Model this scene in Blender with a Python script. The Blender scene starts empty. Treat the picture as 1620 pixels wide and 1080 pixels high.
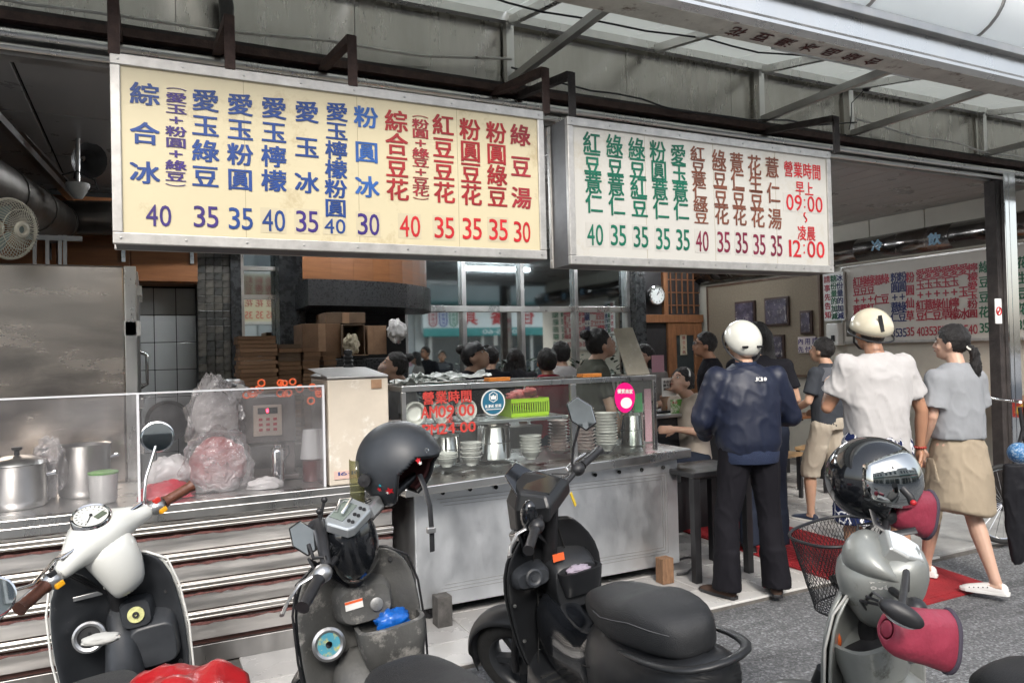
import bpy, math, random
from mathutils import Vector, Matrix, Euler, noise as mn
random.seed(7)
SC = bpy.context.scene; COL = SC.collection
PI = math.pi
# ---------------------------------------------------------------- camera
F_PX, CX, CY, EYE = 1175.0, 810.0, 540.0, 1.55
YAW, ROLL, PITCH = math.radians(26.2), math.radians(1.43), math.atan(16/1175)
_f = Vector((math.sin(YAW)*math.cos(PITCH), math.cos(YAW)*math.cos(PITCH), math.sin(PITCH)))
_r = Vector((math.cos(YAW), -math.sin(YAW), 0)); _u = _r.cross(_f)
CI = math.cos(ROLL)*_r - math.sin(ROLL)*_u; CJ = math.sin(ROLL)*_r + math.cos(ROLL)*_u
CAMP = Vector((0, 0, EYE))
cd = bpy.data.cameras.new('camera'); cam = bpy.data.objects.new('camera', cd); COL.objects.link(cam)
cd.sensor_width = 36; cd.lens = F_PX/1620*36; cd.clip_end = 500; cd.clip_start = .05
m3 = Matrix((CI, CJ, -_f)).transposed().to_4x4(); m3.translation = CAMP; cam.matrix_world = m3
SC.camera = cam
def at(x, y, X=None, Y=None, Z=None, D=None):
    """the place point seen at photo pixel x, y that lies on the plane X=, Y=, Z= or at depth D"""
    d = _f + CI*((x-CX)/F_PX) - CJ*((y-CY)/F_PX)
    if X is not None: t = X/d.x
    elif Y is not None: t = Y/d.y
    elif Z is not None: t = (Z-EYE)/d.z
    else: t = D
    return CAMP + d*t
# ---------------------------------------------------------------- light
w = bpy.data.worlds.new('World'); SC.world = w; w.use_nodes = True
nt = w.node_tree; sky = nt.nodes.new('ShaderNodeTexSky'); sky.sky_type = 'NISHITA'; sky.sun_disc = False
sky.sun_elevation = math.radians(38); sky.sun_rotation = math.radians(200); sky.dust_density = 3; sky.air_density = 1.2
bgn = nt.nodes['Background']; bgn.inputs[1].default_value = .15
hs = nt.nodes.new('ShaderNodeHueSaturation'); hs.inputs['Saturation'].default_value = .45   # thin overcast
nt.links.new(sky.outputs[0], hs.inputs['Color']); nt.links.new(hs.outputs[0], bgn.inputs[0])
sl = bpy.data.lights.new('sun', 'SUN'); sl.energy = 1.2; sl.angle = math.radians(13); sl.color = (1, .95, .88)
so = bpy.data.objects.new('sun', sl); COL.objects.link(so)
_el, _az = math.radians(38), math.radians(200)
sdir = Vector((math.sin(_az)*math.cos(_el), math.cos(_az)*math.cos(_el), math.sin(_el)))
so.rotation_euler = sdir.to_track_quat('Z', 'Y').to_euler()
SC.view_settings.view_transform = 'Standard'; SC.view_settings.look = 'None'
SC.view_settings.gamma = 1; SC.view_settings.use_curve_mapping = False
SC.view_settings.exposure = 1.15
SC.cycles.max_bounces = 7; SC.cycles.transparent_max_bounces = 12; SC.cycles.sample_clamp_indirect = 4
SC.cycles.caustics_reflective = False; SC.cycles.caustics_refractive = False
# ---------------------------------------------------------------- materials
MATS = {}
def mat(name, col, rough=.5, metal=0., var=0., vs=6., bump=0., bs=40., rv=0., spec=.5, coat=0., alpha=1., trans=0.,
        emit=0., ecol=None, stretch=(1,1,1), wear=None, sheen=0.):
    """plain procedural surface: colour with cloudy variation, fine relief and uneven gloss"""
    if name in MATS: return MATS[name]
    m = bpy.data.materials.new(name); m.use_nodes = True; t = m.node_tree; b = t.nodes['Principled BSDF']
    L = t.links.new; I = b.inputs
    I['Base Color'].default_value = (*col, 1); I['Roughness'].default_value = rough; I['Metallic'].default_value = metal
    I['Specular IOR Level'].default_value = spec; I['Coat Weight'].default_value = coat; I['Coat Roughness'].default_value = .08
    I['Alpha'].default_value = alpha; I['Transmission Weight'].default_value = trans
    if sheen: I['Sheen Weight'].default_value = sheen; I['Sheen Roughness'].default_value = .4
    if emit: I['Emission Strength'].default_value = emit; I['Emission Color'].default_value = (*(ecol or col), 1)
    if var or rv or bump or wear:
        tc = t.nodes.new('ShaderNodeTexCoord'); mp = t.nodes.new('ShaderNodeMapping'); L(tc.outputs['Object'], mp.inputs[0])
        mp.inputs['Scale'].default_value = stretch
    if var or rv:
        n = t.nodes.new('ShaderNodeTexNoise'); n.inputs['Scale'].default_value = vs; n.inputs['Detail'].default_value = 6
        n.inputs['Roughness'].default_value = .65; L(mp.outputs[0], n.inputs['Vector'])
    cur = None
    if var:
        r = t.nodes.new('ShaderNodeValToRGB'); L(n.outputs[0], r.inputs[0])
        r.color_ramp.elements[0].position = .3; r.color_ramp.elements[1].position = .72
        r.color_ramp.elements[0].color = (*[c*(1-var) for c in col], 1); r.color_ramp.elements[1].color = (*[min(1, c*(1+var*.8)) for c in col], 1)
        cur = r.outputs[0]
    if wear:   # (colour, scale, threshold): blotches of another colour
        wc, ws, wt = wear
        n2 = t.nodes.new('ShaderNodeTexNoise'); n2.inputs['Scale'].default_value = ws; n2.inputs['Detail'].default_value = 9
        n2.inputs['Roughness'].default_value = .75; L(mp.outputs[0], n2.inputs['Vector'])
        r2 = t.nodes.new('ShaderNodeValToRGB'); L(n2.outputs[0], r2.inputs[0])
        r2.color_ramp.elements[0].position = wt; r2.color_ramp.elements[1].position = min(1, wt+(.35 if metal > .9 else .1))
        mx = t.nodes.new('ShaderNodeMixRGB'); L(r2.outputs[0], mx.inputs[0]); mx.inputs[2].default_value = (*wc, 1)
        if cur: L(cur, mx.inputs[1])
        else: mx.inputs[1].default_value = (*col, 1)
        cur = mx.outputs[0]
    if cur: L(cur, I['Base Color'])
    if rv:
        mr = t.nodes.new('ShaderNodeMapRange'); L(n.outputs[0], mr.inputs[0]); mr.inputs[1].default_value = .3; mr.inputs[2].default_value = .7
        mr.inputs[3].default_value = max(.02, rough-rv); mr.inputs[4].default_value = min(1, rough+rv); L(mr.outputs[0], I['Roughness'])
    if bump:
        n3 = t.nodes.new('ShaderNodeTexNoise'); n3.inputs['Scale'].default_value = bs; n3.inputs['Detail'].default_value = 4; L(mp.outputs[0], n3.inputs['Vector'])
        bp = t.nodes.new('ShaderNodeBump'); bp.inputs['Strength'].default_value = bump; bp.inputs['Distance'].default_value = .01
        L(n3.outputs[0], bp.inputs['Height']); L(bp.outputs[0], I['Normal'])
    MATS[name] = m; return m
def steel(name, col=(.56,.55,.53), rough=.28, wave=.25, ws=3., streak=(1,1,.12), rv=.12, var=.18, tint=None):
    """brushed, slightly wavy, smeared sheet metal"""
    if name in MATS: return MATS[name]
    m = mat(name, col, rough, 1., var=var, vs=5., rv=rv, stretch=streak, wear=tint)
    t = m.node_tree; L = t.links.new; b = t.nodes['Principled BSDF']
    tc = t.nodes.new('ShaderNodeTexCoord')
    n = t.nodes.new('ShaderNodeTexNoise'); n.inputs['Scale'].default_value = ws; n.inputs['Detail'].default_value = 2; L(tc.outputs['Object'], n.inputs['Vector'])
    bp = t.nodes.new('ShaderNodeBump'); bp.inputs['Strength'].default_value = wave; bp.inputs['Distance'].default_value = .05; L(n.outputs[0], bp.inputs['Height'])
    mp = t.nodes.new('ShaderNodeMapping'); mp.inputs['Scale'].default_value = (3, 3, 260); L(tc.outputs['Object'], mp.inputs[0])
    n2 = t.nodes.new('ShaderNodeTexNoise'); n2.inputs['Scale'].default_value = 3; n2.inputs['Detail'].default_value = 3; L(mp.outputs[0], n2.inputs['Vector'])
    b2 = t.nodes.new('ShaderNodeBump'); b2.inputs['Strength'].default_value = .04; b2.inputs['Distance'].default_value = .002
    L(n2.outputs[0], b2.inputs['Height']); L(bp.outputs[0], b2.inputs['Normal']); L(b2.outputs[0], b.inputs['Normal'])
    return m
STEEL = steel('brushed_steel', (.66,.65,.63), .3, .15, 3., (1,1,.3), .08, .07); STEELD = steel('dull_steel', (.45,.44,.43), .38, .4, 2.2)
STEELW = steel('smeared_steel', (.76,.67,.59), .24, .5, 1.1, (.3,1,1), .08, .08)
CHROME = mat('chrome', (.8,.8,.8), .08, 1., rv=.05, vs=20)
DARKM = mat('rusty_beam_paint', (.05,.042,.04), .6, .3, var=.5, vs=9, wear=((.11,.065,.05), 14, .62), bump=.3, bs=60)
RUST = mat('rust_brown', (.075,.045,.038), .7, .2, var=.4, vs=20, bump=.3, bs=90)
BLACKP = mat('black_plastic', (.018,.018,.02), .42, 0, var=.3, vs=12, rv=.12)
WHITEP = mat('white_plastic', (.75,.75,.72), .35, 0, var=.06, vs=9, rv=.1)
ALU = mat('sign_aluminium', (.52,.505,.48), .38, .55, var=.2, vs=14, wear=((.42,.37,.3), 9, .66))
# ---------------------------------------------------------------- mesh helpers
class MB:
    def __init__(s): s.v = []; s.f = []; s.mi = []; s.cur = 0
    def add(s, vs, fs):
        o = len(s.v); s.v += [tuple(v) for v in vs]; s.f += [tuple(i+o for i in f) for f in fs]; s.mi += [s.cur]*len(fs); return s
    def b(s, x0, x1, y0, y1, z0, z1, T=None):
        vs = [Vector((x, y, z)) for z in (z0, z1) for y in (y0, y1) for x in (x0, x1)]
        if T: vs = [T @ v for v in vs]
        return s.add(vs, [(0,2,3,1), (4,5,7,6), (0,1,5,4), (2,6,7,3), (0,4,6,2), (1,3,7,5)])
    def bar(s, a, c, w, h=None, up=(0,0,1)):
        """rectangular bar from a to c"""
        a = Vector(a); c = Vector(c); h = h or w; d = (c-a).normalized(); u = Vector(up)
        if abs(d.dot(u)) > .95: u = Vector((0,1,0))
        r = d.cross(u).normalized(); u = r.cross(d)
        vs = [p + r*sx*w/2 + u*sz*h/2 for p in (a, c) for sz in (-1, 1) for sx in (-1, 1)]
        return s.add(vs, [(0,1,3,2), (4,6,7,5), (0,4,5,1), (2,3,7,6), (0,2,6,4), (1,5,7,3)])
    def loft(s, rings, cap=True, closed=True):
        n = len(rings[0]); vs = [p for r in rings for p in r]; fs = []
        for i in range(len(rings)-1):
            for j in range(n if closed else n-1):
                k = (j+1) % n; fs.append((i*n+j, i*n+k, (i+1)*n+k, (i+1)*n+j))
        if cap and closed: fs.append(tuple(range(n))[::-1]); fs.append(tuple((len(rings)-1)*n+j for j in range(n)))
        return s.add(vs, fs)
    def tube(s, path, r, n=8, cap=True, flat=1.):
        P = [Vector(p) for p in path]; R = r if isinstance(r, (list, tuple)) else [r]*len(P)
        up = None; rings = []
        for i, p in enumerate(P):
            d = (P[min(i+1, len(P)-1)] - P[max(i-1, 0)]).normalized()
            if up is None:
                up = Vector((0,0,1)) if abs(d.z) < .9 else Vector((0,1,0))
            x = d.cross(up).normalized(); up = x.cross(d).normalized()
            rings.append([p + x*math.cos(2*PI*j/n)*R[i] + up*math.sin(2*PI*j/n)*R[i]*flat for j in range(n)])
        return s.loft(rings, cap)
    def lathe(s, prof, n=24, c=(0,0,0), T=None, cap=False):
        c = Vector(c); rings = []
        for r, z in prof:
            ring = [Vector((r*math.cos(2*PI*j/n), r*math.sin(2*PI*j/n), z)) for j in range(n)]
            rings.append([(T @ p if T else p) + c for p in ring])
        return s.loft(rings, cap)
    def ell(s, c, r, n=16, m=10, T=None):
        c = Vector(c); r = Vector(r) if not isinstance(r, (int, float)) else Vector((r, r, r)); rings = []
        for i in range(m+1):
            a = -PI/2 + PI*i/m; cr = max(math.cos(a), .02)
            ring = [Vector((r.x*cr*math.cos(2*PI*j/n), r.y*cr*math.sin(2*PI*j/n), r.z*math.sin(a))) for j in range(n)]
            rings.append([(T @ p if T else p) + c for p in ring])
        return s.loft(rings)
    def o(s, name, mats, parent=None, smooth=False, bevel=0., sub=0, world=True, solid=0., bseg=2):
        me = bpy.data.meshes.new(name); me.from_pydata(s.v, [], s.f)
        for m in (mats if isinstance(mats, (list, tuple)) else [mats]): me.materials.append(m)
        if s.cur or any(s.mi): me.polygons.foreach_set('material_index', s.mi)
        if smooth: me.polygons.foreach_set('use_smooth', [True]*len(s.f))
        ob = bpy.data.objects.new(name, me); return fin(ob, parent, world, smooth, bevel, sub, solid, bseg)
WM = {}
def fin(ob, parent, world=True, smooth=False, bevel=0., sub=0, solid=0., bseg=2):
    COL.objects.link(ob); WM[ob.name] = Matrix.Identity(4)
    if parent is not None:
        ob.parent = parent
        pm = WM.get(parent.name, Matrix.Identity(4))
        if world: ob.matrix_parent_inverse = pm.inverted()
        else: WM[ob.name] = pm.copy()
    if solid:
        k = ob.modifiers.new('thick', 'SOLIDIFY'); k.thickness = solid; k.offset = 0
    if bevel:
        k = ob.modifiers.new('bevel', 'BEVEL'); k.width = bevel; k.segments = bseg; k.limit_method = 'ANGLE'; k.angle_limit = math.radians(40)
        if smooth: k.harden_normals = False
    if sub:
        k = ob.modifiers.new('sub', 'SUBSURF'); k.levels = sub; k.render_levels = sub
    if smooth and not sub:
        try: ob.data.set_sharp_from_angle(angle=math.radians(50))
        except Exception: pass
    return ob
def thing(name, label, cat, loc=(0,0,0), rz=0., group=None, kind=None, rot=None):
    e = bpy.data.objects.new(name, None); COL.objects.link(e); e.empty_display_size = .1
    e.location = loc; e.rotation_euler = rot if rot else (0, 0, rz)
    WM[e.name] = Matrix.LocRotScale(Vector(loc), Euler(e.rotation_euler), None)
    return tag(e, label, cat, group, kind)
def tag(o, label=None, cat=None, group=None, kind=None):
    if label: o['label'] = label
    if cat: o['category'] = cat
    if group: o['group'] = group
    if kind: o['kind'] = kind
    return o
def struct(o): o['kind'] = 'structure'; return o
def dup(r, loc=None, rz=None, label=None, group=None, rot=None, scale=None):
    def rec(o, par):
        c = o.copy(); COL.objects.link(c); c.parent = par
        for ch in o.children: rec(ch, c)
        return c
    c = rec(r, None)
    if loc is not None: c.location = loc
    if rz is not None: c.rotation_euler = (0, 0, rz)
    if rot is not None: c.rotation_euler = rot
    if scale is not None: c.scale = scale
    if label: c['label'] = label
    if group: c['group'] = group
    return c
def clone(o, parent, loc, rot=None, scale=None, mat_=None):
    """a copy of one alike piece (shares its mesh)"""
    c = o.copy(); COL.objects.link(c); c.parent = parent; c.location = loc
    if rot is not None: c.rotation_euler = rot
    if scale is not None: c.scale = scale
    return c
# ---------------------------------------------------------------- lettering
GC = {}
def glyph(ch, bold=.018):
    k = (ch, bold)
    if k in GC: return GC[k]
    cu = bpy.data.curves.new('glyph', 'FONT'); cu.body = ch; cu.resolution_u = 3; cu.offset = bold
    o = bpy.data.objects.new('glyph', cu); COL.objects.link(o)
    me = bpy.data.meshes.new_from_object(o.evaluated_get(bpy.context.evaluated_depsgraph_get()))
    vs = [v.co.copy() for v in me.vertices]; fs = [tuple(p.vertices) for p in me.polygons]
    bpy.data.objects.remove(o); bpy.data.meshes.remove(me); bpy.data.curves.remove(cu)
    GC[k] = (vs, fs); return GC[k]
def put_char(mb, ch, c, ux, uy, w, h, bold=.018, fit=False):
    """one character centred at c, w by h, along the unit vectors ux (reading) and uy (up)"""
    if ch == ' ': return
    vs, fs = glyph(ch, 0.)
    if not vs: return
    dep = ux.cross(uy); sh = bold*.8
    if bold > .012 and len(vs) > 0:
        offs = [(-sh, -sh*.6), (sh, -sh*.6), (-sh, sh*.6), (sh, sh*.6)]
    else: offs = [(0, 0)]
    if fit:
        xs = [v.x for v in vs]; ys = [v.y for v in vs]; x0, x1, y0, y1 = min(xs), max(xs), min(ys), max(ys)
    else: x0, x1, y0, y1 = 0, 1, -.12, .88
    for q, (ox, oy) in enumerate(offs):
        mb.add([c + ux*(((v.x-x0)/(x1-x0)-.5+ox)*w) + uy*(((v.y-y0)/(y1-y0)-.5+oy)*h) + dep*(q*.0003) for v in vs], fs)
def put_word(mb, s, c, ux, uy, w, h, bold=.018, gap=.12):
    """latin letters or digits in a row filling w by h"""
    n = len(s); cw = w/(n + gap*(n-1))
    ws = [.3 if ch == '1' else (.45 if ch in ':.Iil!~-' else 1) for ch in s]; tot = sum(ws) + gap*(n-1); cw = w/tot; x = -w/2
    for ch, k in zip(s, ws):
        if ch == ':':
            for dz in (-.22, .22): put_char(mb, '.', c + ux*(x + cw*k/2) + uy*h*dz, ux, uy, h*.13, h*.13, .0, True)
        elif ch == '-': put_char(mb, '-', c + ux*(x + cw*k/2), ux, uy, cw*k*.9, h*.12, bold, True)
        elif ch != ' ': put_char(mb, ch, c + ux*(x + cw*k/2), ux, uy, cw*k, h, bold if ch != '1' else 0., True)
        x += cw*(k + gap)
# ================================================================ SETTING
# road
m_asph = mat('asphalt', (.19,.195,.20), .8, var=.35, vs=3, wear=((.42,.43,.44), 60, .55), bump=.9, bs=170, rv=.1)
g = MB()
_t = m_asph.node_tree; _N = _t.nodes.new; _L = _t.links.new; _b = _t.nodes['Principled BSDF']; _src = _b.inputs['Base Color'].links[0].from_socket
_tc = _N('ShaderNodeTexCoord'); _mp = _N('ShaderNodeMapping'); _mp.inputs['Scale'].default_value = (.25, 2.6, 1); _mp.inputs['Rotation'].default_value = (0, 0, .12); _L(_tc.outputs['Object'], _mp.inputs[0])
_n = _N('ShaderNodeTexNoise'); _n.inputs['Scale'].default_value = 1.6; _n.inputs['Detail'].default_value = 5; _L(_mp.outputs[0], _n.inputs['Vector'])
_r = _N('ShaderNodeValToRGB'); _L(_n.outputs[0], _r.inputs[0]); _r.color_ramp.elements[0].position = .36; _r.color_ramp.elements[0].color = (.45,.45,.46,1); _r.color_ramp.elements[1].position = .5; _r.color_ramp.elements[1].color = (1,1,1,1)
_v = _N('ShaderNodeTexVoronoi'); _v.inputs['Scale'].default_value = 95; _L(_tc.outputs['Object'], _v.inputs['Vector'])
_sv = _N('ShaderNodeSeparateColor'); _L(_v.outputs['Color'], _sv.inputs[0]); _rv = _N('ShaderNodeValToRGB'); _L(_sv.outputs[0], _rv.inputs[0])
for _p, _c in ((0, .05), (.35, .12), (.7, .2), (.9, .34), (1, .5)):
    _e = _rv.color_ramp.elements.new(_p) if 0 < _p < 1 else _rv.color_ramp.elements[-1 if _p else 0]; _e.position = _p; _e.color = (_c, _c*1.01, _c*1.03, 1)
_mv = _N('ShaderNodeMixRGB'); _mv.inputs[0].default_value = .55; _L(_src, _mv.inputs[1]); _L(_rv.outputs[0], _mv.inputs[2]); _src = _mv.outputs[0]
_m = _N('ShaderNodeMixRGB'); _m.blend_type = 'MULTIPLY'; _m.inputs[0].default_value = .8; _L(_src, _m.inputs[1]); _L(_r.outputs[0], _m.inputs[2]); _L(_m.outputs[0], _b.inputs['Base Color'])
g.add([(-60,-40,-.03),(80,-40,-.03),(80,60,-.03),(-60,60,-.03)], [(0,1,2,3)])
struct(g.o('road', m_asph))
# tiled platform of the shop
m_grout = mat('tile_grout', (.12,.11,.1), .9, var=.3, vs=20)
m_tile = mat('glazed_floor_tile', (.44,.43,.42), .25, var=.14, vs=2.2, rv=.12, wear=((.3,.28,.26), 7, .62))
m_tileb = mat('front_floor_tile', (.58,.57,.55), .25, var=.1, vs=2, rv=.1, wear=((.4,.37,.34), 9, .68))
m_conc = mat('concrete_apron', (.34,.34,.33), .75, var=.25, vs=5, wear=((.2,.2,.2), 22, .6), bump=.3, bs=80)
g = MB(); g.b(-1.9, 8.6, 3.47, 9.6, -.4, -.012); floor = struct(g.o('floor', m_grout))
tm = None; T = .392
g = MB(); g.b(-.194, .194, -.194, .194, -.02, .0); tm = g.o('tile', m_tile, floor, bevel=.004)
tm.location = (1.2, 3.97, 0)
y0 = 3.475
for j in range(9):
    for i in range(18):
        x = .6 + .392*i; y = 3.97 + .392*j
        if (i, j) == (0, 0): tm.location = (x, y, 0); continue
        clone(tm, floor, (x, y, random.uniform(-.0015, .001)), rot=(0,0,random.choice((0, PI/2, PI, -PI/2))))
g = MB(); g.b(-.194, .194, -.145, .145, -.02, .0); t2 = g.o('tile', m_tileb, floor, bevel=.004); t2.location = (.6, 3.622, 0)
for i in range(1, 12): clone(t2, floor, (.6 + .392*i, 3.622, random.uniform(-.001, .001)))
g = MB(); g.b(4.95, 12, 3.5, 4.3, -.3, .012); struct(g.o('apron', m_conc, bevel=.01))
# kitchen floor past the tile pieces keeps the plain slab
# red ribbed mat
m_mat = mat('red_rubber_mat', (.30,.012,.018), .75, var=.3, vs=5, wear=((.14,.01,.012), 12, .66), bump=.6, bs=120)
g = MB(); x0, x1 = 3.98, 4.83
g.b(x0, x1, 2.93, 3.46, .002, .013); g.b(x0, x1, 3.4601, 6.6, .002, .013)
k = 0; y = 2.97
while y < 6.55: g.b(x0+.02, x1-.02, y, y+.016, .013, .018); y += .034
g.v = [(v[0]+(v[1]-2.93)*.02, v[1], v[2] if v[1] > 3.46 else v[2]-.03*min(1,(3.46-v[1])/.25)) for v in g.v]
tag(g.o('floor_mat', m_mat), 'red ribbed rubber mat running out of the shop entrance onto the road', 'mat')
# ---------------------------------------------------------------- shop shell
m_cream = mat('cream_wall', (.55,.52,.45), .7, var=.12, vs=2, wear=((.35,.32,.27), 5, .68), bump=.1)
m_ceil = mat('ceiling_panel', (.42,.41,.40), .35, var=.12, vs=3, rv=.15)
m_joint = mat('dark_joint', (.02,.02,.02), .8)
m_lino = mat('grey_wall_board', (.18,.18,.19), .5, var=.25, vs=3)
g = MB(); g.b(8.0, 8.2, 4.0, 9.5, -.1, 3.4); rw = struct(g.o('wall_right', m_cream))
g = MB(); g.b(-1.9, 8.2, 9.4, 9.6, -.1, 3.4); bw = struct(g.o('wall_back', mat('dark_back_wall', (.10,.095,.09), .6, var=.3)))
g = MB(); g.b(-1.95, -1.75, 3.6, 9.5, -.1, 3.4); struct(g.o('wall_left', m_lino))
g = MB(); g.b(-1.9, 8.2, 4.24, 9.5, 3.08, 3.3); ceil = struct(g.o('ceiling', m_joint))
# right hand wall: large cream slabs above the duct
y = 4.05
while y < 9.3:
    g = MB(); g.b(7.97, 8.0, y, min(y+.71, 9.38), 2.6, 3.06); g.o('wall_panel', m_cream, rw, bevel=.004); y += .72
# ceiling strips in the dining room, big panels over the kitchen
for i in range(17):
    g = MB(); x = 3.9 + .25*i; g.b(x+.004, x+.246, 4.25, 9.38, 3.05, 3.085); g.o('ceiling_strip', m_ceil, ceil, bevel=.003)
for i in range(5):
    for j in range(5):
        g = MB(); x = -1.7 + 1.12*i; y = 4.2 + 1.04*j; g.b(x+.008, x+1.112, y+.008, y+1.032, 3.055, 3.085); g.o('ceiling_panel', m_ceil, ceil, bevel=.003)
# ---------------------------------------------------------------- street across the road (seen in mirrors and steel)
m_fac = mat('pale_render_wall', (.6,.59,.56), .8, var=.15, vs=1.2, wear=((.3,.29,.27), 2.5, .62))
m_fac2 = mat('grey_tiled_facade', (.42,.42,.41), .6, var=.2, vs=2)
m_teal = mat('teal_sign_paint', (.06,.30,.28), .45, var=.15)
m_glassd = mat('dark_window_glass', (.03,.04,.045), .06, spec=.8)
m_red = mat('red_lettering', (.55,.015,.02), .45, var=.12, vs=40); m_white = mat('white_sign_face', (.85,.87,.85), .4, var=.06)
def far_house(x0, x1, h, m, lab, wins, ybase=-8.6):
    t = thing('building', lab, 'building', ((x0+x1)/2, ybase-3, 0))
    g = MB(); g.b(x0+.02, x1-.02, ybase-6, ybase, -.05, h); g.o('wall', m, t)
    g = MB(); g.b(x0+.02, x1-.02, ybase, ybase+1.0, 3.42, 3.5); g.o('awning', m_teal if wins % 2 else m_fac, t)
    n = int((x1-x0)/1.9)
    for r in range(wins):
        for i in range(n):
            xx = x0 + .5 + (x1-x0-1)*(i+.15)/n; z = 4.3 + r*2.9
            g = MB(); g.b(xx, xx+1.15, ybase, ybase+.05, z, z+1.4); f = g.o('window', ALU, t)
            g = MB(); g.b(xx+.06, xx+1.09, ybase+.05, ybase+.06, z+.06, z+1.34); g.o('pane', m_glassd, f)
    g = MB(); g.b(x0+.4, x1-.4, ybase, ybase+.04, .1, 2.4); g.o('shopfront', m_glassd, t)
    for i in range(4):
        xx = x0 + .6 + (x1-x0-1.2)*i/3; g = MB(); g.b(xx-.06, xx+.06, ybase+.04, ybase+.1, .1, 2.42); g.o('mullion', ALU, t)
    return t
far_house(-12, -4, 7.2, m_fac2, 'grey tiled building far left across the street with a teal awning', 1)
far_house(-4, 3, 6.4, m_fac, 'pale rendered house straight across the street with two window rows', 2)
far_house(3, 9.2, 7.0, m_fac2, 'grey tiled building across the street beside the tableware shop', 1)
far_house(9.2, 17, 5.9, m_fac, 'pale tableware shop across the street under a long red lettered sign', 1)
far_house(17, 26, 7.5, m_fac2, 'tall grey tiled building at the far end across the street', 1)
t = thing('shop_sign', 'long white shop sign with red characters across the street, seen mirrored in the glass', 'sign', (12.8, -8.4, 2.7))
g = MB(); g.b(9.4, 16.4, -8.35, -8.15, 2.35, 3.35); g.o('sign_box', m_white, t)
g = MB(); g.b(9.4, 16.4, -8.145, -8.13, 2.2, 2.52); g.o('lower_band', m_teal, t)
LX = Vector((-1, 0, 0)); UZ = Vector((0, 0, 1))
g = MB()
for i, ch in enumerate('佳餐具'): put_char(g, ch, Vector((13.8-1.25*i, -8.12, 2.95)), LX, UZ, .72, .68, .03)
g.o('lettering', m_red, t)
g = MB(); c = Vector((15.5, -8.12, 2.95)); pts = []
for k in range(28):
    r = (.62 if k % 2 else .42)*(1 if k % 4 else 1.15); a = 2*PI*k/28; pts.append(c + LX*r*1.25*math.cos(a) + UZ*r*.62*math.sin(a))
g.add(pts, [tuple(range(28))]); g.o('starburst', m_red, t)
g = MB()
for k, colr in enumerate(((.45,.02,.03), (.02,.25,.12), (.04,.08,.4), (.45,.02,.03))):
    g = MB(); cx = 11.05 - .42*k
    ring = [Vector((cx + .15*math.cos(a), -8.12, 2.95 + (.22 if math.sin(a) > 0 else -.22) + .15*math.sin(a))) for a in [2*PI*q/20 for q in range(20)]]
    g.tube(ring + [ring[0]], .022, 5); 
    for q in range(4): put_char(g, '磁碗盤杯'[q], Vector((cx, -8.11, 3.18-.16*q)), LX, UZ, .15, .14, .02)
    g.o('oval_badge', mat('badge_%d' % k, colr, .5), t)
g = MB(); put_word(g, '0055-60', Vector((12.6, -8.12, 2.36)), LX, UZ, 1.5, .17); g.o('lettering', m_white, t)
# ---------------------------------------------------------------- upper storey of this building
m_corr = mat('corrugated_pale_sheet', (.60,.66,.68), .45, .2, var=.1, vs=3)
t = thing('upper_storey', 'pale corrugated upper storey above the white awning at top right', 'building', (8, 4.3, 3.7))
g = MB()
x = -2.0; prof = []
while x < 16: prof += [(x, 0), (x+.03, .03), (x+.13, .03), (x+.16, 0)]; x += .2
g.add([(a, 4.4-b, z) for z in (3.66, 9.5) for a, b in prof], [(i, i+1, i+1+len(prof), i+len(prof)) for i in range(len(prof)-1)])
g.o('wall', m_corr, t)
p0 = at(1432, 70, Y=4.3); p1 = at(1585, -40, Y=4.3)
g = MB(); g.b(p0.x, p1.x, 4.26, 4.36, p0.z-.5, p1.z+.5); wf = g.o('window', m_glassd, t)
g = MB()
for k in range(9): xx = p0.x + (p1.x-p0.x)*k/8; g.bar((xx, 4.2, p0.z-.5), (xx, 4.2, p1.z+.5), .02)
g.bar((p0.x, 4.2, p0.z+.25), (p1.x, 4.2, p0.z+.25), .03); g.bar((p0.x-.05, 4.2, p0.z-.5), (p1.x+.05, 4.2, p0.z-.5), .06); g.o('grille', STEEL, wf)
for xx, nm in ((p1.x+.35, 'downpipe'), (p1.x-3.2, 'downpipe')):
    g = MB(); g.tube([(xx, 4.28, 3.7), (xx, 4.28, 9)], .05, 10); g.o(nm, m_corr, t, smooth=True)
# neighbouring shop to the right
t = thing('neighbour_shop', 'closed grey shuttered shop to the right of the steel post', 'building', (12, 4.6, 0))
g = MB(); g.b(8.25, 20, 4.6, 9.5, -.05, 3.64); g.o('wall', m_fac2, t)
for k in range(14): g = MB(); g.b(8.6, 12.4, 4.55, 4.59, .05+.19*k, .225+.19*k); g.o('shutter_slat', STEELD, t, bevel=.006)
g = MB(); g.b(8.5, 12.5, 4.5, 4.59, 2.75, 3.05); g.o('shutter_box', STEELD, t)
# ---------------------------------------------------------------- canopy: beam, steel fascia wall, roof sheets, gutter
cn = thing('canopy', 'stainless steel canopy on triangular brackets over the shop front', 'canopy', (4, 3.5, 3.1))
m_panel = steel('canopy_panel_steel', (.46,.44,.405), .25, .5, 1.0, (1,1,.2), tint=((.31,.29,.26), 2.4, .5))
m_roof = mat('translucent_roof_sheet', (.62,.64,.63), .4, 0, var=.1, vs=2, trans=.0, wear=((.4,.4,.38), 5, .68))
m_roof.node_tree.nodes['Principled BSDF'].inputs['Alpha'].default_value = 1
_t = m_roof.node_tree; _tr = _t.nodes.new('ShaderNodeBsdfTranslucent'); _tr.inputs[0].default_value = (.75,.77,.75,1)
_mx = _t.nodes.new('ShaderNodeMixShader'); _mx.inputs[0].default_value = .5
_t.links.new(_t.nodes['Principled BSDF'].outputs[0], _mx.inputs[1]); _t.links.new(_tr.outputs[0], _mx.inputs[2]); _t.links.new(_mx.outputs[0], _t.nodes['Material Output'].inputs[0])
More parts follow.
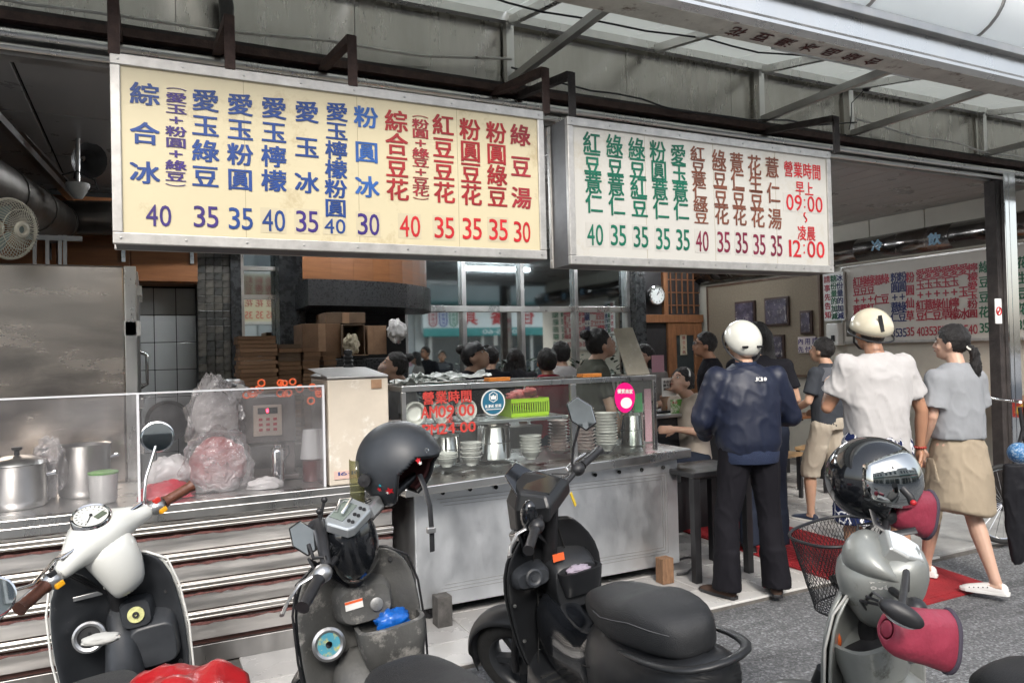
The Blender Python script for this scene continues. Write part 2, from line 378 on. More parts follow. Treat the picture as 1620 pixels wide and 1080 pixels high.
XL, XR = -2.6, 12.0
g = MB(); g.b(XL, XR, 4.06, 4.22, 3.085, 3.2); g.o('main_beam', DARKM, cn, bevel=.006)
g = MB(); g.b(XL, XR, 4.17, 4.21, 3.2, 3.65); g.o('fascia_light_stop', STEELD, cn)  # added behind the panels to keep sky light out of their gaps
g = MB(); g.b(XL, XR, 4.0, 4.06, 3.115, 3.155); g.o('beam_flange', RUST, cn)
g = MB(); g.tube([(XL, 4.02, 3.06), (XR, 4.02, 3.06)], .024, 12); g.tube([(XL, 4.04, 3.005), (XR, 4.04, 3.005)], .018, 12); g.o('rail', STEEL, cn, smooth=True)
g = MB(); g.b(XL, XR, 4.07, 4.16, 2.975, 3.083); g.o('shutter_housing', STEELD, cn)
xs = [XL]; 
while xs[-1] < XR: xs.append(xs[-1] + .92)
for i in range(len(xs)-1):
    g = MB(); dz = random.uniform(-.003, .003); g.add([(xs[i]+.002, 4.1+dz, 3.2), (xs[i+1]-.002, 4.1-dz, 3.2), (xs[i+1]-.002, 4.1+dz, 3.66), (xs[i]+.002, 4.1-dz, 3.66)], [(0,1,2,3)])
    g.o('fascia_panel', m_panel, cn, solid=.004)
def roofz(y): return 3.40 + (y-2.93)*.20
for i in range(len(xs)-1):
    g = MB(); g.add([(xs[i], 2.93, roofz(2.93)), (xs[i+1]-.01, 2.93, roofz(2.93)), (xs[i+1]-.01, 4.2, roofz(4.2)), (xs[i], 4.2, roofz(4.2))], [(0,3,2,1)])
    g.o('roof_sheet', m_roof, cn, solid=.006)
g = MB(); g.bar((XL, 4.04, roofz(4.04)-.04), (XR, 4.04, roofz(4.04)-.04), .05, .05); g.bar((XL, 3.5, roofz(3.5)-.03), (XR, 3.5, roofz(3.5)-.03), .03, .03); g.o('purlin', STEEL, cn)
for x in (-1.2, .35, 2.02, 3.1, 4.068, 5.0, 6.72, 8.4, 10):
    g = MB(); g.bar((x, 4.0, roofz(4)-.06), (x, 2.95, roofz(2.95)-.045), .04, .05); g.o('rafter', STEEL, cn)
for x in (2.02, 4.068, 5.01, 6.72, 8.4):
    g = MB(); g.bar((x, 4.05, 3.19), (x, 4.05, 3.6), .05); g.o('strut', STEEL, cn)
    g = MB(); g.bar((x, 4.03, 3.2), (x, 2.96, 3.2), .04, .045); g.o('brace', STEELD, cn)
m_gut = mat('stained_gutter_strip', (.55,.54,.5), .45, .1, var=.2, vs=6, wear=((.14,.10,.08), 7, .56))
g = MB(); g.b(XL, XR, 2.80, 2.96, 3.165, 3.19); g.b(XL, XR, 2.93, 2.96, 3.19, 3.24); g.o('gutter_soffit', m_gut, cn)
g = MB(); g.add([(XL,2.80,3.17),(XR,2.80,3.17),(XR,2.77,3.19),(XL,2.77,3.19),(XL,2.77,3.205),(XR,2.77,3.205),(XR,2.79,3.23),(XL,2.79,3.23),(XR,2.79,3.335),(XL,2.79,3.335)], [(0,1,2,3),(3,2,5,4),(4,5,6,7),(7,6,8,9)])
g.o('gutter_face', STEEL, cn, solid=.006)
g = MB(); g.b(XL, XR, 2.74, 2.83, 3.335, 3.385); g.o('gutter_beam', STEELD, cn, bevel=.004)
m_tarp = mat('white_awning_vinyl', (.82,.84,.85), .35, var=.05, vs=4)
_t = m_tarp.node_tree; _tr = _t.nodes.new('ShaderNodeBsdfTranslucent'); _tr.inputs[0].default_value = (.95,.96,.97,1); _mx = _t.nodes.new('ShaderNodeMixShader'); _mx.inputs[0].default_value = .7
_t.links.new(_t.nodes['Principled BSDF'].outputs[0], _mx.inputs[1]); _t.links.new(_tr.outputs[0], _mx.inputs[2]); _t.links.new(_mx.outputs[0], _t.nodes['Material Output'].inputs[0])
g = MB(); arc = [(2.80 - .26*math.sin(a)*1.0 + .05, 3.62 - .235*math.cos(a)) for a in [PI*.0 + PI*k/14 for k in range(15)]]
g.add([(x, yy, zz) for x in (XL, XR) for yy, zz in arc], [(i, i+1, i+16, i+15) for i in range(14)]); g.o('awning_roll', m_tarp, cn, smooth=True, solid=.01)
x = XL + .3
while x < XR:
    g = MB(); g.tube([(x, yy-.004*0, zz) for yy, zz in [(2.85 + (a-2.85)*1.03, 3.62+(b-3.62)*1.03) for a, b in arc]], .011, 6); g.o('awning_hoop', STEELD, cn, smooth=True); x += .98
# loose wiring under the roof and a taped conduit
for q, (xa, xb, yy, zz) in enumerate(((-2.4, 2.0, 3.98, 3.30), (2.0, 5.0, 3.98, 3.26), (5.0, 9.0, 3.98, 3.3), (.4, 4.1, 3.6, 3.50), (2.1, 3.3, 3.3, 3.42))):
    g = MB(); g.tube([(xa+(xb-xa)*k/16, yy+.02*math.sin(k), zz-.10*math.sin(PI*k/16)*(1 if q < 3 else .5)+.01*math.sin(k*1.7)) for k in range(17)], .006 if q % 2 else .008, 6); g.o('cable', BLACKP if q % 2 else m_gut, cn, smooth=True)
p = at(352, -40, Y=3.92); q_ = at(358, 62, Y=3.92); g = MB(); g.tube([p, p.lerp(q_, .5)+Vector((.01,0,0)), q_], [.03,.036,.028], 8); g.o('conduit', mat('black_tape', (.03,.028,.026), .6, bump=.6, bs=50), cn, smooth=True)
# old red brush characters on the gutter strip
g = MB(); s = '花豆湯冰品綜合小吃冰店'
for i, ch in enumerate(s[:7]): put_char(g, ch, Vector((2.75 + .17*i, 2.88, 3.162)), Vector((-1,0,0)), Vector((0,1,0)), .11, .10, .02)
g.o('faded_lettering', mat('faded_red_paint', (.10,.03,.028), .7, var=.6, vs=40), cn)
# tube light under the roof
tl = thing('tube_light', 'long white fluorescent batten under the canopy roof', 'lamp', tuple(at(1300, 150, Y=3.45)))
a = at(1178, 60, Y=3.25); b_ = at(1400, 140, Y=3.25)
a = Vector((3.35, 3.25, 3.36)); b_ = Vector((4.75, 3.25, 3.36))
g = MB(); g.bar(a, b_, .05, .04); g.o('housing', WHITEP, tl, bevel=.004)
g = MB(); g.tube([a+Vector((.03,0,-.035)), b_-Vector((.03,0,.035))], .013, 10); g.o('tube', mat('white_tube_glass', (.85,.87,.86), .2), tl, smooth=True)
# cctv dome
cc = thing('security_camera', 'small black dome camera on the canopy strut', 'camera', (4.95, 3.9, 3.42))
g = MB(); g.ell(at(1371, 138, Y=3.9), .035, 14, 8); g.o('dome', BLACKP, cc, smooth=True)
g = MB(); p = at(1371, 138, Y=3.9); g.tube([p+Vector((0,0,.02)), p+Vector((0,.0,.09))], .012, 8); g.tube([p, p+Vector((-.05,.1,-.1)), p+Vector((-.03,.12,-.2)), p+Vector((-.05,.13,-.3))], .004, 5); g.o('cable', BLACKP, cc, smooth=True)
# ---------------------------------------------------------------- the two hanging menu signs
SY = 3.4
m_face1 = mat('yellowed_acrylic_sign', (.52,.46,.31), .3, var=.05, vs=2, wear=((.37,.30,.18), 2.2, .55), emit=.05, ecol=(1,.85,.55))
m_face2 = mat('white_acrylic_sign', (.45,.44,.41), .28, var=.04, vs=2, wear=((.40,.37,.31), 2.2, .55), emit=.045, ecol=(1,.94,.82))
m_boxs = mat('sign_box_grey', (.16,.16,.165), .45, .6, var=.25, vs=5)
def ink(name, c): return mat(name, c, .45, var=.3, vs=7)
BLUE = ink('blue_print', (.006,.045,.22)); PURP = ink('violet_print', (.035,.015,.16)); RED = ink('red_print', (.32,.014,.018)); DRED = ink('dark_red_print', (.3,.02,.03))
GREEN = ink('green_print', (.0,.12,.07)); BROWN = ink('brown_print', (.17,.055,.03)); MAR = ink('maroon_print', (.17,.012,.04)); RED2 = ink('bright_red_print', (.5,.012,.02))
FADE = ink('faded_red_print', (.55,.1,.07)); FBL = ink('faded_blue_print', (.02,.10,.36))
m_joint2 = mat('acrylic_joint', (.32,.27,.18), .6)
def sign(lab, x0, x1, z0, z1, face, depth, frame=.047):
    t = thing('menu_sign', lab, 'sign', ((x0+x1)/2, SY+depth/2, z0), group='lit menu signs hanging over the counter')
    g = MB(); g.b(x0+.01, x1-.01, SY+.03, SY+depth-.03, z0+.0, z1-.0); g.o('sign_box', m_boxs, t)
    g = MB(); g.b(x0+.02, x1-.02, SY+.012, SY+.028, z0+.02, z1-.02); g.o('face_panel', face, t)
    g = MB(); g.b(x0+.02, x1-.02, SY+depth-.028, SY+depth-.012, z0+.02, z1-.02); g.o('face_panel', face, t)
    for q in range(1, 4): g = MB(); xx = x0+(x1-x0)*q/4+.013; g.b(xx-.001, xx+.001, SY+.0112, SY+.0122, z0+frame, z1-frame); g.o('panel_joint', m_joint2, t)
    for q in range(9):
        for zz in (z0+frame*.5, z1-frame*.5): g = MB(); xx = x0+.03+(x1-x0-.06)*q/8; g.lathe([(.001,-.003),(.005,-.0025),(.006,.001)], 8, (xx, SY, zz), Matrix.Rotation(-PI/2, 3, 'X')); g.o('screw', STEELD, t)
    for a in ((x0, x1, z1-frame, z1), (x0, x1, z0, z0+frame), (x0, x0+frame*.8, z0+frame, z1-frame), (x1-frame*.8, x1, z0+frame, z1-frame)):
        for yy in (SY, SY+depth-.03):
            g = MB(); g.b(a[0], a[1], yy, yy+.03, a[2], a[3]); g.o('frame_bar', ALU, t, bevel=.004)
    return t
pA = at(173, 85, Y=SY); pB = at(866, 412, Y=SY); pC = at(897, 178, Y=SY); pD = at(1320, 431, Y=SY)
s1 = sign('large yellow light box menu sign with blue and red dish names and prices', pA.x, pB.x, 2.028, 2.808, m_face1, .21)
s2 = sign('smaller white light box menu sign with green and brown dish names and opening hours', pC.x, pD.x, 2.008, 2.800, m_face2, .23)
for (x, s, k) in ((-.1, s1, 0), (.345, s1, 0), (.882, s1, 1), (1.91, s1, 1), (2.07, s2, 0), (4.09, s2, 1)):
    g = MB(); g.b(x-.022, x+.022, SY+.0, SY+.008, 2.80, 3.04); g.b(x+.014, x+.022, SY+.008, SY+.05, 2.80, 3.04)
    g.o('hanger', RUST if x < 2 else DARKM, s, bevel=.001)
    g = MB(); g.bar((x, SY+.02, 3.03), (x, 4.08, 3.12), .04); g.o('hanger', RUST if x < 2 else DARKM, s)
UXs, UYs = Vector((1,0,0)), Vector((0,0,1)); mpx = lambda px, py: (at(px+1, py, Y=SY)-at(px, py, Y=SY)).x
def column(s, chars, xa, ya, xb, yb, wpx, hpx, m, bold=.03):
    n = len(chars); back = s is s1
    for side in ((0, 1) if back else (0,)):
        g = MB()
        for i, ch in enumerate(chars):
            f = i/max(1, n-1); c = at(xa+(xb-xa)*f, ya+(yb-ya)*f, Y=SY+.009); k = mpx(c_x := xa+(xb-xa)*f, ya)
            if side: c = Vector((c.x, SY+.21-.009, c.z))
            if ch in '()': ch2 = {'(': '︵', ')': '︶'}[ch]; put_char(g, ch2, c, UXs*(-1 if side else 1), UYs, wpx*k, hpx*k*.8, bold*.6); continue
            put_char(g, ch, c, UXs*(-1 if side else 1), UYs, wpx*k*(.62 if ch == '+' else 1.06), hpx*k*(.7 if ch == '+' else 1.1), bold, ch == '+')
        g.o('lettering', m, s)
PATCH = {True: mat('pale_patch_yellow', (.525,.465,.325), .33, var=.05), False: mat('pale_patch_white', (.48,.465,.43), .33, var=.05)}
def price(s, txt, x, y, wpx, hpx, m):
    k = mpx(x, y); c = at(x, y, Y=SY+.009)
    for side in ((0, 1) if s is s1 else (0,)):
        g = MB(); put_word(g, txt, Vector((c.x, SY+.201, c.z)) if side else c, UXs*(-1 if side else 1), UYs, wpx*k, hpx*k, .014, .18); g.o('price', m, s)
    if random.random() < .6: g = MB(); g.b(c.x-wpx*k*.58, c.x+wpx*k*.56, SY+.0105, SY+.0115, c.z-hpx*k*.58, c.z+hpx*k*.6); g.o('price_patch', PATCH[s is s1], s)
for a in [('綜合冰',229,149,229,273,46,38,BLUE), ('(愛玉+粉圓+綠豆)',279,137,278,297,33,17,PURP), ('愛玉綠豆',325,159,325,279,42,36,BLUE),
          ('愛玉粉圓',380,165.6,380,284,40,35,BLUE), ('愛玉檸檬',433.4,171,433.4,286,39,34,BLUE), ('愛玉冰',485.4,177,485.4,289,37,33,BLUE),
          ('愛玉檸檬粉圓',533,177,531,329,34,28,BLUE), ('粉圓冰',579,185.5,581,295.5,37,32,FBL), ('綜合豆花',627,192,629,300,35,32,RED),
          ('(粉圓+綠豆+豆花)',665,181,666,318,26,14,DRED), ('紅豆豆花',701,198,703,304.6,33,30,RED), ('粉圓豆花',743.4,204.8,746,308,32,30,RED),
          ('粉圓綠豆',785,210,787,311,31,29,RED), ('綠豆湯',823,214,825,313,31,29,DRED)]: column(s1, *a)
for a in [('40',251,341,40,37,PURP),('35',326,343,39,36,PURP),('35',381,346,38,36,BLUE),('40',433,349,36,35,BLUE),('35',486,350.6,35,34,PURP),('40',530,358,33,23,BLUE),
          ('30',583,355,34,33,PURP),('40',648.7,358,32,32,RED2),('35',703,360.5,31,31,RED2),('35',747,362,30,31,RED2),('35',788.6,363.6,29,30,RED2),('30',826,367,26,29,RED2)]: price(s1, *a)
for a in [('紅豆薏仁',936,226,940,320.4,27,28,GREEN),('綠豆薏仁',972,230.4,976,323.8,26,28,GREEN),('綠豆紅豆',1007,235,1012,327,26,27,GREEN),
          ('粉圓薏仁',1040.5,239.5,1046,330.4,25,26,GREEN),('愛玉薏仁',1073,244.6,1078,332.6,24,25,GREEN),('紅豆薏仁綠豆',1103.5,243,1109.5,343,22.5,17.5,BROWN),
          ('綠豆豆花',1137.5,253,1142,339,22,24,BROWN),('薏仁豆花',1165.5,257.4,1170.5,341,21,23.5,BROWN),('花生豆花',1193.5,261.6,1199,343.7,21,23.5,BROWN),('薏仁湯',1221.5,265,1226,346,21,23.5,BROWN)]: column(s2, *a, .022)
for a in [('40',941.6,371.5,25,28,GREEN),('35',978.5,372.4,24,27,GREEN),('35',1014,375,23,27,GREEN),('35',1049,378,22,27,GREEN),('35',1080.5,379.5,21,26,GREEN),('40',1111,381.5,20,25,MAR),
          ('35',1145,383,20,25,MAR),('35',1173.6,384.3,19,25,MAR),('35',1201.4,387,19,24,MAR),('35',1228.7,389,18,24,MAR),('09:00',1273,322,57,18,RED2),('12:00',1276.7,394,56,19,RED2)]: price(s2, *a)
def rowtext(s, txt, x, y, wpx, hpx, m):
    n = len(txt); k = mpx(x, y); c = at(x, y, Y=SY+.009); g = MB()
    for i, ch in enumerate(txt): put_char(g, ch, c + UXs*((i+.5)/n-.5)*wpx*k, UXs, UYs, wpx*k/n*.98, hpx*k, .02)
    g.o('lettering', m, s)
rowtext(s2, '營業時間', 1269.8, 269.9, 59, 19, RED2); rowtext(s2, '早上', 1272.7, 298.3, 29, 17, RED2); rowtext(s2, '凌晨', 1276, 369, 29, 18, RED2)
k = mpx(1274, 344); c = at(1274, 344, Y=SY+.009); g = MB(); g.tube([c + UXs*.012*math.sin(q*PI/3)*(-1) + UYs*(.03-.01*q) for q in range(7)], .005, 5); g.o('lettering', RED2, s2)
# steel post at the right of the opening
po = thing('steel_post', 'polished steel corner post at the right of the shop opening', 'post', (6.98, 4.1, 0))
g = MB(); g.b(6.86, 6.99, 4.04, 4.14, 0.0, 3.08); g.o('dark_channel', DARKM, po, bevel=.004)
g = MB(); g.b(6.992, 7.10, 4.0, 4.12, 0.0, 3.08); g.b(6.93, 6.99, 4.0, 4.038, 0, 3.08); g.o('steel_cladding', CHROME, po, bevel=.006)
c = at(1579, 492, Y=3.995); g = MB(); g.b(c.x-.045, c.x+.045, 3.99, 3.997, c.z-.11, c.z+.11); pl = g.o('no_smoking_sticker', m_white, po)
g = MB(); ring = [c + Vector((.034*math.cos(a), -.008, .034*math.sin(a))) for a in [2*PI*q/20 for q in range(21)]]; g.tube(ring, .006, 5); g.bar(ring[3], ring[13], .008); g.o('red_ring', RED2, pl)
g = MB(); g.bar(c+Vector((-.022,-.006,-.002)), c+Vector((.02,-.006,-.002)), .004, .007); g.o('cigarette', BLACKP, pl)
# ================================================================ INTERIOR
def lamp_tube(x0, y0, x1, y1, z, lab):
    t = thing('ceiling_tube_light', lab, 'lamp', ((x0+x1)/2, (y0+y1)/2, z), group='lit tube lights on the shop ceiling')
    a = Vector((x0, y0, z)); b = Vector((x1, y1, z))
    g = MB(); g.bar(a, b, .1, .03); g.o('housing', WHITEP, t)
    g = MB(); g.tube([a+Vector((0,0,-.035)), b-Vector((0,0,.035))], .02, 8); g.o('tube', mat('lit_tube', (1,1,1), .5, emit=38, ecol=(.93,.97,1)), t)
lamp_tube(1.6, 5.6, 2.9, 5.6, 3.02, 'lit tube light over the serving counter inside the shop')
lamp_tube(.3, 6.3, 1.4, 6.3, 3.02, 'lit tube light over the kitchen behind the yellow sign')  # added tube, kept out of view behind the sign to brighten the interior
lamp_tube(4.8, 6.9, 6.1, 6.9, 3.02, 'lit tube light over the dining tables near the doorway')
lamp_tube(2.8, 8.2, 4.1, 8.2, 3.02, 'lit tube light near the mirror wall at the back')
lamp_tube(6.3, 8.3, 7.5, 8.3, 3.02, 'lit tube light near the clock and the wooden door')
m_stone = mat('dark_stone_cladding', (.03,.032,.034), .28, var=.7, vs=14, wear=((.10,.095,.085), 18, .6), bump=.5, bs=30, rv=.12)
m_wood = mat('cabinet_veneer', (.30,.12,.045), .4, var=.25, vs=4, stretch=(1,1,9), rv=.1)
m_wood2 = mat('door_wood', (.23,.10,.045), .45, var=.3, vs=5, stretch=(6,6,1))
m_mirror = mat('mirror_glass', (.80,.86,.85), .03, 1.)
m_mirt = mat('tinted_mirror', (.30,.34,.35), .05, 1.)
# mirror wall of the dining room
mw = thing('mirror_wall', 'wide mirror and glass partition in steel frames at the back of the shop', 'partition', (4.4, 9.2, 0))
vx = [3.03, 3.55, 4.62, 5.6, 6.53]
vx = [at(p, 500, Y=9.25).x for p in (640, 733, 825, 910, 992)]
zb = at(820, 489, Y=9.25).z; 
for i in range(4):
    g = MB(); g.b(vx[i]+.03, vx[i+1]-.03, 9.27, 9.29, .9, zb-.04); g.o('mirror_pane', m_mirror, mw)
    g = MB(); g.b(vx[i]+.03, vx[i+1]-.03, 9.27, 9.29, zb+.04, 3.0); g.o('upper_pane', m_mirt, mw)
for x in vx:
    g = MB(); g.b(x-.03, x+.03, 9.2, 9.3, .85, 3.05); g.o('mullion', STEELD, mw, bevel=.004)
g = MB(); g.b(vx[0]-.9, vx[-1]+.02, 9.19, 9.3, zb-.04, zb+.04); g.o('transom', STEEL, mw, bevel=.004)
g = MB(); g.b(vx[0]-.9, vx[-1]+.02, 9.2, 9.3, .0, .88); g.o('base_panel', m_stone, mw)
# plants along the foot of the mirror
m_leaf = mat('dark_leaf', (.018,.04,.016), .5, var=.5, vs=30)
for i in range(7):
    x = 3.5 + .5*i; t = thing('potted_plant', ('leftmost','second','third','middle','fifth','sixth','rightmost')[i] + ' leafy potted plant in the row in front of the mirror wall', 'plant', (x, 8.95, 0), group='potted plants along the mirror wall')
    g = MB(); g.lathe([(.02,0),(.13,0),(.17,.35),(.15,.36),(.14,.3),(.01,.3)], 14); p = g.o('pot', m_stone, t, world=False, smooth=True)
    g = MB()
    for k in range(70):
        a = random.uniform(0, 2*PI); r = random.uniform(.02, .3); z = random.uniform(.5, 1.28+.12*(i % 3)); c = Vector((r*math.cos(a), r*math.sin(a)*.6, z))
        d = Vector((math.cos(a), math.sin(a), random.uniform(-.3,.9))).normalized()*.11; s_ = d.cross(Vector((0,0,1))).normalized()*.035
        g.add([c, c+d*.5+s_, c+d, c+d*.5-s_], [(0,1,2,3)])
    for k in range(6): a = k; g.tube([(0,0,.3), (.1*math.cos(a), .06*math.sin(a), .8), (.2*math.cos(a), .12*math.sin(a), 1.2)], .006, 5)
    g.o('foliage', m_leaf, t, world=False)
# black column between mirror and door wall, dark boards around the clock, wooden door
g = MB(); a = at(1010, 500, Y=9.25).x; b_ = at(1108, 500, Y=9.25).x
tag(MB().b(vx[-1]+.03, a, 9.05, 9.38, 0, 3.05).o('stone_column', m_stone, bevel=.005), 'black stone column between the mirror wall and the clock', 'column')
zc = at(1010, 498, Y=9.25).z
dw = thing('door_wall', 'dark wooden door surround with glazed door under the wall clock', 'door', ((a+b_)/2, 9.3, 0))
g = MB(); g.b(a, b_, 9.28, 9.38, 0, 3.05); g.o('dark_panel', mat('black_board', (.035,.033,.035), .35, var=.3), dw)
g = MB(); g.b(a, b_+.02, 9.2, 9.28, zc-.12, zc); g.o('lintel', m_wood2, dw, bevel=.005)
x1 = at(1056, 560, Y=9.25).x
for xx0, xx1, z0, z1 in ((x1, x1+.16, .02, zc-.12), (b_-.16, b_, .02, zc-.12), (x1+.16, b_-.16, zc-.32, zc-.12), (x1+.16, b_-.16, .02, .9)):
    g = MB(); g.b(xx0, xx1, 9.22, 9.27, z0, z1); g.o('door_frame', m_wood2, dw, bevel=.004)
g = MB(); g.b(x1+.16, b_-.16, 9.245, 9.255, .9, zc-.32); g.o('pane', m_glassd, dw)
c = at(1083, 545, Y=9.2); g = MB(); g.b(c.x-.06, c.x+.06, 9.22, 9.235, c.z-.16, c.z+.16); n_ = g.o('paper_notice', mat('old_paper', (.5,.44,.33), .7, var=.2), dw)
g = MB(); [put_char(g, ch, Vector((c.x, 9.215, c.z+.11-.075*i)), Vector((1,0,0)), UZ, .06, .06, .02) for i, ch in enumerate('請勿入內')]; g.o('lettering', DRED, n_)
for k in range(5):
    xx = at(1062+9*k, 470, Y=9.25).x; g = MB(); g.b(xx-.008, xx+.008, 9.25, 9.27, zc+.02, 2.9); g.o('lattice_bar', m_wood2, dw)
xx = x1; g = MB(); g.b(xx-.06, xx+.02, 9.22, 9.28, zc, 3.0); g.o('lattice_post', m_wood2, dw)
for k in range(4): g = MB(); z = zc+.15+.2*k; g.b(xx, b_, 9.25, 9.268, z-.008, z+.008); g.o('lattice_bar', m_wood2, dw)
# clock
c = at(1038, 467, Y=9.15); R = .135
ck = thing('wall_clock', 'round white wall clock with black numerals and hands', 'clock', tuple(c))
TY = Matrix.Rotation(PI/2, 3, 'X')
g = MB(); g.lathe([(R*1.1,-.03),(R*1.12,0),(R*1.1,.03),(R*.98,.035),(R*.97,.012)], 40, c, TY); g.o('rim', CHROME, ck, smooth=True)
g = MB(); g.lathe([(.001,.01),(R,.01)], 40, c, TY); g.o('dial', m_white, ck)
g = MB()
for k in range(12):
    a_ = PI/2 - 2*PI*(k+1)/12; s_ = str(k+1); put_word(g, s_, c + Vector((R*.78*math.cos(a_), -.014, R*.78*math.sin(a_))), Vector((1,0,0)), UZ, .022*len(s_), .03, .0)
g.o('numerals', BLACKP, ck)
for a_, l, w_ in ((PI/2-2*PI*1.07/12, .6, .012), (PI/2-2*PI*.9/12-.35, .8, .008)):
    g = MB(); g.bar(c+Vector((0,-.02,0)), c+Vector((R*l*math.cos(a_), -.02, R*l*math.sin(a_))), .003, w_, up=(0,1,0)); g.o('hand', BLACKP, ck)
# bulletin board with framed pictures on the right wall
bb = thing('notice_board', 'large beige cloth notice board in a thin frame on the right wall', 'board', (7.95, 8.0, 1.1))
g = MB(); g.b(7.95, 7.99, 6.98, 9.12, 1.14, 2.47); g.o('cloth_panel', mat('beige_cloth', (.23,.19,.14), .9, var=.15, vs=40), bb)
for z0, z1, y0_, y1_ in ((2.47,2.5,6.95,9.15), (1.11,1.14,6.95,9.15), (1.14,2.47,6.95,6.98), (1.14,2.47,9.12,9.15)):
    g = MB(); g.b(7.94, 7.995, y0_, y1_, z0, z1); g.o('frame', mat('brown_trim', (.10,.06,.04), .5), bb)
UXr = Vector((0,-1,0))
m_gold = mat('dark_picture_frame', (.06,.035,.03), .4, var=.3)
for i, (xa, ya, xb, yb, lab) in enumerate([(1163,478,1196,520,'small framed dark photo of dishes left of the others on the board'), (1210,472,1249,514,'large framed photo of white dumplings high on the board'),
        (1266,492,1286,528,'small framed portrait print near the right of the board'), (1216,530,1242,568,'framed photo of desserts low on the board')]):
    p = at(xa, ya, X=7.93); q = at(xb, yb, X=7.93); t = thing('framed_picture', lab, 'picture', (7.93, (p.y+q.y)/2, q.z), group='framed pictures on the notice board')
    y0_, y1_, z0, z1 = q.y, p.y, q.z, p.z
    g = MB(); g.b(7.915, 7.945, y0_, y1_, z0, z1); g.o('frame', m_gold, t, bevel=.004)
    g = MB(); g.b(7.905, 7.914, y0_+.03, y1_-.03, z0+.03, z1-.03); g.o('print', mat('photo_print_%d' % i, (.08,.07,.1), .25, var=.6, vs=9, wear=((.45,.42,.42), 13, .54)), t)
p = at(1262, 533, X=7.93); q = at(1290, 558, X=7.93)
t = thing('paper_notice', 'white paper notice with purple writing taped to the board', 'notice', (7.93, (p.y+q.y)/2, q.z))
g = MB(); g.b(7.93, 7.945, q.y, p.y, q.z, p.z); g.o('sheet', mat('notice_paper', (.62,.56,.55), .7), t); g = MB()
for i, ch in enumerate('內用請先付款'): put_char(g, ch, Vector((7.927, p.y-.05-.1*(i % 3)*1.2, p.z-.06-.11*(i//3))), UXr, UZ, .1, .09, .02)
g.o('lettering', PURP, t)
# duct along the right wall, with blue cut-out characters
du = thing('steel_duct', 'dark polished steel ceiling duct above the menu board on the right wall', 'duct', (7.8, 6.5, 2.5))
g = MB()
ring = lambda y: [Vector((7.97+.02*0-.19*math.cos(a_)**1 if abs(math.cos(a_)) > 0 else 7.97, y, 2.69+.15*math.sin(a_))) for a_ in [-PI/2 + PI*k/12 for k in range(13)]]
yy = 3.9
while yy < 9.2:
    g = MB(); r0 = ring(yy); r1 = ring(min(yy+1.2, 9.3)-.004); g.loft([r0, r1], cap=False, closed=False); g.o('duct_section', steel('duct_steel', (.20,.19,.185), .2, .35, 1.4), du, smooth=True, solid=.004); yy += 1.2
for (x, y, ch) in ((1387, 388, '冷'), (1478, 378, '飲'), (1590, 355, '品')):
    c = at(x, y, X=7.765); g = MB(); put_char(g, ch, c, UXr, UZ, .15, .14, .05); o = g.o('cutout_letter', mat('pale_blue_cutout', (.18,.35,.5), .5), du)
# big menu board on the right wall
wb = thing('wall_menu', 'long white wall menu of small red blue and green dish names on the right wall', 'menu board', (7.96, 5.5, 1.6))
g = MB(); g.b(7.955, 7.99, 3.95, 6.6, 1.57, 2.5); g.o('board', mat('menu_board_face', (.60,.57,.52), .5, var=.06), wb)
for z0, z1, y0_, y1_ in ((2.5,2.53,3.92,6.63), (1.54,1.57,3.92,6.63), (1.57,2.5,6.6,6.63)): g = MB(); g.b(7.94, 7.995, y0_, y1_, z0, z1); g.o('frame', ALU, wb)
g = MB(); g.b(7.9, 7.99, 3.9, 6.66, 2.53, 2.535+.02); g.o('ledge', m_cream, wb)
BLK = ink('navy_print', (.01,.02,.12)); GRN2 = ink('deep_green_print', (.0,.12,.05)); CRI = ink('crimson_print', (.4,.015,.04))
Z6 = lambda u, v: (1280+u/3.376, 240+v/3.376)
for chars, u, v0, v1, m, pr in [('紅豆+薏仁',254,695,895,CRI,''),('綠豆+薏仁',291,690,890,CRI,''),('綠豆+紅豆',329,685,885,CRI,''),('薏仁',368,685,790,CRI,''),('綠豆',406,678,785,CRI,''),
        ('粉圓+薏仁',458,673,882,BLK,'35'),('粉圓+綠豆',498,668,880,BLK,'35'),('粉圓仙草',539,670,875,CRI,'35'),('愛玉+紅豆',594,655,875,CRI,'40'),('愛玉+薏仁',638,648,872,CRI,'35'),
        ('愛玉+綠豆',683,642,870,CRI,'35'),('愛玉+仙草',730,640,868,CRI,'35'),('愛玉+檸檬',775,632,866,CRI,'35'),('愛玉冰',824,628,865,CRI,'35'),('檸檬愛玉粉圓',873,618,863,CRI,'40'),
        ('綠豆豆花',934,615,855,GRN2,'35'),('粉圓豆花',1046,605,850,GRN2,'35'),('紅豆豆花',1092,598,845,GRN2,'35'),('花生豆花',1138,590,838,GRN2,'35')]:
    g = MB(); n = len(chars)
    for i, ch in enumerate(chars):
        c = at(*Z6(u, v0+(v1-v0)*i/(n-1)), X=7.951); put_char(g, ch, c, UXr, UZ, (.07 if ch == '+' else .115), (.07 if ch == '+' else (.13 if n < 6 else .1)), .03, ch == '+')
    g.o('lettering', m, wb)
    if pr: g = MB(); put_word(g, pr, at(*Z6(u+2, v1+85), X=7.951), UXr, UZ, .1, .1, .02); g.o('price', m, wb)
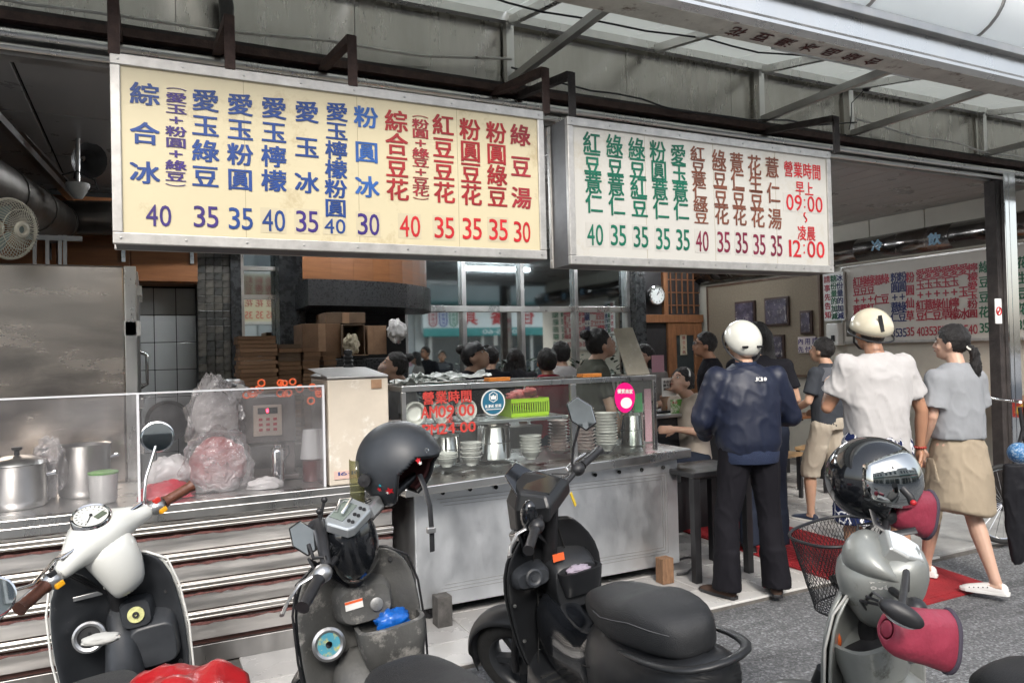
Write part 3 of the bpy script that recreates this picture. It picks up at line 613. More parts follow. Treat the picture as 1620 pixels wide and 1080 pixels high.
# narrow notice beside the menu
p = at(1302, 433, X=7.9); q = at(1336, 506, X=7.9)
t = thing('narrow_notice', 'tall white notice with red and blue characters hanging left of the wall menu', 'notice', (7.9, (p.y+q.y)/2, q.z))
g = MB(); g.b(7.9, 7.93, q.y, p.y, q.z, p.z); g.o('board', m_white, t)
for chars, u, m in (('請事先告知', .2, CRI), ('糖份量的加減', .53, GRN2), ('冰份量的加減', .83, BLK)):
    g = MB()
    for i, ch in enumerate(chars): put_char(g, ch, Vector((7.896, p.y-(p.y-q.y)*u, p.z-.05-(p.z-q.z)*.93*i/(len(chars)) - .03)), UXr, UZ, .1, .095, .03)
    g.o('lettering', m, t)
t = thing('soap_dispenser', 'white wall box under the narrow notice', 'dispenser', tuple(at(1315, 530, X=7.9)))
p = at(1306, 512, X=7.85); q = at(1326, 540, X=7.85); g = MB(); g.b(7.85, 7.99, q.y, p.y, q.z-.05, p.z); g.o('case', WHITEP, t, bevel=.015)
g = MB(); g.b(7.84, 7.849, q.y+.05, q.y+.1, q.z, q.z+.08); g.o('spout', BLACKP, t)
# red banner at the right edge
p = at(1588, 632, X=7.6); q = at(1640, 662, X=7.6)
t = thing('red_banner', 'small red banner with yellow characters at the right edge of the picture', 'banner', (7.6, p.y-.2, q.z))
g = MB(); g.b(7.6, 7.62, p.y-1.0, p.y, q.z, p.z); g.o('cloth', mat('red_banner_cloth', (.4,.02,.015), .6), t); g = MB()
for i, ch in enumerate('巨報中心'): put_char(g, ch, Vector((7.597, p.y-.13-.2*i, (p.z+q.z)/2)), UXr, UZ, .17, .16, .04)
g.o('lettering', mat('yellow_print', (.7,.5,.05), .5), t)
t = thing('long_table', 'long wooden bench table along the wall under the red banner', 'table', (7.5, 5.0, 0))
g = MB(); g.b(7.2, 7.95, 3.95, 5.6, .92, .98); g.o('table_top', m_wood2, t, bevel=.005)
for y in (4.1, 5.5): g = MB(); g.b(7.25, 7.32, y, y+.07, 0, .92); g.o('leg', BLACKP, t)
# ---------------------------------------------------------------- kitchen
m_wtile = mat('white_wall_tile', (.66,.67,.66), .12, var=.1, vs=2, rv=.07, wear=((.3,.3,.3), 6, .7))
kw = thing('kitchen_wall', 'white glazed tile wall behind the fridge in the kitchen corner', 'wall', (.2, 7.6, 0))
g = MB(); g.b(-1.7, .86, 7.52, 7.6, 0, 3.05); g.o('backing', m_joint, kw)
tw, th = .184, .25; first = None
g = MB(); g.b(-tw/2+.003, tw/2-.003, 7.503, 7.52, -th/2+.003, th/2-.003); first = g.o('tile', m_wtile, kw, bevel=.003)
x0k = .432 - tw/2
for j in range(7):
    for i in range(9):
        x = x0k - tw*i; z = 2.213 - th/2 - th*j
        if i == j == 0: first.location = (x, 0, z); first.matrix_parent_inverse = Matrix.Identity(4); first.parent = kw; first.location = (x-.2, -7.6, z); continue
        clone(first, kw, (x-.2, -7.6+random.uniform(-.001,.001), z))
cb = thing('wall_cabinet', 'brown wooden wall cabinet above the white kitchen tiles', 'cabinet', (-.3, 7.3, 2.22))
g = MB(); g.b(-1.2, .43, 7.2, 7.5, 2.225, 2.95); g.o('case', m_wood, cb)
for x0_, x1_ in ((-1.19,-.66),(-.65,-.12),(-.11,.42)): g = MB(); g.b(x0_, x1_, 7.17, 7.198, 2.24, 2.93); d_ = g.o('door', m_wood, cb, bevel=.004); g = MB(); g.b(x1_-.06, x1_-.03, 7.15, 7.17, 2.4, 2.6); g.o('handle', CHROME, d_)
def col_px(name, lab, xa, xb, Y, m, dep=.25, z0=0, z1=3.05, cat='column'):
    a = at(xa, 520, Y=Y).x; b = at(xb, 520, Y=Y).x; return tag(MB().b(a, b, Y, Y+dep, z0, z1).o(name, m, bevel=.006), lab, cat)
m_mosaic = mat('stone_mosaic', (.07,.065,.055), .32, var=.6, vs=10, wear=((.22,.20,.17), 16, .6), bump=.8, bs=24, rv=.15)
# column clad in small stone tiles
sc_ = thing('stone_column', 'dark brown mosaic stone column between the white tiles and the mirror strip', 'column', (at(346,520,Y=7.2).x, 7.3, 0))
a = at(313, 520, Y=7.2).x; b_ = at(366, 520, Y=7.2).x; nx = 4; g = MB(); g.b(a, b_, 7.215, 7.5, 0, 3.05); g.o('core', m_joint, sc_)
ms = [mat('mosaic_%d' % k, c_, .3, var=.5, vs=14, rv=.15) for k, c_ in enumerate(((.06,.056,.05), (.085,.08,.07), (.045,.045,.042), (.10,.092,.078)))]
base = {}
for j in range(30):
    for i in range(nx):
        k = random.randrange(4); w_ = (b_-a)/nx; x = a + w_*(i+.5); z = 1.0 + .068*j
        if k not in base: g = MB(); g.b(-w_/2+.001, w_/2-.001, -.012, .012, -.033, .033); base[k] = g.o('stone', ms[k], sc_, world=False, bevel=.003); base[k].location = (x-sc_.location.x, 7.205-7.3, z)
        else: clone(base[k], sc_, (x-sc_.location.x, 7.205-7.3+random.uniform(-.003,.003), z))
col_px('black_column', 'glossy black column left of the narrow mirror', 366, 383, 7.15, m_stone)
ms_ = thing('mirror_strip', 'narrow framed mirror strip reflecting the back of the yellow sign', 'mirror', (at(412,520,Y=7.4).x, 7.4, 0))
a = at(383, 520, Y=7.4).x; b_ = at(441, 520, Y=7.4).x; zt = at(412, 470, Y=7.4).z
g = MB(); g.b(a+.02, b_-.02, 7.41, 7.43, .9, zt-.02); g.o('mirror_pane', m_mirror, ms_)
g = MB(); g.b(a+.02, b_-.02, 7.41, 7.43, zt+.02, 2.95); g.o('upper_pane', m_mirt, ms_)
for x in (a, b_): g = MB(); g.b(x-.02, x+.02, 7.36, 7.44, .9, 3.0); g.o('frame', STEEL, ms_)
for z in (zt, at(412, 425, Y=7.4).z): g = MB(); g.b(a+.021, b_-.021, 7.37, 7.44, z-.02, z+.02); g.o('frame', STEEL, ms_)
col_px('black_column', 'glossy black column right of the narrow mirror', 443, 484, 7.15, m_stone)
col_px('back_partition', 'dark partition behind the cartons and the work counter', 484, 642, 7.9, mat('dark_partition', (.022,.022,.024), .5, var=.4), .1, cat='partition')
# curved granite hood with wooden cabinets
hd = thing('granite_canopy', 'curved black granite canopy with orange wooden cabinets above the cartons', 'canopy', (2.2, 6.8, 1.95))
m_gran = mat('speckled_granite', (.035,.036,.038), .3, var=.6, vs=60, wear=((.16,.16,.16), 90, .62), rv=.1)
def arcpts(y0, y1, z, r):
    L_ = at(484, 450, Y=6.6).x; R_ = at(722, 450, Y=6.9).x; pts = []
    for k in range(13):
        f = k/12; pts.append((L_ + (R_-L_)*math.sin(f*PI/2)**.9, y0 + (y1-y0)*(1-math.cos(f*PI/2)), z))
    return pts
za, zb_ = at(500, 483, Y=6.5).z, at(500, 441, Y=6.5).z
pts = arcpts(6.5, 7.9, 0, 0); g = MB()
lo = [(x, y, za) for x, y, _ in pts] + [(pts[-1][0], 7.95, za), (pts[0][0], 7.95, za)]; hi = [(x, y, zb_) for x, y, _ in lo]
g.loft([[Vector(p) for p in lo], [Vector(p) for p in hi]]); g.o('granite_fascia', m_gran, hd)
ins = lambda p, z: (p[0]-.04, p[1]+.03, z)
for k in range(12):
    a_, b_ = pts[k], pts[k+1]; g = MB(); g.add([ins(a_, zb_+.002), ins(b_, zb_+.002), ins(b_, 2.95), ins(a_, 2.95)], [(0,1,2,3)])
    if k % 3 == 0: d_ = MB()
    d_.add(g.v, [(0,1,2,3)])
    if k % 3 == 2: d_.o('cabinet_door', m_wood, hd, solid=.015)
# fridge
fr = thing('fridge', 'tall stainless steel upright fridge with scuffed side at the left edge', 'fridge', (-.6, 5.5, 0))
g = MB(); g.b(-1.2, -.115, 5.0, 6.3, .12, 2.12); g.o('body', STEELW, fr, bevel=.012)
g = MB(); g.b(-.115, -.05, 5.0, 5.06, .12, 2.12); g.o('door_post', STEEL, fr, bevel=.004); g = MB(); g.b(-.115, -.05, 6.24, 6.3, .12, 2.12); g.o('door_post', STEEL, fr, bevel=.004)
for z0, z1 in ((1.17, 2.1), (.15, 1.13)):
    for y0_, y1_ in ((5.08, 5.64), (5.66, 6.22)):
        g = MB(); g.b(-.11, -.04, y0_, y1_, z0, z1); d_ = g.o('door', STEELD, fr, bevel=.01)
        g = MB(); g.tube([(-.04, y1_-.06, z0+.2), (.0, y1_-.06, z0+.22), (.0, y1_-.06, z0+.42), (-.04, y1_-.06, z0+.44)], .01, 8); g.o('handle', CHROME, d_, smooth=True)
        for z in (z0+.12, z1-.12): g = MB(); g.b(-.055, -.02, y0_+.0, y0_+.09, z-.03, z+.03); g.o('hinge', STEEL, d_, bevel=.004)
g = MB(); g.b(-.12, -.03, 5.0, 5.075, 1.70, 1.79); g.o('hinge_cover', WHITEP, fr, bevel=.004)
for x in (-1.1, -.2): g = MB(); g.b(x-.03, x+.03, 5.1, 5.16, 0, .12); g.o('leg', BLACKP, fr)
# exhaust ducts, top left
m_duct = steel('greasy_duct', (.13,.12,.11), .42, .6, 2, tint=((.10,.08,.06), 4, .58))
dt = thing('exhaust_duct', 'wide grey exhaust duct running down the left kitchen wall', 'duct', (-1.2, 5, 2.5))
a = at(-70, 265, D=3.8); b_ = at(88, 352, D=5.8)
b2 = at(105, 350, D=5.8)
g = MB(); g.tube([a, a.lerp(b_, .33), a.lerp(b_, .66), b_], .16, 20); g.o('pipe', m_duct, dt, smooth=True)
for f in (.33, .66, .97): p = a.lerp(b_, f); d_ = (b_-a).normalized()*.015; g = MB(); g.tube([p-d_, p+d_], .168, 20); g.o('seam', m_duct, dt, smooth=True)
g = MB(); g.tube([at(70, 345, D=5.9), at(185, 345, D=6.1), at(420, 345, D=6.6)], .14, 20); g.o('cross_pipe', m_duct, dt, smooth=True)
a = at(-20, 170, D=4.2); b_ = at(112, 312, D=6.2); g = MB(); g.bar(a, b_, .05); g.bar(a+Vector((0,0,.09)), b_+Vector((0,0,.09)), .03); g.o('hanger_rail', STEELD, dt)
# wall boards top left
y = 4.3
lw = bpy.data.objects['wall_left']
while y < 9: g = MB(); g.b(-1.745, -1.73, y, y+.29, 1.2, 3.05); g.o('wall_board', m_lino, lw, bevel=.003); y += .3
# pendant lamp + horn speaker
pd = thing('pendant_fitting', 'white plastic pendant fitting on a thin steel rod near the ceiling', 'lamp', tuple(at(123, 300, D=5)))
p = at(123, 302, D=5.0); q = at(123, 168, D=5.0)
g = MB(); g.tube([p, q], .014, 8); g.o('rod', STEEL, pd, smooth=True)
g = MB(); g.lathe([(.005,-.055),(.03,-.05),(.06,.0),(.075,.035),(.07,.05),(.02,.055)], 18, p); g.o('cup', WHITEP, pd, smooth=True)
g = MB(); g.lathe([(.1,0),(.02,-.04)], 12, q, cap=True); g.o('ceiling_plate', STEELD, pd)
g = MB(); g.tube([p+Vector((-.06,0,.06)), p+Vector((-.09,0,.1)), p+Vector((0,-.02,.13)), p+Vector((.1,0,.08)), p+Vector((.12,0,.02)), p+Vector((.05,0,0))], .006, 6); g.o('cable', BLACKP, pd, smooth=True)
hs_ = thing('horn_speaker', 'small black horn loudspeaker hanging beside the pendant rod', 'loudspeaker', tuple(at(145, 255, D=5.2)))
c = at(128, 250, D=5.2); e_ = at(152, 258, D=5.1); dirv = (e_-c).normalized()
TT = dirv.to_track_quat('Z', 'Y').to_matrix()
g = MB(); g.lathe([(.03,0),(.035,.03),(.07,.08),(.12,.11),(.125,.115),(.11,.11),(.02,.04)], 18, c, TT); g.o('horn', BLACKP, hs_, smooth=True)
g = MB(); g.tube([c, c+Vector((-.02,0,-.02)), c+Vector((-.03,.0,-.15))], .02, 8); g.o('bracket', BLACKP, hs_, smooth=True)
# fan
c = at(16, 362, D=3.75); fn = thing('wall_fan', 'round beige wire fan at the left edge above the fridge', 'fan', tuple(c))
fd = (Vector((.75, -.6, -.12))).normalized(); TT = fd.to_track_quat('Z', 'Y').to_matrix(); m_fan = mat('beige_fan_wire', (.6,.57,.47), .4)
g = MB()
for k in range(48):
    a_ = 2*PI*k/48; g.tube([c + TT @ Vector((r*math.cos(a_+s_), r*math.sin(a_+s_), z)) for r, z, s_ in ((.03,.07,0),(.09,.065,.1),(.135,.04,.2),(.15,0,.25),(.13,-.04,.3),(.05,-.07,.35))], .0016, 4, cap=False)
g.o('cage', m_fan, fn)
g = MB(); [g.tube([c + TT @ Vector((r*math.cos(a_), r*math.sin(a_), z)) for a_ in [2*PI*q/36 for q in range(37)]], w_, 6, cap=False) for r, z, w_ in ((.15,0,.007),(.10,.062,.002),(.03,.071,.012))]; g.o('ring', m_fan, fn, smooth=True)
for k in range(3):
    a_ = 2*PI*k/3; g = MB(); g.add([c + TT @ Vector((r*math.cos(a_+o_), r*math.sin(a_+o_), z)) for r, o_, z in ((.02,0,-.01),(.12,-.35,.02),(.125,.35,-.02),(.02,.6,.01))], [(0,1,2,3)]); g.o('blade', mat('smoky_blade', (.25,.3,.28), .3), fn, solid=.002)
g = MB(); g.ell(c - fd*.12, (.05,.05,.07), 14, 8, TT); g.tube([c-fd*.16, c-fd*.2+Vector((0,0,-.1)), c-fd*.3+Vector((0,0,-.2))], .015, 8); g.o('motor', m_fan, fn, smooth=True)
# wiring above the fridge
g = MB(); 
for x in (55, 75, 95, 103): g.bar(at(x, 372, Y=5.6), at(x, 420, Y=5.6), .02)
g.bar(at(40, 375, Y=5.6), at(130, 378, Y=5.6), .03); tag(g.o('shelf_rack', STEELD), 'small steel wire rack standing on top of the fridge', 'rack')
# ================================================================ COUNTER AND WHAT STANDS ON IT
def sheet_glass(name, tint, haze, hcol=(.6,.6,.6), rough=.04, smear=0., crumple=0.):
    m = bpy.data.materials.new(name); m.use_nodes = True; t = m.node_tree; t.nodes.clear(); L = t.links.new; N = t.nodes.new
    out = N('ShaderNodeOutputMaterial'); tr = N('ShaderNodeBsdfTransparent'); tr.inputs[0].default_value = (*tint, 1)
    gl = N('ShaderNodeBsdfGlossy'); gl.inputs['Roughness'].default_value = rough
    df = N('ShaderNodeBsdfDiffuse'); df.inputs[0].default_value = (*hcol, 1)
    if crumple:
        cn_ = N('ShaderNodeTexNoise'); cn_.inputs['Scale'].default_value = 16; cn_.inputs['Detail'].default_value = 5; cn_.inputs['Distortion'].default_value = 1.2; ct = N('ShaderNodeTexCoord'); L(ct.outputs['Object'], cn_.inputs['Vector'])
        cb = N('ShaderNodeBump'); cb.inputs['Strength'].default_value = crumple; cb.inputs['Distance'].default_value = .04; L(cn_.outputs[0], cb.inputs['Height']); L(cb.outputs[0], gl.inputs['Normal']); L(cb.outputs[0], df.inputs['Normal'])
    m1 = N('ShaderNodeMixShader'); m1.inputs[0].default_value = haze; L(tr.outputs[0], m1.inputs[1]); L(df.outputs[0], m1.inputs[2])
    if smear:
        n = N('ShaderNodeTexNoise'); n.inputs['Scale'].default_value = 3; n.inputs['Detail'].default_value = 7; tc = N('ShaderNodeTexCoord'); L(tc.outputs['Object'], n.inputs['Vector'])
        mr = N('ShaderNodeMapRange'); L(n.outputs[0], mr.inputs[0]); mr.inputs[1].default_value = .4; mr.inputs[2].default_value = .75; mr.inputs[3].default_value = haze*.5; mr.inputs[4].default_value = haze+smear; L(mr.outputs[0], m1.inputs[0])
    lw = N('ShaderNodeLayerWeight'); pw = N('ShaderNodeMath'); pw.operation = 'POWER'; L(lw.outputs['Facing'], pw.inputs[0]); pw.inputs[1].default_value = 4; fr = N('ShaderNodeMapRange'); L(pw.outputs[0], fr.inputs[0]); fr.inputs[3].default_value = .16 if crumple else .035; fr.inputs[4].default_value = .75 if crumple else .6; m2 = N('ShaderNodeMixShader'); L(fr.outputs[0], m2.inputs[0]); L(m1.outputs[0], m2.inputs[1]); L(gl.outputs[0], m2.inputs[2]); L(m2.outputs[0], out.inputs[0])
    return m
ACR = sheet_glass('scratched_acrylic', (.93,.93,.94), .05, (.6,.59,.6), .05, .10)
GLS = sheet_glass('clear_case_glass', (.95,.97,.96), .02)
PLB = sheet_glass('thin_clear_bag', (.86,.84,.84), .22, (.8,.76,.76), .14, .25, 1.)
WHT = mat('white_melamine', (.78,.77,.74), .22, var=.04, rv=.05)
CEIL = mat('pale_plastic', (.66,.64,.58), .4, var=.1)
# --- left counter with steel slatted front
lc = thing('slatted_counter', 'left kitchen counter with a brown and steel slatted front and steel rim', 'counter', (.2, 4.4, 0))
X0, X1 = -1.7, 1.235
g = MB(); g.b(X0, X1, 4.15, 4.9, .02, .76); g.o('carcass', mat('brown_backing', (.12,.05,.04), .6, var=.4, vs=12), lc)
g = MB(); g.b(X0, X1+.03, 4.07, 4.95, .80, .838); g.b(X0, X1+.03, 4.07, 4.085, .755, .80); g.o('steel_rim', STEEL, lc, bevel=.004)
g = MB(); g.b(X0, X1, 4.12, 4.149, .0, .098); g.o('kick_plate', STEELD, lc, bevel=.003)
m_slat = steel('shutter_slat', (.82,.79,.76), .42, .35, 2.5, (.3,1,4), .12, .12, tint=((.5,.45,.42), 9, .6))
m_brn = mat('sticky_brown_strip', (.13,.05,.045), .6, var=.5, vs=60)
for k in range(5):
    z = .10 + .152*k - (.02 if k == 4 else 0); top = min(z+.112, .752)
    g = MB(); g.b(X0, X1, 4.11, 4.148, z+.03, top-.0); g.o('slat', m_slat, lc, bevel=.003)
    g = MB(); n = 90; up_ = [(X0+(X1-X0)*i/n, 4.106, top+.006+random.uniform(-.004,.004)) for i in range(n+1)]; dn = [(x, y, top-.004+random.uniform(-.005,.004)) for x, y, _ in up_]
    g.add(up_+dn, [(i, i+n+1, i+n+2, i+1) for i in range(n)]); g.o('adhesive_strip', m_brn, lc, solid=.003)
RAILM = steel('satin_rail', (.60,.58,.55), .36, .1, 3, (1,1,1), .08, .08)
for k in range(1, 5):
    z = .02 + .152*k
    g = MB(); g.tube([(X0, 4.098, z+.094), (X1, 4.098, z+.094)], .013, 12); g.tube([(X0, 4.103, z+.072), (X1, 4.103, z+.072)], .009, 10); g.o('round_rail', RAILM, lc, smooth=True)
# --- acrylic sneeze guard
sg = thing('acrylic_guard', 'scratched clear acrylic guard standing along the left counter edge', 'guard', (.2, 4.1, .84))
xm = at(218, 640, Y=4.1).x; xr = at(513, 640, Y=4.1).x
for a_, b_ in ((X0, xm-.006), (xm+.006, xr-.012)):
    g = MB(); g.b(a_, b_, 4.096, 4.102, .842, 1.385); g.o('acrylic_pane', ACR, sg)
m_edge = mat('acrylic_edge', (.62,.63,.66), .2)
g = MB(); g.b(X0, xr, 4.092, 4.106, 1.3855, 1.394); g.o('edge_strip', m_edge, sg)
g = MB(); g.b(xm-.006, xm+.006, 4.09, 4.108, .84, 1.385); g.b(xr-.012, xr, 4.09, 4.12, .84, 1.385); g.o('corner_strip', m_edge, sg)
g = MB(); g.b(xr-.008, xr, 4.12, 4.75, .842, 1.385); g.o('acrylic_pane', ACR, sg)
# things behind the guard
def pot(px, pyb, w_px, h_px, Y, lab, lid=True, m=STEEL, nm='stock_pot', z=.84):
    c = at(px, pyb, Y=Y); k = (at(px+1, pyb, Y=Y)-at(px, pyb, Y=Y)).length; r = w_px*k/2; h = h_px*k
    t = thing(nm, lab, 'pot', (c.x, Y, z)); g = MB(); g.lathe([(r*.9,0),(r*.98,.01),(r,.04),(r,h),(r*1.04,h+.006),(r*.97,h),(r*.95,.02),(.001,.02)], 32, (0,0,0)); g.o('body', m, t, world=False, smooth=True)
    if lid:
        g = MB(); g.lathe([(r*1.03,h+.008),(r*.98,h+.02),(r*.5,h+.045),(.03,h+.05),(.001,h+.05)], 32); l_ = g.o('lid', m, t, world=False, smooth=True)
        g = MB(); g.lathe([(.012,h+.05),(.012,h+.07),(.024,h+.078),(.024,h+.09),(.001,h+.092)], 14); o_ = g.o('knob', BLACKP, l_, world=True, smooth=True); o_.matrix_parent_inverse = Matrix.Identity(4)
    for s in (-1, 1): g = MB(); g.tube([(s*r,-.04,h*.75),(s*(r+.035),-.035,h*.76),(s*(r+.035),.035,h*.76),(s*r,.04,h*.75)], .006, 6); g.o('handle', CHROME, t, world=False, smooth=True)
    return t
pot(28, 800, 96, 78, 4.42, 'large lidded stainless steel pot at the left end behind the guard')
pot(135, 800, 84, 90, 4.6, 'wide dented steel basin pot behind the acrylic guard', lid=False, m=STEELD)
pot(70, 790, 40, 60, 4.65, 'dark narrow pot of red syrup between the two steel pots', m=mat('dark_pot_enamel', (.09,.03,.03), .3))
t = thing('white_tub', 'white plastic tub with green rim behind the guard', 'tub', tuple(at(164, 800, Y=4.3)))
c = at(164, 796, Y=4.3); g = MB(); g.lathe([(.055,0),(.062,.01),(.066,.14),(.069,.145),(.06,.14),(.001,.13)], 24, (c.x, 4.3, .84)); g.o('tub', WHT, t, smooth=True)
g = MB(); g.lathe([(.068,.145),(.07,.155),(.05,.16),(.001,.16)], 24, (c.x, 4.3, .84)); g.o('lid', mat('green_lid', (.12,.35,.06), .4), t, smooth=True)
def blob(c, r, seed, amp=.25, n=28, m=18, floor_z=None):
    g = MB(); rings = []
    for i in range(m+1):
        a = -PI/2+PI*i/m; ring = []
        for j in range(n):
            b = 2*PI*j/n; d = Vector((math.cos(a)*math.cos(b), math.cos(a)*math.sin(b), math.sin(a)))
            k = 1 + min(amp, .45)*(abs(mn.noise(d*1.8+Vector((seed,0,0)))*1.2) + .45*abs(mn.noise(d*5+Vector((0,seed,0)))) + .18*abs(mn.noise(d*11+Vector((0,seed,3)))) - .3)
            p = Vector((d.x*r[0]*k, d.y*r[1]*k, d.z*r[2]*k)) + Vector(c)
            if floor_z is not None: p.z = max(p.z, floor_z)
            ring.append(p)
        rings.append(ring)
    g.loft(rings); return g
PINK = mat('pink_food', (.55,.14,.14), .5, var=.35, vs=25); WBAG = mat('white_plastic_bag', (.62,.60,.59), .28, var=.12, vs=8, bump=1., bs=11)
def bag(lab, px, py, wpx, hpx, Y, m, seed, amp=.25, inner=None):
    c = at(px, py, Y=Y); k = .00345*Y/4.1; r = (wpx*k/2, wpx*k/2*.6, hpx*k/2)
    t = thing('plastic_bag', lab, 'bag', tuple(c)); fz = .842
    if inner: blob(c, (r[0]*.8, r[1]*.8, r[2]*.8), seed+3, .2, floor_z=fz+.002).o('contents', inner, t, smooth=True)
    blob(c, r, seed, amp, 40, 26, fz).o('bag_film', m, t, smooth=True); return t
bag('clear plastic bag full of pink balls behind the guard', 345, 735, 96, 100, 4.35, PLB, 1, .35, PINK)
bag('tall white knotted bag standing on top of the pink one', 340, 660, 74, 110, 4.5, PLB, 4, .45, WBAG)
bag('grey haze bag hanging behind the white knotted bag', 378, 650, 70, 76, 4.62, WBAG, 7, .25)
bag('low white bag lying beside the pink bag', 270, 755, 66, 60, 4.4, WBAG, 9, .3)
bag('red bag of fruit lying low at the guard', 265, 785, 70, 44, 4.25, mat('red_bag', (.5,.05,.07), .35, var=.3), 11, .35)
bag('crumpled clear bag at the corner of the guard', 80, 740, 40, 80, 4.5, PLB, 13, .5)
bag('small flat white bag beside the steel cup', 420, 768, 52, 26, 4.25, WBAG, 15, .3)
# black plastic bag on top of guard objects
c = at(352, 612, Y=4.7); t = tag(blob(c, (.13,.1,.045), 21, .6).o('plastic_bag', mat('grey_film', (.16,.16,.165), .25, var=.5, vs=20), smooth=True), 'crumpled dark grey plastic bag on the carton below the sheets', 'bag')
# hanging frying pan silhouettes, steel cylinder, cup, controller
p = at(265, 665, Y=4.85); t = thing('round_pan', 'dark round pan standing upright behind the guard', 'pan', tuple(p))
g = MB(); g.lathe([(.001,0),(.1,0),(.12,.03),(.122,.03),(.1,-.004),(.001,-.004)], 28, p, TY); g.o('pan', BLACKP, t, smooth=True); g = MB(); g.tube([p+Vector((-.03,0,-.11)), p+Vector((-.06,0,-.17))], .012, 8); g.o('handle', BLACKP, t)
c = at(440, 760, Y=4.35); t = thing('steel_shaker', 'slim stainless steel cylinder flask behind the guard', 'flask', (c.x, 4.35, .84))
g = MB(); g.lathe([(.035,0),(.037,.01),(.037,.18),(.03,.2),(.022,.205),(.022,.22),(.001,.222)], 20); g.o('flask', CHROME, t, world=False, smooth=True)
g = MB(); g.tube([(.03,0,.19),(.06,0,.21),(.065,0,.17),(.037,0,.13)], .005, 6); g.o('handle', BLACKP, t, world=False, smooth=True)
c = at(493, 722, Y=4.35); t = thing('plastic_cup', 'upside down translucent plastic cup on a dark canister', 'cup', (c.x, 4.35, .84))
PLC = sheet_glass('cup_plastic', (.85,.85,.85), .45, (.8,.8,.8), .2); zc_ = at(493, 724, Y=4.35).z
g = MB(); g.lathe([(.066,zc_-.84),(.064,zc_-.835),(.045,zc_-.84+.165),(.001,zc_-.84+.167)], 24); g.o('cup', PLC, t, world=False, smooth=True)
g = MB(); g.lathe([(.05,0),(.052,.01),(.052,zc_-.85),(.001,zc_-.85)], 24); g.o('canister', mat('brown_canister', (.10,.035,.035), .35), t, world=False, smooth=True)
c = at(424, 665, Y=4.5); t = thing('sealing_machine', 'dark cup sealing machine with a button panel and red display', 'machine', (c.x, 4.6, .84))
g = MB(); g.b(c.x-.16, c.x+.16, 4.52, 4.8, c.z-.13, c.z+.14); g.b(c.x-.16, c.x-.1, 4.55, 4.8, .84, c.z-.13); g.b(c.x+.1, c.x+.16, 4.55, 4.8, .84, c.z-.13); g.b(c.x-.17, c.x+.17, 4.46, 4.8, .84, .87); g.o('housing', mat('grey_machine', (.15,.13,.125), .4, .4, var=.2), t, bevel=.008)
g = MB(); g.b(c.x-.08, c.x+.08, 4.508, 4.52, c.z-.09, c.z+.09); g.o('control_panel', mat('beige_panel', (.4,.33,.28), .4), t, bevel=.003)
g = MB(); g.b(c.x-.055, c.x+.055, 4.503, 4.508, c.z+.04, c.z+.075); g.o('display', BLACKP, t)
g = MB(); g.b(c.x-.008, c.x+.004, 4.5, 4.503, c.z+.047, c.z+.068); g.o('red_digit', mat('red_led', (1,.02,.05), .5, emit=6), t)
for i in range(3):
    for j in range(3): g = MB(); g.b(c.x-.05+.04*i, c.x-.03+.04*i, 4.502, 4.508, c.z-.06+.03*j, c.z-.045+.03*j); g.o('button', DRED, t)
# orange flower hooks on the guard top
m_or = mat('orange_plastic_hooks', (.75,.13,.04), .4)
for (cx_, cy_, lab) in ((402, 615, 'left orange ring cluster on the guard top'), (446, 612, 'middle orange ring cluster on the guard top'), (490, 622, 'right orange ring cluster on the guard pane')):
    t = thing('orange_hook', lab, 'hook', tuple(at(cx_, cy_, Y=4.12)), group='orange ring clusters on the guard'); random.seed(cx_)
    for k in range(7):
        p = at(cx_+random.uniform(-18,18), cy_+random.uniform(-12,16), Y=4.115+.003*k); g = MB(); R_ = random.uniform(.012, .02)
        g.tube([p+Vector((R_*math.cos(a), 0, R_*math.sin(a))) for a in [2*PI*q/14 for q in range(15)]], .005, 6, cap=False); g.o('ring', m_or, t, smooth=True)
random.seed(11)
# work table behind with cartons and stacks of flattened cardboard
g = MB(); a = at(370, 640, Y=5.2).x; tag(g.b(a, 3.4, 5.1, 5.9, .0, .98).o('work_counter', STEELD, bevel=.01), 'steel work counter behind the guard carrying the cardboard stacks', 'counter')
m_cb = [mat('cardboard_%d' % k, c_, .85, var=.25, vs=8) for k, c_ in enumerate(((.26,.15,.085), (.33,.2,.12), (.20,.115,.065), (.15,.10,.065)))]
def cstack(xa, xb, ytop, Y, lab, n, dark=0, dep=.3):
    p = at(xa, ytop, Y=Y); q = at(xb, ytop, Y=Y); z = .985; h = (p.z-z)/n; w_ = q.x-p.x; first = {}
    for k in range(n):
        mk = random.choice((0,0,1,2) if not dark else (2,3,0,3)); nm = 'cardboard_sheet'
        if mk not in first: g = MB(); g.b(-w_/2, w_/2, 0, dep, .0, h*.9); o = g.o(nm, m_cb[mk]); first[mk] = o
        else: o = first[mk].copy(); COL.objects.link(o)
        o.location = ((p.x+q.x)/2 + random.uniform(-.008,.008), Y+random.uniform(-.008,.008), z + k*h); o.rotation_euler = (random.uniform(-.006,.006), 0, random.uniform(-.02,.02))
        tag(o, ('topmost flat cardboard tray of the ' if k == n-1 else 'flat cardboard tray inside the ') + lab, 'cardboard', lab + ' of cardboard trays')
cstack(378, 437, 531, 5.2, 'tallest wide stack at left', 26)
cstack(440, 476, 544, 5.22, 'darker second stack', 22, 1)
cstack(479, 505, 550, 5.2, 'narrow third stack', 22)
cstack(511, 531, 555, 5.25, 'shortest narrow fourth stack', 18, 1)
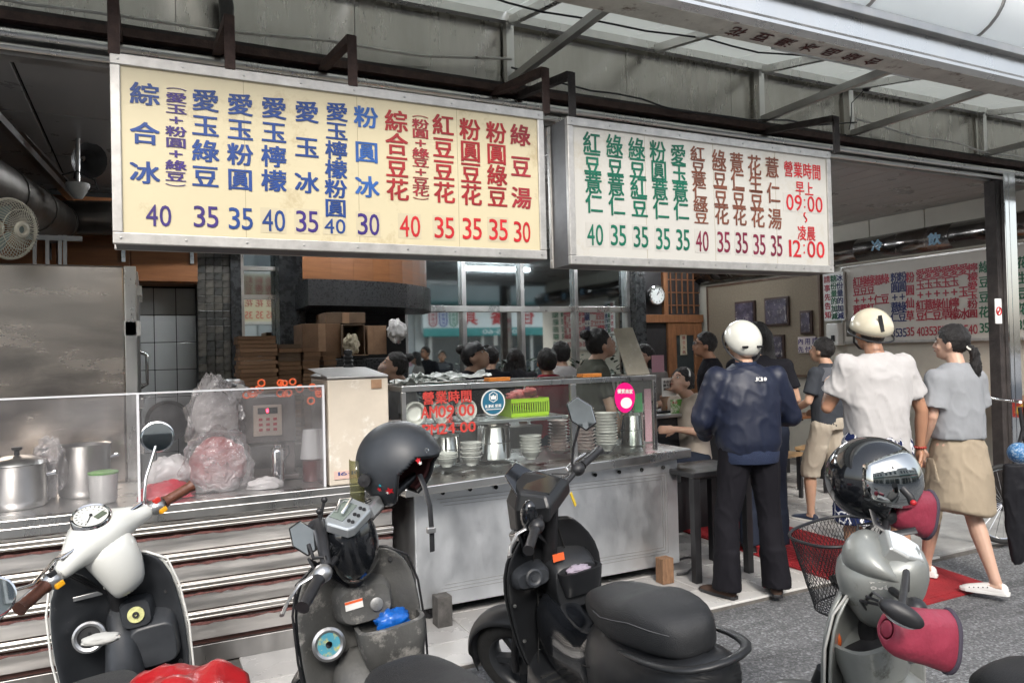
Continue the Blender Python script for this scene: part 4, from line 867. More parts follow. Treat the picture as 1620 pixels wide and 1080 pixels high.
def carton(lab, xa, xb, ya, yb, Y, mi_, opened=False):
    p = at(xa, ya, Y=Y); q = at(xb, yb, Y=Y); t = thing('carton', lab, 'box', ((p.x+q.x)/2, Y+.2, q.z))
    g = MB()
    if opened: g.b(p.x, q.x, Y+.38, Y+.4, q.z, p.z); g.b(p.x, p.x+.01, Y, Y+.4, q.z, p.z); g.b(q.x-.01, q.x, Y, Y+.4, q.z, p.z); g.b(p.x, q.x, Y, Y+.38, q.z, q.z+.01); g.b(p.x+.01, q.x-.01, Y, Y+.38, p.z-.008, p.z)
    else: g.b(p.x, q.x, Y, Y+.4, q.z, p.z)
    g.o('box_wall', m_cb[mi_], t, bevel=.003)
    g = MB(); g.b((p.x+q.x)/2-.03, (p.x+q.x)/2+.03, Y-.003, Y-.001, q.z, p.z) if not opened else g.b(p.x+.0, q.x, Y-.1, Y-.0, q.z-.0, q.z+.006); g.o('tape' if not opened else 'flap', m_cb[1], t); return t
carton('large dark brown carton under the granite canopy', 478, 540, 512, 566, 6.2, 2)
carton('open carton stuffed with white packing paper', 541, 578, 513, 562, 6.15, 3, True)
carton('smaller tan carton at the right of the open one', 581, 612, 515, 560, 6.15, 1)
carton('brown carton lying on top of the other cartons', 515, 578, 494, 511, 6.25, 3)
g = MB(); g.b(at(470,567,Y=6.2).x, at(640,567,Y=6.2).x, 6.1, 6.7, .9, at(560,567,Y=6.1).z); tag(g.o('shelf', m_gran, bevel=.01), 'dark stone shelf carrying the brown cartons', 'shelf')
p = at(556, 545, Y=6.1); tag(blob(p, (.06,.04,.08), 33, .7, 40, 26).o('packing_paper', mat('crumpled_paper', (.40,.35,.25), .7, var=.2), smooth=False), 'crumpled white packing paper bulging from the open carton', 'paper')
bag('small white bag of crumpled film beside the tan carton', 628, 524, 30, 36, 6.1, WBAG, 35, .5); bpy.data.objects
# white cream box machine between the guard and the glass case
p = at(516, 600, Y=4.1); q = at(617, 764, Y=4.1)
t = thing('lidded_ice_bin', 'cream coated square bin with a dented steel lid between guard and glass case', 'bin', ((p.x+q.x)/2, 4.3, .84))
g = MB(); g.b(p.x+.005, q.x, 4.09, 4.55, .84, p.z-.0); g.o('body', mat('milky_panel', (.56,.50,.42), .3, var=.12, vs=4, wear=((.75,.73,.68), 3, .56)), t, bevel=.008)
g = MB(); g.loft([[Vector((x, y, z)) for x, y in ((p.x-i_, 4.08+i_), (q.x-i_*1.2, 4.08+i_), (q.x-i_*1.2, 4.56-i_), (p.x+i_, 4.56-i_))] for z, i_ in ((p.z, 0), (p.z+.012, 0), (p.z+.06, .09))]); g.o('lid', STEELD, t, bevel=.004)
c = Vector(((p.x+q.x)/2, 4.3, p.z+.06)); g = MB(); g.lathe([(.03,0),(.03,.015),(.022,.02),(.03,.035),(.022,.045),(.028,.06),(.02,.07),(.027,.085),(.02,.1),(.001,.105)], 16, c); g.o('knob', BLACKP, t, smooth=True)
g = MB(); g.b(q.x-.1, q.x-.04, 4.083, 4.088, p.z-.06, p.z-.01); g.o('tape', m_cb[1], t)
g = MB(); g.b(p.x+.03, p.x+.27, 4.084, 4.089, .875, .92); lb = g.o('label_strip', mat('pink_label', (.6,.42,.36), .5), t)
g = MB(); put_word(g, '16-1000', Vector((p.x+.15, 4.082, .905)), UXs, UYs, .2, .02, .0); g.o('lettering', BLUE, lb)
# --- serving counter and glass display case
dc = thing('serving_counter', 'brushed steel serving counter with a row of holes under a steel ledge', 'counter', (2.3, 4.4, 0))
m_front = steel('scratched_front_steel', (.78,.80,.82), .46, .12, 1.8, (1,1,.6), .1, .1, tint=((.55,.56,.57), 5, .6))
g = MB(); g.b(1.365, 3.26, 4.1, 4.85, .075, .80); g.o('cabinet', m_front, dc, bevel=.008)
g = MB(); L0, L1 = (1.24, 3.87, .822), (3.36, 4.07, .852); 
g.add([(1.24,3.87,.775),(3.36,4.07,.79),(3.36,4.9,.79),(1.24,4.9,.775),(1.24,3.87,.822),(3.36,4.07,.852),(3.36,4.9,.852),(1.24,4.9,.822)], [(0,3,2,1),(4,5,6,7),(0,1,5,4),(1,2,6,5),(2,3,7,6),(3,0,4,7)]); g.o('ledge', STEEL, dc, bevel=.006)
for px_, py_ in ((700,778.7),(743,773),(784,770),(825,765),(863,760),(903,755),(941,750.6),(979,746),(1014.5,742.6),(1048.4,738.7)):
    c = at(px_, py_, Y=4.094); g = MB(); g.lathe([(.001,0),(.0125,0),(.0125,.008)], 16, (c.x, 4.092, c.z-.0), TY); g.o('vent_hole', m_joint, dc)
for k in range(3):
    i_ = .02*k; pts_ = [(3.16-i_, 4.0965, .70-i_), (3.16-i_, 4.0965, .16+i_)]
    g = MB(); g.bar((1.5+i_, 4.0965, .70-i_), (3.16-i_, 4.0965, .70-i_), .003, .002); g.bar(*pts_, .002, .003); g.bar((1.5+i_, 4.0965, .16+i_), (3.16-i_, 4.0965, .16+i_), .003, .002); g.o('etched_line', STEELD, dc)
for x in (1.47, 3.15):
    g = MB(); g.lathe([(.034,-.014),(.038,-.01),(.038,.01),(.034,.014)], 16, (x, 4.16, .04), Matrix.Rotation(PI/2, 3, 'X'), cap=True); g.b(x-.02, x+.02, 4.12, 4.2, .045, .08); g.o('caster', BLACKP, dc, smooth=False)
c = at(1049, 915, Y=4.02); g = MB(); g.b(c.x-.045, c.x+.045, 3.96, 4.04, 0, .165); tag(g.o('wood_block', mat('weathered_wood', (.2,.11,.06), .8, var=.5, vs=14, stretch=(8,8,1)), bevel=.004), 'upright weathered wood block wedged at the counter corner', 'block')
c = at(702, 985, Y=4.02); g = MB(); g.b(c.x-.05, c.x+.04, 3.98, 4.07, 0, .17); tag(g.o('wood_block', mat('dirty_block', (.08,.075,.07), .8, var=.6, vs=12), bevel=.004), 'dirty grey block under the left end of the serving counter', 'block')
cs = thing('glass_case', 'steel framed glass display case with red opening hours on the pane', 'display case', (2.2, 4.4, .85))
cx0, cx1, cy0, cy1, cz0, cz1 = 1.305, 3.10, 4.1, 4.62, .856, 1.365
xd = at(908, 650, Y=4.1).x; F = .026
def fb(*a): g = MB(); g.b(*a); return g.o('frame_bar', STEEL, cs, bevel=.003)
for x in (cx0, cx1-F):
    fb(x, x+F, cy0, cy0+F, cz0, cz1-.033); fb(x, x+F, cy1-F, cy1, cz0, cz1-.033); fb(x, x+F, cy0+F, cy1-F, cz1-.032, cz1)
fb(cx0, cx1, cy0-.004, cy0+F, cz1-.031, cz1+.002); fb(cx0, cx1, cy1-F, cy1, cz1-.031, cz1+.001); fb(xd-.02, xd+.02, cy0-.002, cy0+F, cz0, cz1-.033)
g = MB(); g.b(cx0+F, xd-.021, cy0+.01, cy0+.014, cz0, cz1-.034); g.o('glass_pane', GLS, cs); g = MB(); g.b(xd+.021, cx1-F, cy0+.01, cy0+.014, cz0, cz1-.034); g.o('glass_pane', GLS, cs)
g = MB(); g.b(cx1-.016, cx1-.012, cy0+F, cy1-F, cz0, cz1-.034); g.o('glass_pane', GLS, cs)
g = MB(); g.b(cx0+F, cx1-F, cy0+F, cy1-F, cz1-.012, cz1-.006); g.o('top_shelf', GLS, cs)
zs = 1.135
g = MB(); g.b(cx0+F, xd-.022, cy0+.03, cy1-.03, zs-.022, zs); g.o('shelf', STEEL, cs, bevel=.003)
def gtext(txt, x, y, wpx, hpx, m=RED2, cjk=True, Y=4.104):
    g = MB(); c = at(x, y, Y=Y); k = (at(x+1, y, Y=Y)-at(x, y, Y=Y)).x; n = len(txt)
    if cjk:
        for i, ch in enumerate(txt): put_char(g, ch, c+UXs*((i+.5)/n-.5)*wpx*k, UXs, UYs, wpx*k/n*.95, hpx*k, .035)
    else: put_word(g, txt, c, UXs, UYs, wpx*k, hpx*k, .05, .12)
    return g.o('lettering', m, cs)
GR = mat('red_vinyl_lettering', (.50,.05,.04), .5)
gtext('營業時間', 708, 628, 80, 20, GR); gtext('AM09:00', 709, 650, 84, 17, GR, False); gtext('至', 711, 663, 13, 11, GR); gtext('PM24:00', 711, 677, 84, 15, GR, False)
# round blue sticker
c = at(780, 636, Y=4.108); bs_ = thing('round_sticker', 'round blue sticker with a white hexagon emblem on the case glass', 'sticker', (c.x, 4.108, c.z))
g = MB(); g.lathe([(.001,0),(.08,0),(.08,.003)], 36, (0,0,0), TY); g.o('white_rim', WHT, bs_, world=False)
g = MB(); g.lathe([(.001,.0045),(.072,.0045)], 36, (0,0,0), TY); g.o('blue_disc', mat('petrol_blue', (.02,.12,.2), .4), bs_, world=False)
g = MB(); g.tube([Vector((.03*math.sin(a), -.006, .032+.032*math.cos(a))) for a in [PI*q/3 for q in range(7)]], .0028, 4); g.add([(-.017,-.0065,.018),(.017,-.0065,.018),(.02,-.0065,.045),(.01,-.0065,.035),(0,-.0065,.048),(-.01,-.0065,.035),(-.02,-.0065,.045)], [(0,1,2,3,4,5,6)]); g.o('emblem', WHT, bs_, world=False)
g = MB(); put_word(g, 'iLINK', Vector((-.025,-.006,-.022)), UXs, UYs, .06, .018, .02); [put_char(g, ch, Vector((.02+.022*i,-.006,-.022)), UXs, UYs, .021, .021, .02) for i, ch in enumerate('愛鄰')]; g.bar((-.05,-.006,-.042),(.05,-.006,-.042),.004); g.o('lettering', WHT, bs_, world=False)
c = at(988, 628, Y=4.106); ps = thing('pink_sign', 'bright pink oval sticker sign with white characters at the right pane', 'sticker', (c.x, 4.106, c.z))
g = MB(); ov = lambda a: Vector((.081*math.cos(a), 0, .1*math.sin(a)+.003*math.cos(2*a))); g.add([ov(2*PI*q/40)+Vector((0,-.004,0)) for q in range(40)], [tuple(range(40))[::-1]]); g.o('pink_face', mat('hot_pink', (.72,.01,.19), .25, coat=.5), ps, world=False, solid=.004)
g = MB(); [put_char(g, ch, Vector((-.047+.031*i, -.009, .042-.002*i)), UXs, UYs, .03, .032, .04) for i, ch in enumerate('優質商家')]; g.o('lettering', WHT, ps, world=False)
g = MB(); g.add([Vector((.045*math.cos(a)+.008, -.008, .036*math.sin(a)-.038)) for a in [2*PI*q/30 for q in range(30)]], [tuple(range(30))[::-1]]); g.o('white_patch', WHT, ps, world=False)
# crockery: one bowl, one plate, copied
def bowl_obj(r, h, m, nm='bowl', foot=.5):
    g = MB(); g.lathe([(r*foot*.9,0),(r*foot,.004),(r*foot,.008),(r*.70,h*.35),(r*.86,h*.75),(r*.93,h*.9),(r*1.0,h*.92),(r*1.02,h),(r*.96,h),(r*.72,h*.4),(r*foot*.8,.014),(.001,.014)], 28); return g.o(nm, m, smooth=True)
m_flor = mat('floral_porcelain', (.78,.76,.74), .2, wear=((.25,.06,.12), 38, .68)); m_strp = mat('rimmed_plate', (.70,.60,.58), .25, wear=((.35,.08,.09), 12, .6)); m_glassb = sheet_glass('glass_bowl', (.85,.88,.88), .2, (.6,.65,.66), .1)
def stack(n, px_, pyb, pyt, Y, r, h, m, lab, grp, nm='bowl', cat='bowl', z0=None):
    c = at(px_, pyb, Y=Y); z0 = .86 if z0 is None else z0; zt = at(px_, pyt, Y=Y).z; st = (zt-z0-h)/max(1, n-1); o0 = None
    for k in range(n):
        if o0 is None: o0 = o = bowl_obj(r, h, m, nm)
        else: o = o0.copy(); COL.objects.link(o)
        o.location = (c.x+random.uniform(-.002,.002), Y+random.uniform(-.002,.002), z0+st*k); o.rotation_euler = (random.uniform(-.015,.015), random.uniform(-.015,.015), random.uniform(0,6))
        tag(o, ('topmost ' if k == n-1 else ('lowest ' if k == 0 else 'nested ')) + lab, cat, grp)
stack(3, 707, 742, 716, 4.25, .068, .06, WHT, 'plain white bowl of the front left short stack', 'plain white bowls front left')
stack(4, 746, 740, 699, 4.22, .068, .06, m_flor, 'floral rimmed bowl of the stack under the opening hours', 'floral bowls in the case')
stack(6, 840, 728, 688, 4.24, .07, .055, WHT, 'white bowl of the stack left of the metal divider', 'white bowls left of the divider')
stack(10, 884, 724, 664, 4.36, .07, .03, m_strp, 'striped plate of the stack behind the metal divider', 'striped plates at the divider', 'plate', 'plate')
stack(13, 925, 726, 645, 4.27, .072, .035, m_strp, 'striped plate of the tall stack right of the divider', 'striped plates right of the divider', 'plate', 'plate')
stack(9, 917, 727, 662, 4.5, .07, .05, WHT, 'white bowl of the hidden stack behind the striped plates', 'white bowls behind the plates')
stack(11, 960, 722, 652, 4.28, .08, .055, WHT, 'white bowl of the tall stack under the pink sticker', 'white bowls under the pink sticker')
stack(10, 922+0, 722, 655, 4.28+.32, .08, .055, WHT, 'white bowl of the rear tall stack in the right bay', 'white bowls in the rear of the right bay')
stack(3, 705, 650, 635, 4.5, .075, .06, m_glassb, 'clear glass bowl of the pile on the shelf behind the sticker', 'glass bowls on the shelf', z0=zs+.002)
stack(6, 800, 655, 626, 4.45, .085, .06, m_glassb, 'clear glass bowl of the wide pile behind the sticker', 'glass bowls on the shelf behind the green basket', z0=zs+.002)
for i, px_ in enumerate((656, 697, 737)):     # bowls lying on their side, mouths to the pane
    c = at(px_, 651-i*1.2, Y=4.16)
    for k in range(4):
        o = bowl_obj(.066, .05, WHT if k < 3 else m_strp) if (i, k) == (0, 0) else sb0.copy()
        if (i, k) == (0, 0): sb0 = o
        else: COL.objects.link(o)
        o.location = (c.x+.006*k, 4.2+.03*k, zs+.067); o.rotation_euler = (PI/2, 0, .12)
        tag(o, ('front' if k == 0 else 'rear') + ' bowl lying on its side in the ' + ('left', 'middle', 'right')[i] + ' row behind the red hours', 'bowl', 'bowls lying sideways on the shelf')
t = thing('green_basket', 'lime green plastic basket on the shelf of the glass case', 'basket', (0,0,0)); p = at(809, 657, Y=4.2); q = at(868, 628, Y=4.2); t.location = (p.x, 4.2, zs); WM[t.name] = Matrix.Translation(t.location)
m_lime = mat('lime_plastic', (.38,.62,.02), .4); H_ = q.z-zs
g = MB()
for yy in (4.2, 4.40):
    g.b(p.x, q.x, yy, yy+.004, zs+.002, zs+.025); g.b(p.x, q.x, yy-.003, yy+.007, q.z-.025, q.z)
    n = 16
    for k in range(n+1): x = p.x + (q.x-p.x)*k/n; g.b(x-.0035 if k else x, x+.0035, yy, yy+.004, zs+.025, q.z-.025)
for xx in (p.x, q.x-.004): g.b(xx, xx+.004, 4.204, 4.4, zs+.002, q.z)
g.o('basket_wall', m_lime, t)
blob(((p.x+q.x)/2-.02, 4.3, q.z-.0), (.1,.07,.045), 41, .5).o('pink_sachets', mat('pink_sachet', (.7,.22,.22), .35, var=.4, vs=40), t, smooth=False)
c = at(838, 620, Y=4.25); tag(blob(c, (.05,.05,.03), 44, .3).o('pink_bag', mat('pink_meat', (.65,.17,.16), .35, var=.3), smooth=True), 'pink rounded packet on top of the green basket', 'packet')
for i, (px_, w_, h_, lab) in enumerate(((780, 56, 62, 'big steel pot in the lower bay behind the bowls'), (705, 44, 50, 'dented steel kettle pot low at the left of the case'), (1000, 40, 64, 'steel canister at the right end of the glass case'))):
    c = at(px_, 735, Y=4.47); k = .0041; r = w_*k/2; t = thing('steel_pot', lab, 'pot', (c.x, 4.46, .857)); g = MB(); g.lathe([(r,0),(r,h_*k*.8),(r*1.05,h_*k*.82),(r*.9,h_*k*.9),(.001,h_*k*.93)], 28); g.o('body', CHROME, t, world=False, smooth=True)
    g = MB(); g.lathe([(r*1.02,h_*k*.4),(r*1.02,h_*k*.42)], 28); g.o('band', STEELD, t, world=False, smooth=True)
# papers behind right glass
for (x0_, y0_, x1_, y1_, col_, lab) in ((1003, 622, 1018, 700, (.10,.42,.16), 'green translucent sheet inside the right end of the case'), (1019, 615, 1034, 705, (.62,.36,.42), 'pink order sheet inside the right end of the case')):
    p = at(x0_, y0_, Y=4.5); q = at(x1_, y1_, Y=4.5); tag(MB().b(p.x, q.x, 4.5, 4.504, max(q.z,.86), p.z).o('paper_sheet', mat('sheet_%d' % x0_, col_, .5, var=.1)), lab, 'paper')
# towels, bags and clipboard on top of the case
for px_, lab in ((786, 'folded orange cloth on the case top near the plastic bags'), (932, 'folded orange cloth on the case top near the ponytail worker')):
    c = at(px_, 597-.03*(px_-786), Y=4.2); t = thing('folded_cloth', lab, 'cloth', (c.x, 4.2, 1.368)); m_oc = mat('orange_cloth', (.62,.22,.04), .85, var=.2, vs=20)
    for k in range(2): g = MB(); g.b(-.075+.004*k, .075, -.04, .04, .001+.012*k, .012+.012*k); g.o('fold', m_oc, t, world=False, bevel=.004)
random.seed(5)
for i, (px_, py_, w_, cl) in enumerate(((655, 590, .12, 0), (690, 588, .14, 1), (722, 590, .16, 0), (668, 598, .1, 1))):
    c = at(px_, py_, Y=4.35+.05*i); n = 14; g = MB(); vs_ = []
    for a_ in range(n+1):
        for b2_ in range(n+1):
            u = a_/n-.5; v = b2_/n-.5; z = 1.372 + .01*i + .05*abs(mn.noise(Vector((u*4+i*7, v*4, 0))))+.02*abs(mn.noise(Vector((u*13, v*13, i)))); vs_.append((c.x+u*w_*2.2+v*.05, 4.38+v*.3, z))
    g.add(vs_, [(a_*(n+1)+b2_, (a_+1)*(n+1)+b2_, (a_+1)*(n+1)+b2_+1, a_*(n+1)+b2_+1) for a_ in range(n) for b2_ in range(n)])
    tag(g.o('plastic_bag_pile', mat('white_bag_film_%d' % cl, (.62,.66,.64), .3, var=.1, vs=10, wear=((.05,.3,.15), 9, .62) if cl else None), solid=.002, smooth=False), ('leftmost', 'green printed', 'broad white', 'low green printed')[i] + ' flattened plastic bag pile on the case top', 'bags')
a_ = at(970, 520, Y=4.45); b_ = at(1000, 518, Y=4.45); c_ = at(1028, 592, Y=4.3); d_ = at(992, 594, Y=4.3)
t = thing('steel_board', 'worn cream board leaning upright on the right of the case top', 'board', tuple(c_)); g = MB(); g.add([a_, b_, c_, d_], [(0,1,2,3)]); g.o('panel', mat('worn_cream_metal', (.42,.38,.3), .4, .2, var=.2, vs=6, wear=((.62,.6,.55), 5, .56)), t, solid=.012, bevel=.004)
# --- dining bar behind, with menu cards and boxes
bt = thing('dining_bar', 'black fronted dining bar with steel top behind the glass case', 'counter', (4.3, 5.2, 0))
p = at(1045, 661, Y=4.95); q = at(1160, 655, Y=4.95)
g = MB(); g.b(p.x-.4, q.x+.2, 4.95, 5.5, .97, 1.0); g.o('bar_top', STEELD, bt, bevel=.005); g = MB(); g.b(p.x-.36, q.x+.1, 5.0, 5.45, 0, .97); g.o('bar_front', mat('black_laminate', (.02,.02,.022), .35, var=.2), bt)
def card(lab, xa, ya, xb, yb, Y, m, txt='', tm=BLACKP, nm='menu_card'):
    p = at(xa, ya, Y=Y); q = at(xb, yb, Y=Y); t = thing(nm, lab, 'card', ((p.x+q.x)/2, Y, q.z)); g = MB(); g.b(p.x, q.x, Y, Y+.004, q.z, p.z); g.o('card', m, t)
    if txt:
        g = MB(); n = 4
        for i, ch in enumerate(txt): put_char(g, ch, Vector((p.x+(q.x-p.x)*(.17+.22*(i % n)), Y-.003, p.z-(p.z-q.z)*(.2+.2*(i//n)))), UXs, UYs, (q.x-p.x)*.2, (p.z-q.z)*.17, .03)
        g.o('lettering', tm, t)
card('white notice card with black writing standing on the dining bar', 1047, 598, 1070, 626, 5.0, WHT, '本店公告請先點餐謝謝您')
card('pink menu sheet standing behind the bar', 1031, 562, 1051, 588, 5.6, mat('pink_card', (.55,.30,.36), .6))
card('small green and white product card on the bar', 1061, 632, 1083, 654, 4.98, mat('green_card', (.1,.3,.05), .4, wear=((.7,.7,.6), 12, .5)), '冰品', RED2)
c = at(1094, 650, Y=5.05); t = thing('tissue_box', 'pale yellow tissue box on the dining bar', 'box', (c.x, 5.05, 1.0)); g = MB(); g.b(-.07,.07,-.05,.05,0,.09); g.o('box_body', mat('pale_yellow_box', (.55,.47,.25), .5), t, world=False, bevel=.004)
g = MB(); g.add([(-.02,0,.09),(.03,.0,.09),(.035,.01,.13),(0,-.01,.15),(-.03,.01,.12)], [(0,1,2,3,4)]); g.o('tissue', WHT, t, world=False, solid=.003)
c = at(1072, 652, Y=5.02); t = thing('napkin_tray', 'dark tray of napkins and cups on the dining bar', 'tray', (c.x-.25, 5.1, 1.0)); g = MB(); g.b(-.1,.25,-.06,.1,.001,.02); g.o('tray', BLACKP, t, world=False, bevel=.003)
for k in range(3): g = MB(); g.lathe([(.022,.02),(.03,.09),(.028,.09),(.02,.022)], 14, (-.05+.07*k, .02, 0)); g.o('cup', (WHT, PINK, CEIL)[k], t, world=False, smooth=True)
# black tables and stools
def table(lab, x, y, w_, d_, h_, m_top=None, leg=.05, rz=0, cat='table', nm='black_table', grp=None):
    t = thing(nm, lab, cat, (x, y, 0), rz, grp); g = MB(); g.b(-w_/2, w_/2, -d_/2, d_/2, h_-.035, h_); g.o('table_top' if h_ > .6 else 'seat', m_top or BLKW, t, world=False, bevel=.006)
    for sx in (-1, 1):
        for sy in (-1, 1): g = MB(); g.b(sx*(w_/2-.01)-(leg if sx > 0 else 0), sx*(w_/2-.01)+(leg if sx < 0 else 0), sy*(d_/2-.01)-(leg if sy > 0 else 0), sy*(d_/2-.01)+(leg if sy < 0 else 0), .001, h_-.036); g.o('leg', BLKW, t, world=False, bevel=.003)
    g = MB(); g.b(-w_/2+.05, w_/2-.05, -.02, .02, h_-.09, h_-.036); g.o('apron', BLKW, t, world=False); return t
BLKW = mat('black_painted_wood', (.016,.016,.018), .38, var=.3, vs=8, rv=.1); SEATW = mat('pale_seat_wood', (.38,.24,.12), .5, var=.3, vs=4)
table('black square table at the counter end beside the man in the navy jacket', 3.45, 4.06, .52, .42, .725)
table('wooden topped dining table behind the man in the grey shirt', 5.05, 6.0, 1.0, .6, .74, m_wood2)
table('wooden topped dining table near the right wall', 6.5, 6.4, 1.0, .6, .74, m_wood2)
for i, (x, y, l_) in enumerate(((4.55, 5.15, 'left'), (5.0, 5.3, 'middle'), (5.75, 5.6, 'right'), (6.4, 5.7, 'far right'))):
    t = table('black stool with pale seat, ' + l_ + ' one of the row at the dining tables', x, y, .34, .34, .46, SEATW, .035, .1*i, 'stool', 'wooden_stool', 'stools at the dining tables')
c = (3.35, 4.2); t = thing('loose_cable', 'loop of black hose on the tiles by the counter corner', 'hose', (3.36, 4.2, .01)); g = MB(); g.tube([(3.28+.13*math.sin(a), 4.15+.1*math.cos(a)*1, .015+.06*max(0,math.sin(a))) for a in [PI*q/10 for q in range(13)]], .008, 6); g.o('hose', BLACKP, t, smooth=True)
# ================================================================ PEOPLE
def remesh(mbs, vox, name, smooth=4, fold=None, seed=0):
    g = MB()
    for m_ in mbs: g.add(m_.v, m_.f)
    me = bpy.data.meshes.new('tmp'); me.from_pydata(g.v, [], g.f); o = bpy.data.objects.new('tmp', me); COL.objects.link(o)
    r = o.modifiers.new('r', 'REMESH'); r.mode = 'VOXEL'; r.voxel_size = vox; r.use_smooth_shade = True
    if smooth: k = o.modifiers.new('s', 'SMOOTH'); k.iterations = smooth; k.factor = .5
    out = bpy.data.meshes.new_from_object(o.evaluated_get(bpy.context.evaluated_depsgraph_get())); out.name = name
    bpy.data.objects.remove(o); bpy.data.meshes.remove(me)
    if fold:
        amp, fx, fz = fold; S = Vector((seed*3.1, seed*1.7, seed))
        vs = [v.co.copy() for v in out.vertices]; ns = [v.normal.copy() for v in out.vertices]
        for v, c, n in zip(out.vertices, vs, ns):
            q = Vector((c.x*fx + c.z*2.2, c.y*fx, c.z*fz - c.x*1.5)) + S
            h = .8*mn.noise(q) + .6*max(0, 1-abs(mn.noise(q*1.5+S))*3.6)**2 + .22*max(0, 1-abs(mn.noise(q*3.6+S))*4)**2 - .3 ; v.co = c + n*amp*h
    out.polygons.foreach_set('use_smooth', [True]*len(out.polygons)); return out
def mobj(me, name, m, parent):
    me.materials.clear(); me.materials.append(m); o = bpy.data.objects.new(name, me); return fin(o, parent, world=False)
def limb(pts, rs, n=12):
    g = MB(); P = [Vector(p) for p in pts]
    g.tube(P, rs, n)
    for p, r in zip(P, rs): g.ell(p, r*.995, 12, 8)
    return g
def skin_mat(name, c): 
    m = mat(name, c, .48, var=.08, vs=12, bump=.08, bs=160)
    b = m.node_tree.nodes['Principled BSDF']; b.inputs['Subsurface Weight'].default_value = .12; b.inputs['Subsurface Radius'].default_value = (.02,.008,.004); return m
SKIN = skin_mat('skin', (.50,.30,.205)); SKIN2 = skin_mat('tanned_skin', (.40,.21,.13)); SKIN3 = skin_mat('fair_skin', (.54,.34,.25))
HAIR = mat('black_hair', (.012,.010,.010), .38, var=.5, vs=60, bump=.9, bs=120, stretch=(3,3,.3)); 
def cloth(name, c, r=.85, var=.1, sheen=.0, **k): return mat(name, c, r, spec=.15, var=var, vs=5, bump=k.pop('bump', .3), bs=k.pop('bs', 11), stretch=(1,1,.55), sheen=sheen, **k)
def J(**k):
    d = dict(anL=(-.10,0,.08), anR=(.10,0,.08), knL=(-.10,.02,.49), knR=(.10,.02,.49), hiL=(-.09,0,.90), hiR=(.09,0,.90), pel=(0,0,.95), wai=(0,.0,1.08), che=(0,.0,1.28),
             shL=(-.185,-.01,1.405), shR=(.185,-.01,1.405), neb=(0,-.01,1.44), hea=(0,.02,1.60), elL=(-.25,-.03,1.13), elR=(.25,-.03,1.13), wrL=(-.27,.06,.90), wrR=(.27,.06,.90),
             toL=(-.02,1,0), toR=(.02,1,0), haL=(0,.15,-1), haR=(0,.15,-1))
    d.update(k); return {a: Vector(b) for a, b in d.items()}
def hand(w, d, pn, side, curl=.35):
    """palm and five bent fingers; w wrist, d direction, pn palm normal"""
    d = d.normalized(); x = d.cross(pn).normalized(); pn = x.cross(d).normalized(); gs = []
    gs.append(limb([w, w+d*.03], [.024, .026]))
    g = MB(); T = Matrix((x, d, pn)).transposed(); g.ell(w+d*.055, (.039,.046,.016), 14, 8, T); gs.append(g)
    for k, (ox, l) in enumerate(((-.03,.062), (-.011,.074), (.009,.07), (.028,.055))):
        p = w + d*.085 + x*ox*side*1.; c = curl*(1+.12*k); pts = [w+d*.05+x*ox*.8*side, p]; a = 0
        for seg in (.45, .32, .23): a += c; p = p + (d*math.cos(a) + pn*math.sin(a))*l*seg; pts.append(p)
        g = MB(); g.tube(pts, [.0105,.0098,.0092,.0085,.0065], 8); g.ell(pts[-1], .0068, 8, 6); gs.append(g)
    t0 = w + d*.02 - x*.028*side; td = (d*.75 - x*.55*side + pn*.35).normalized(); t1 = t0+td*.04; t2 = t1+(td+d*.5+pn*.25).normalized()*.03
    g = MB(); g.tube([w+d*.01-x*.012*side, t0, t1, t2], [.014,.014,.011,.008], 8); g.ell(t2, .0085, 8, 6); gs.append(g)
    return gs
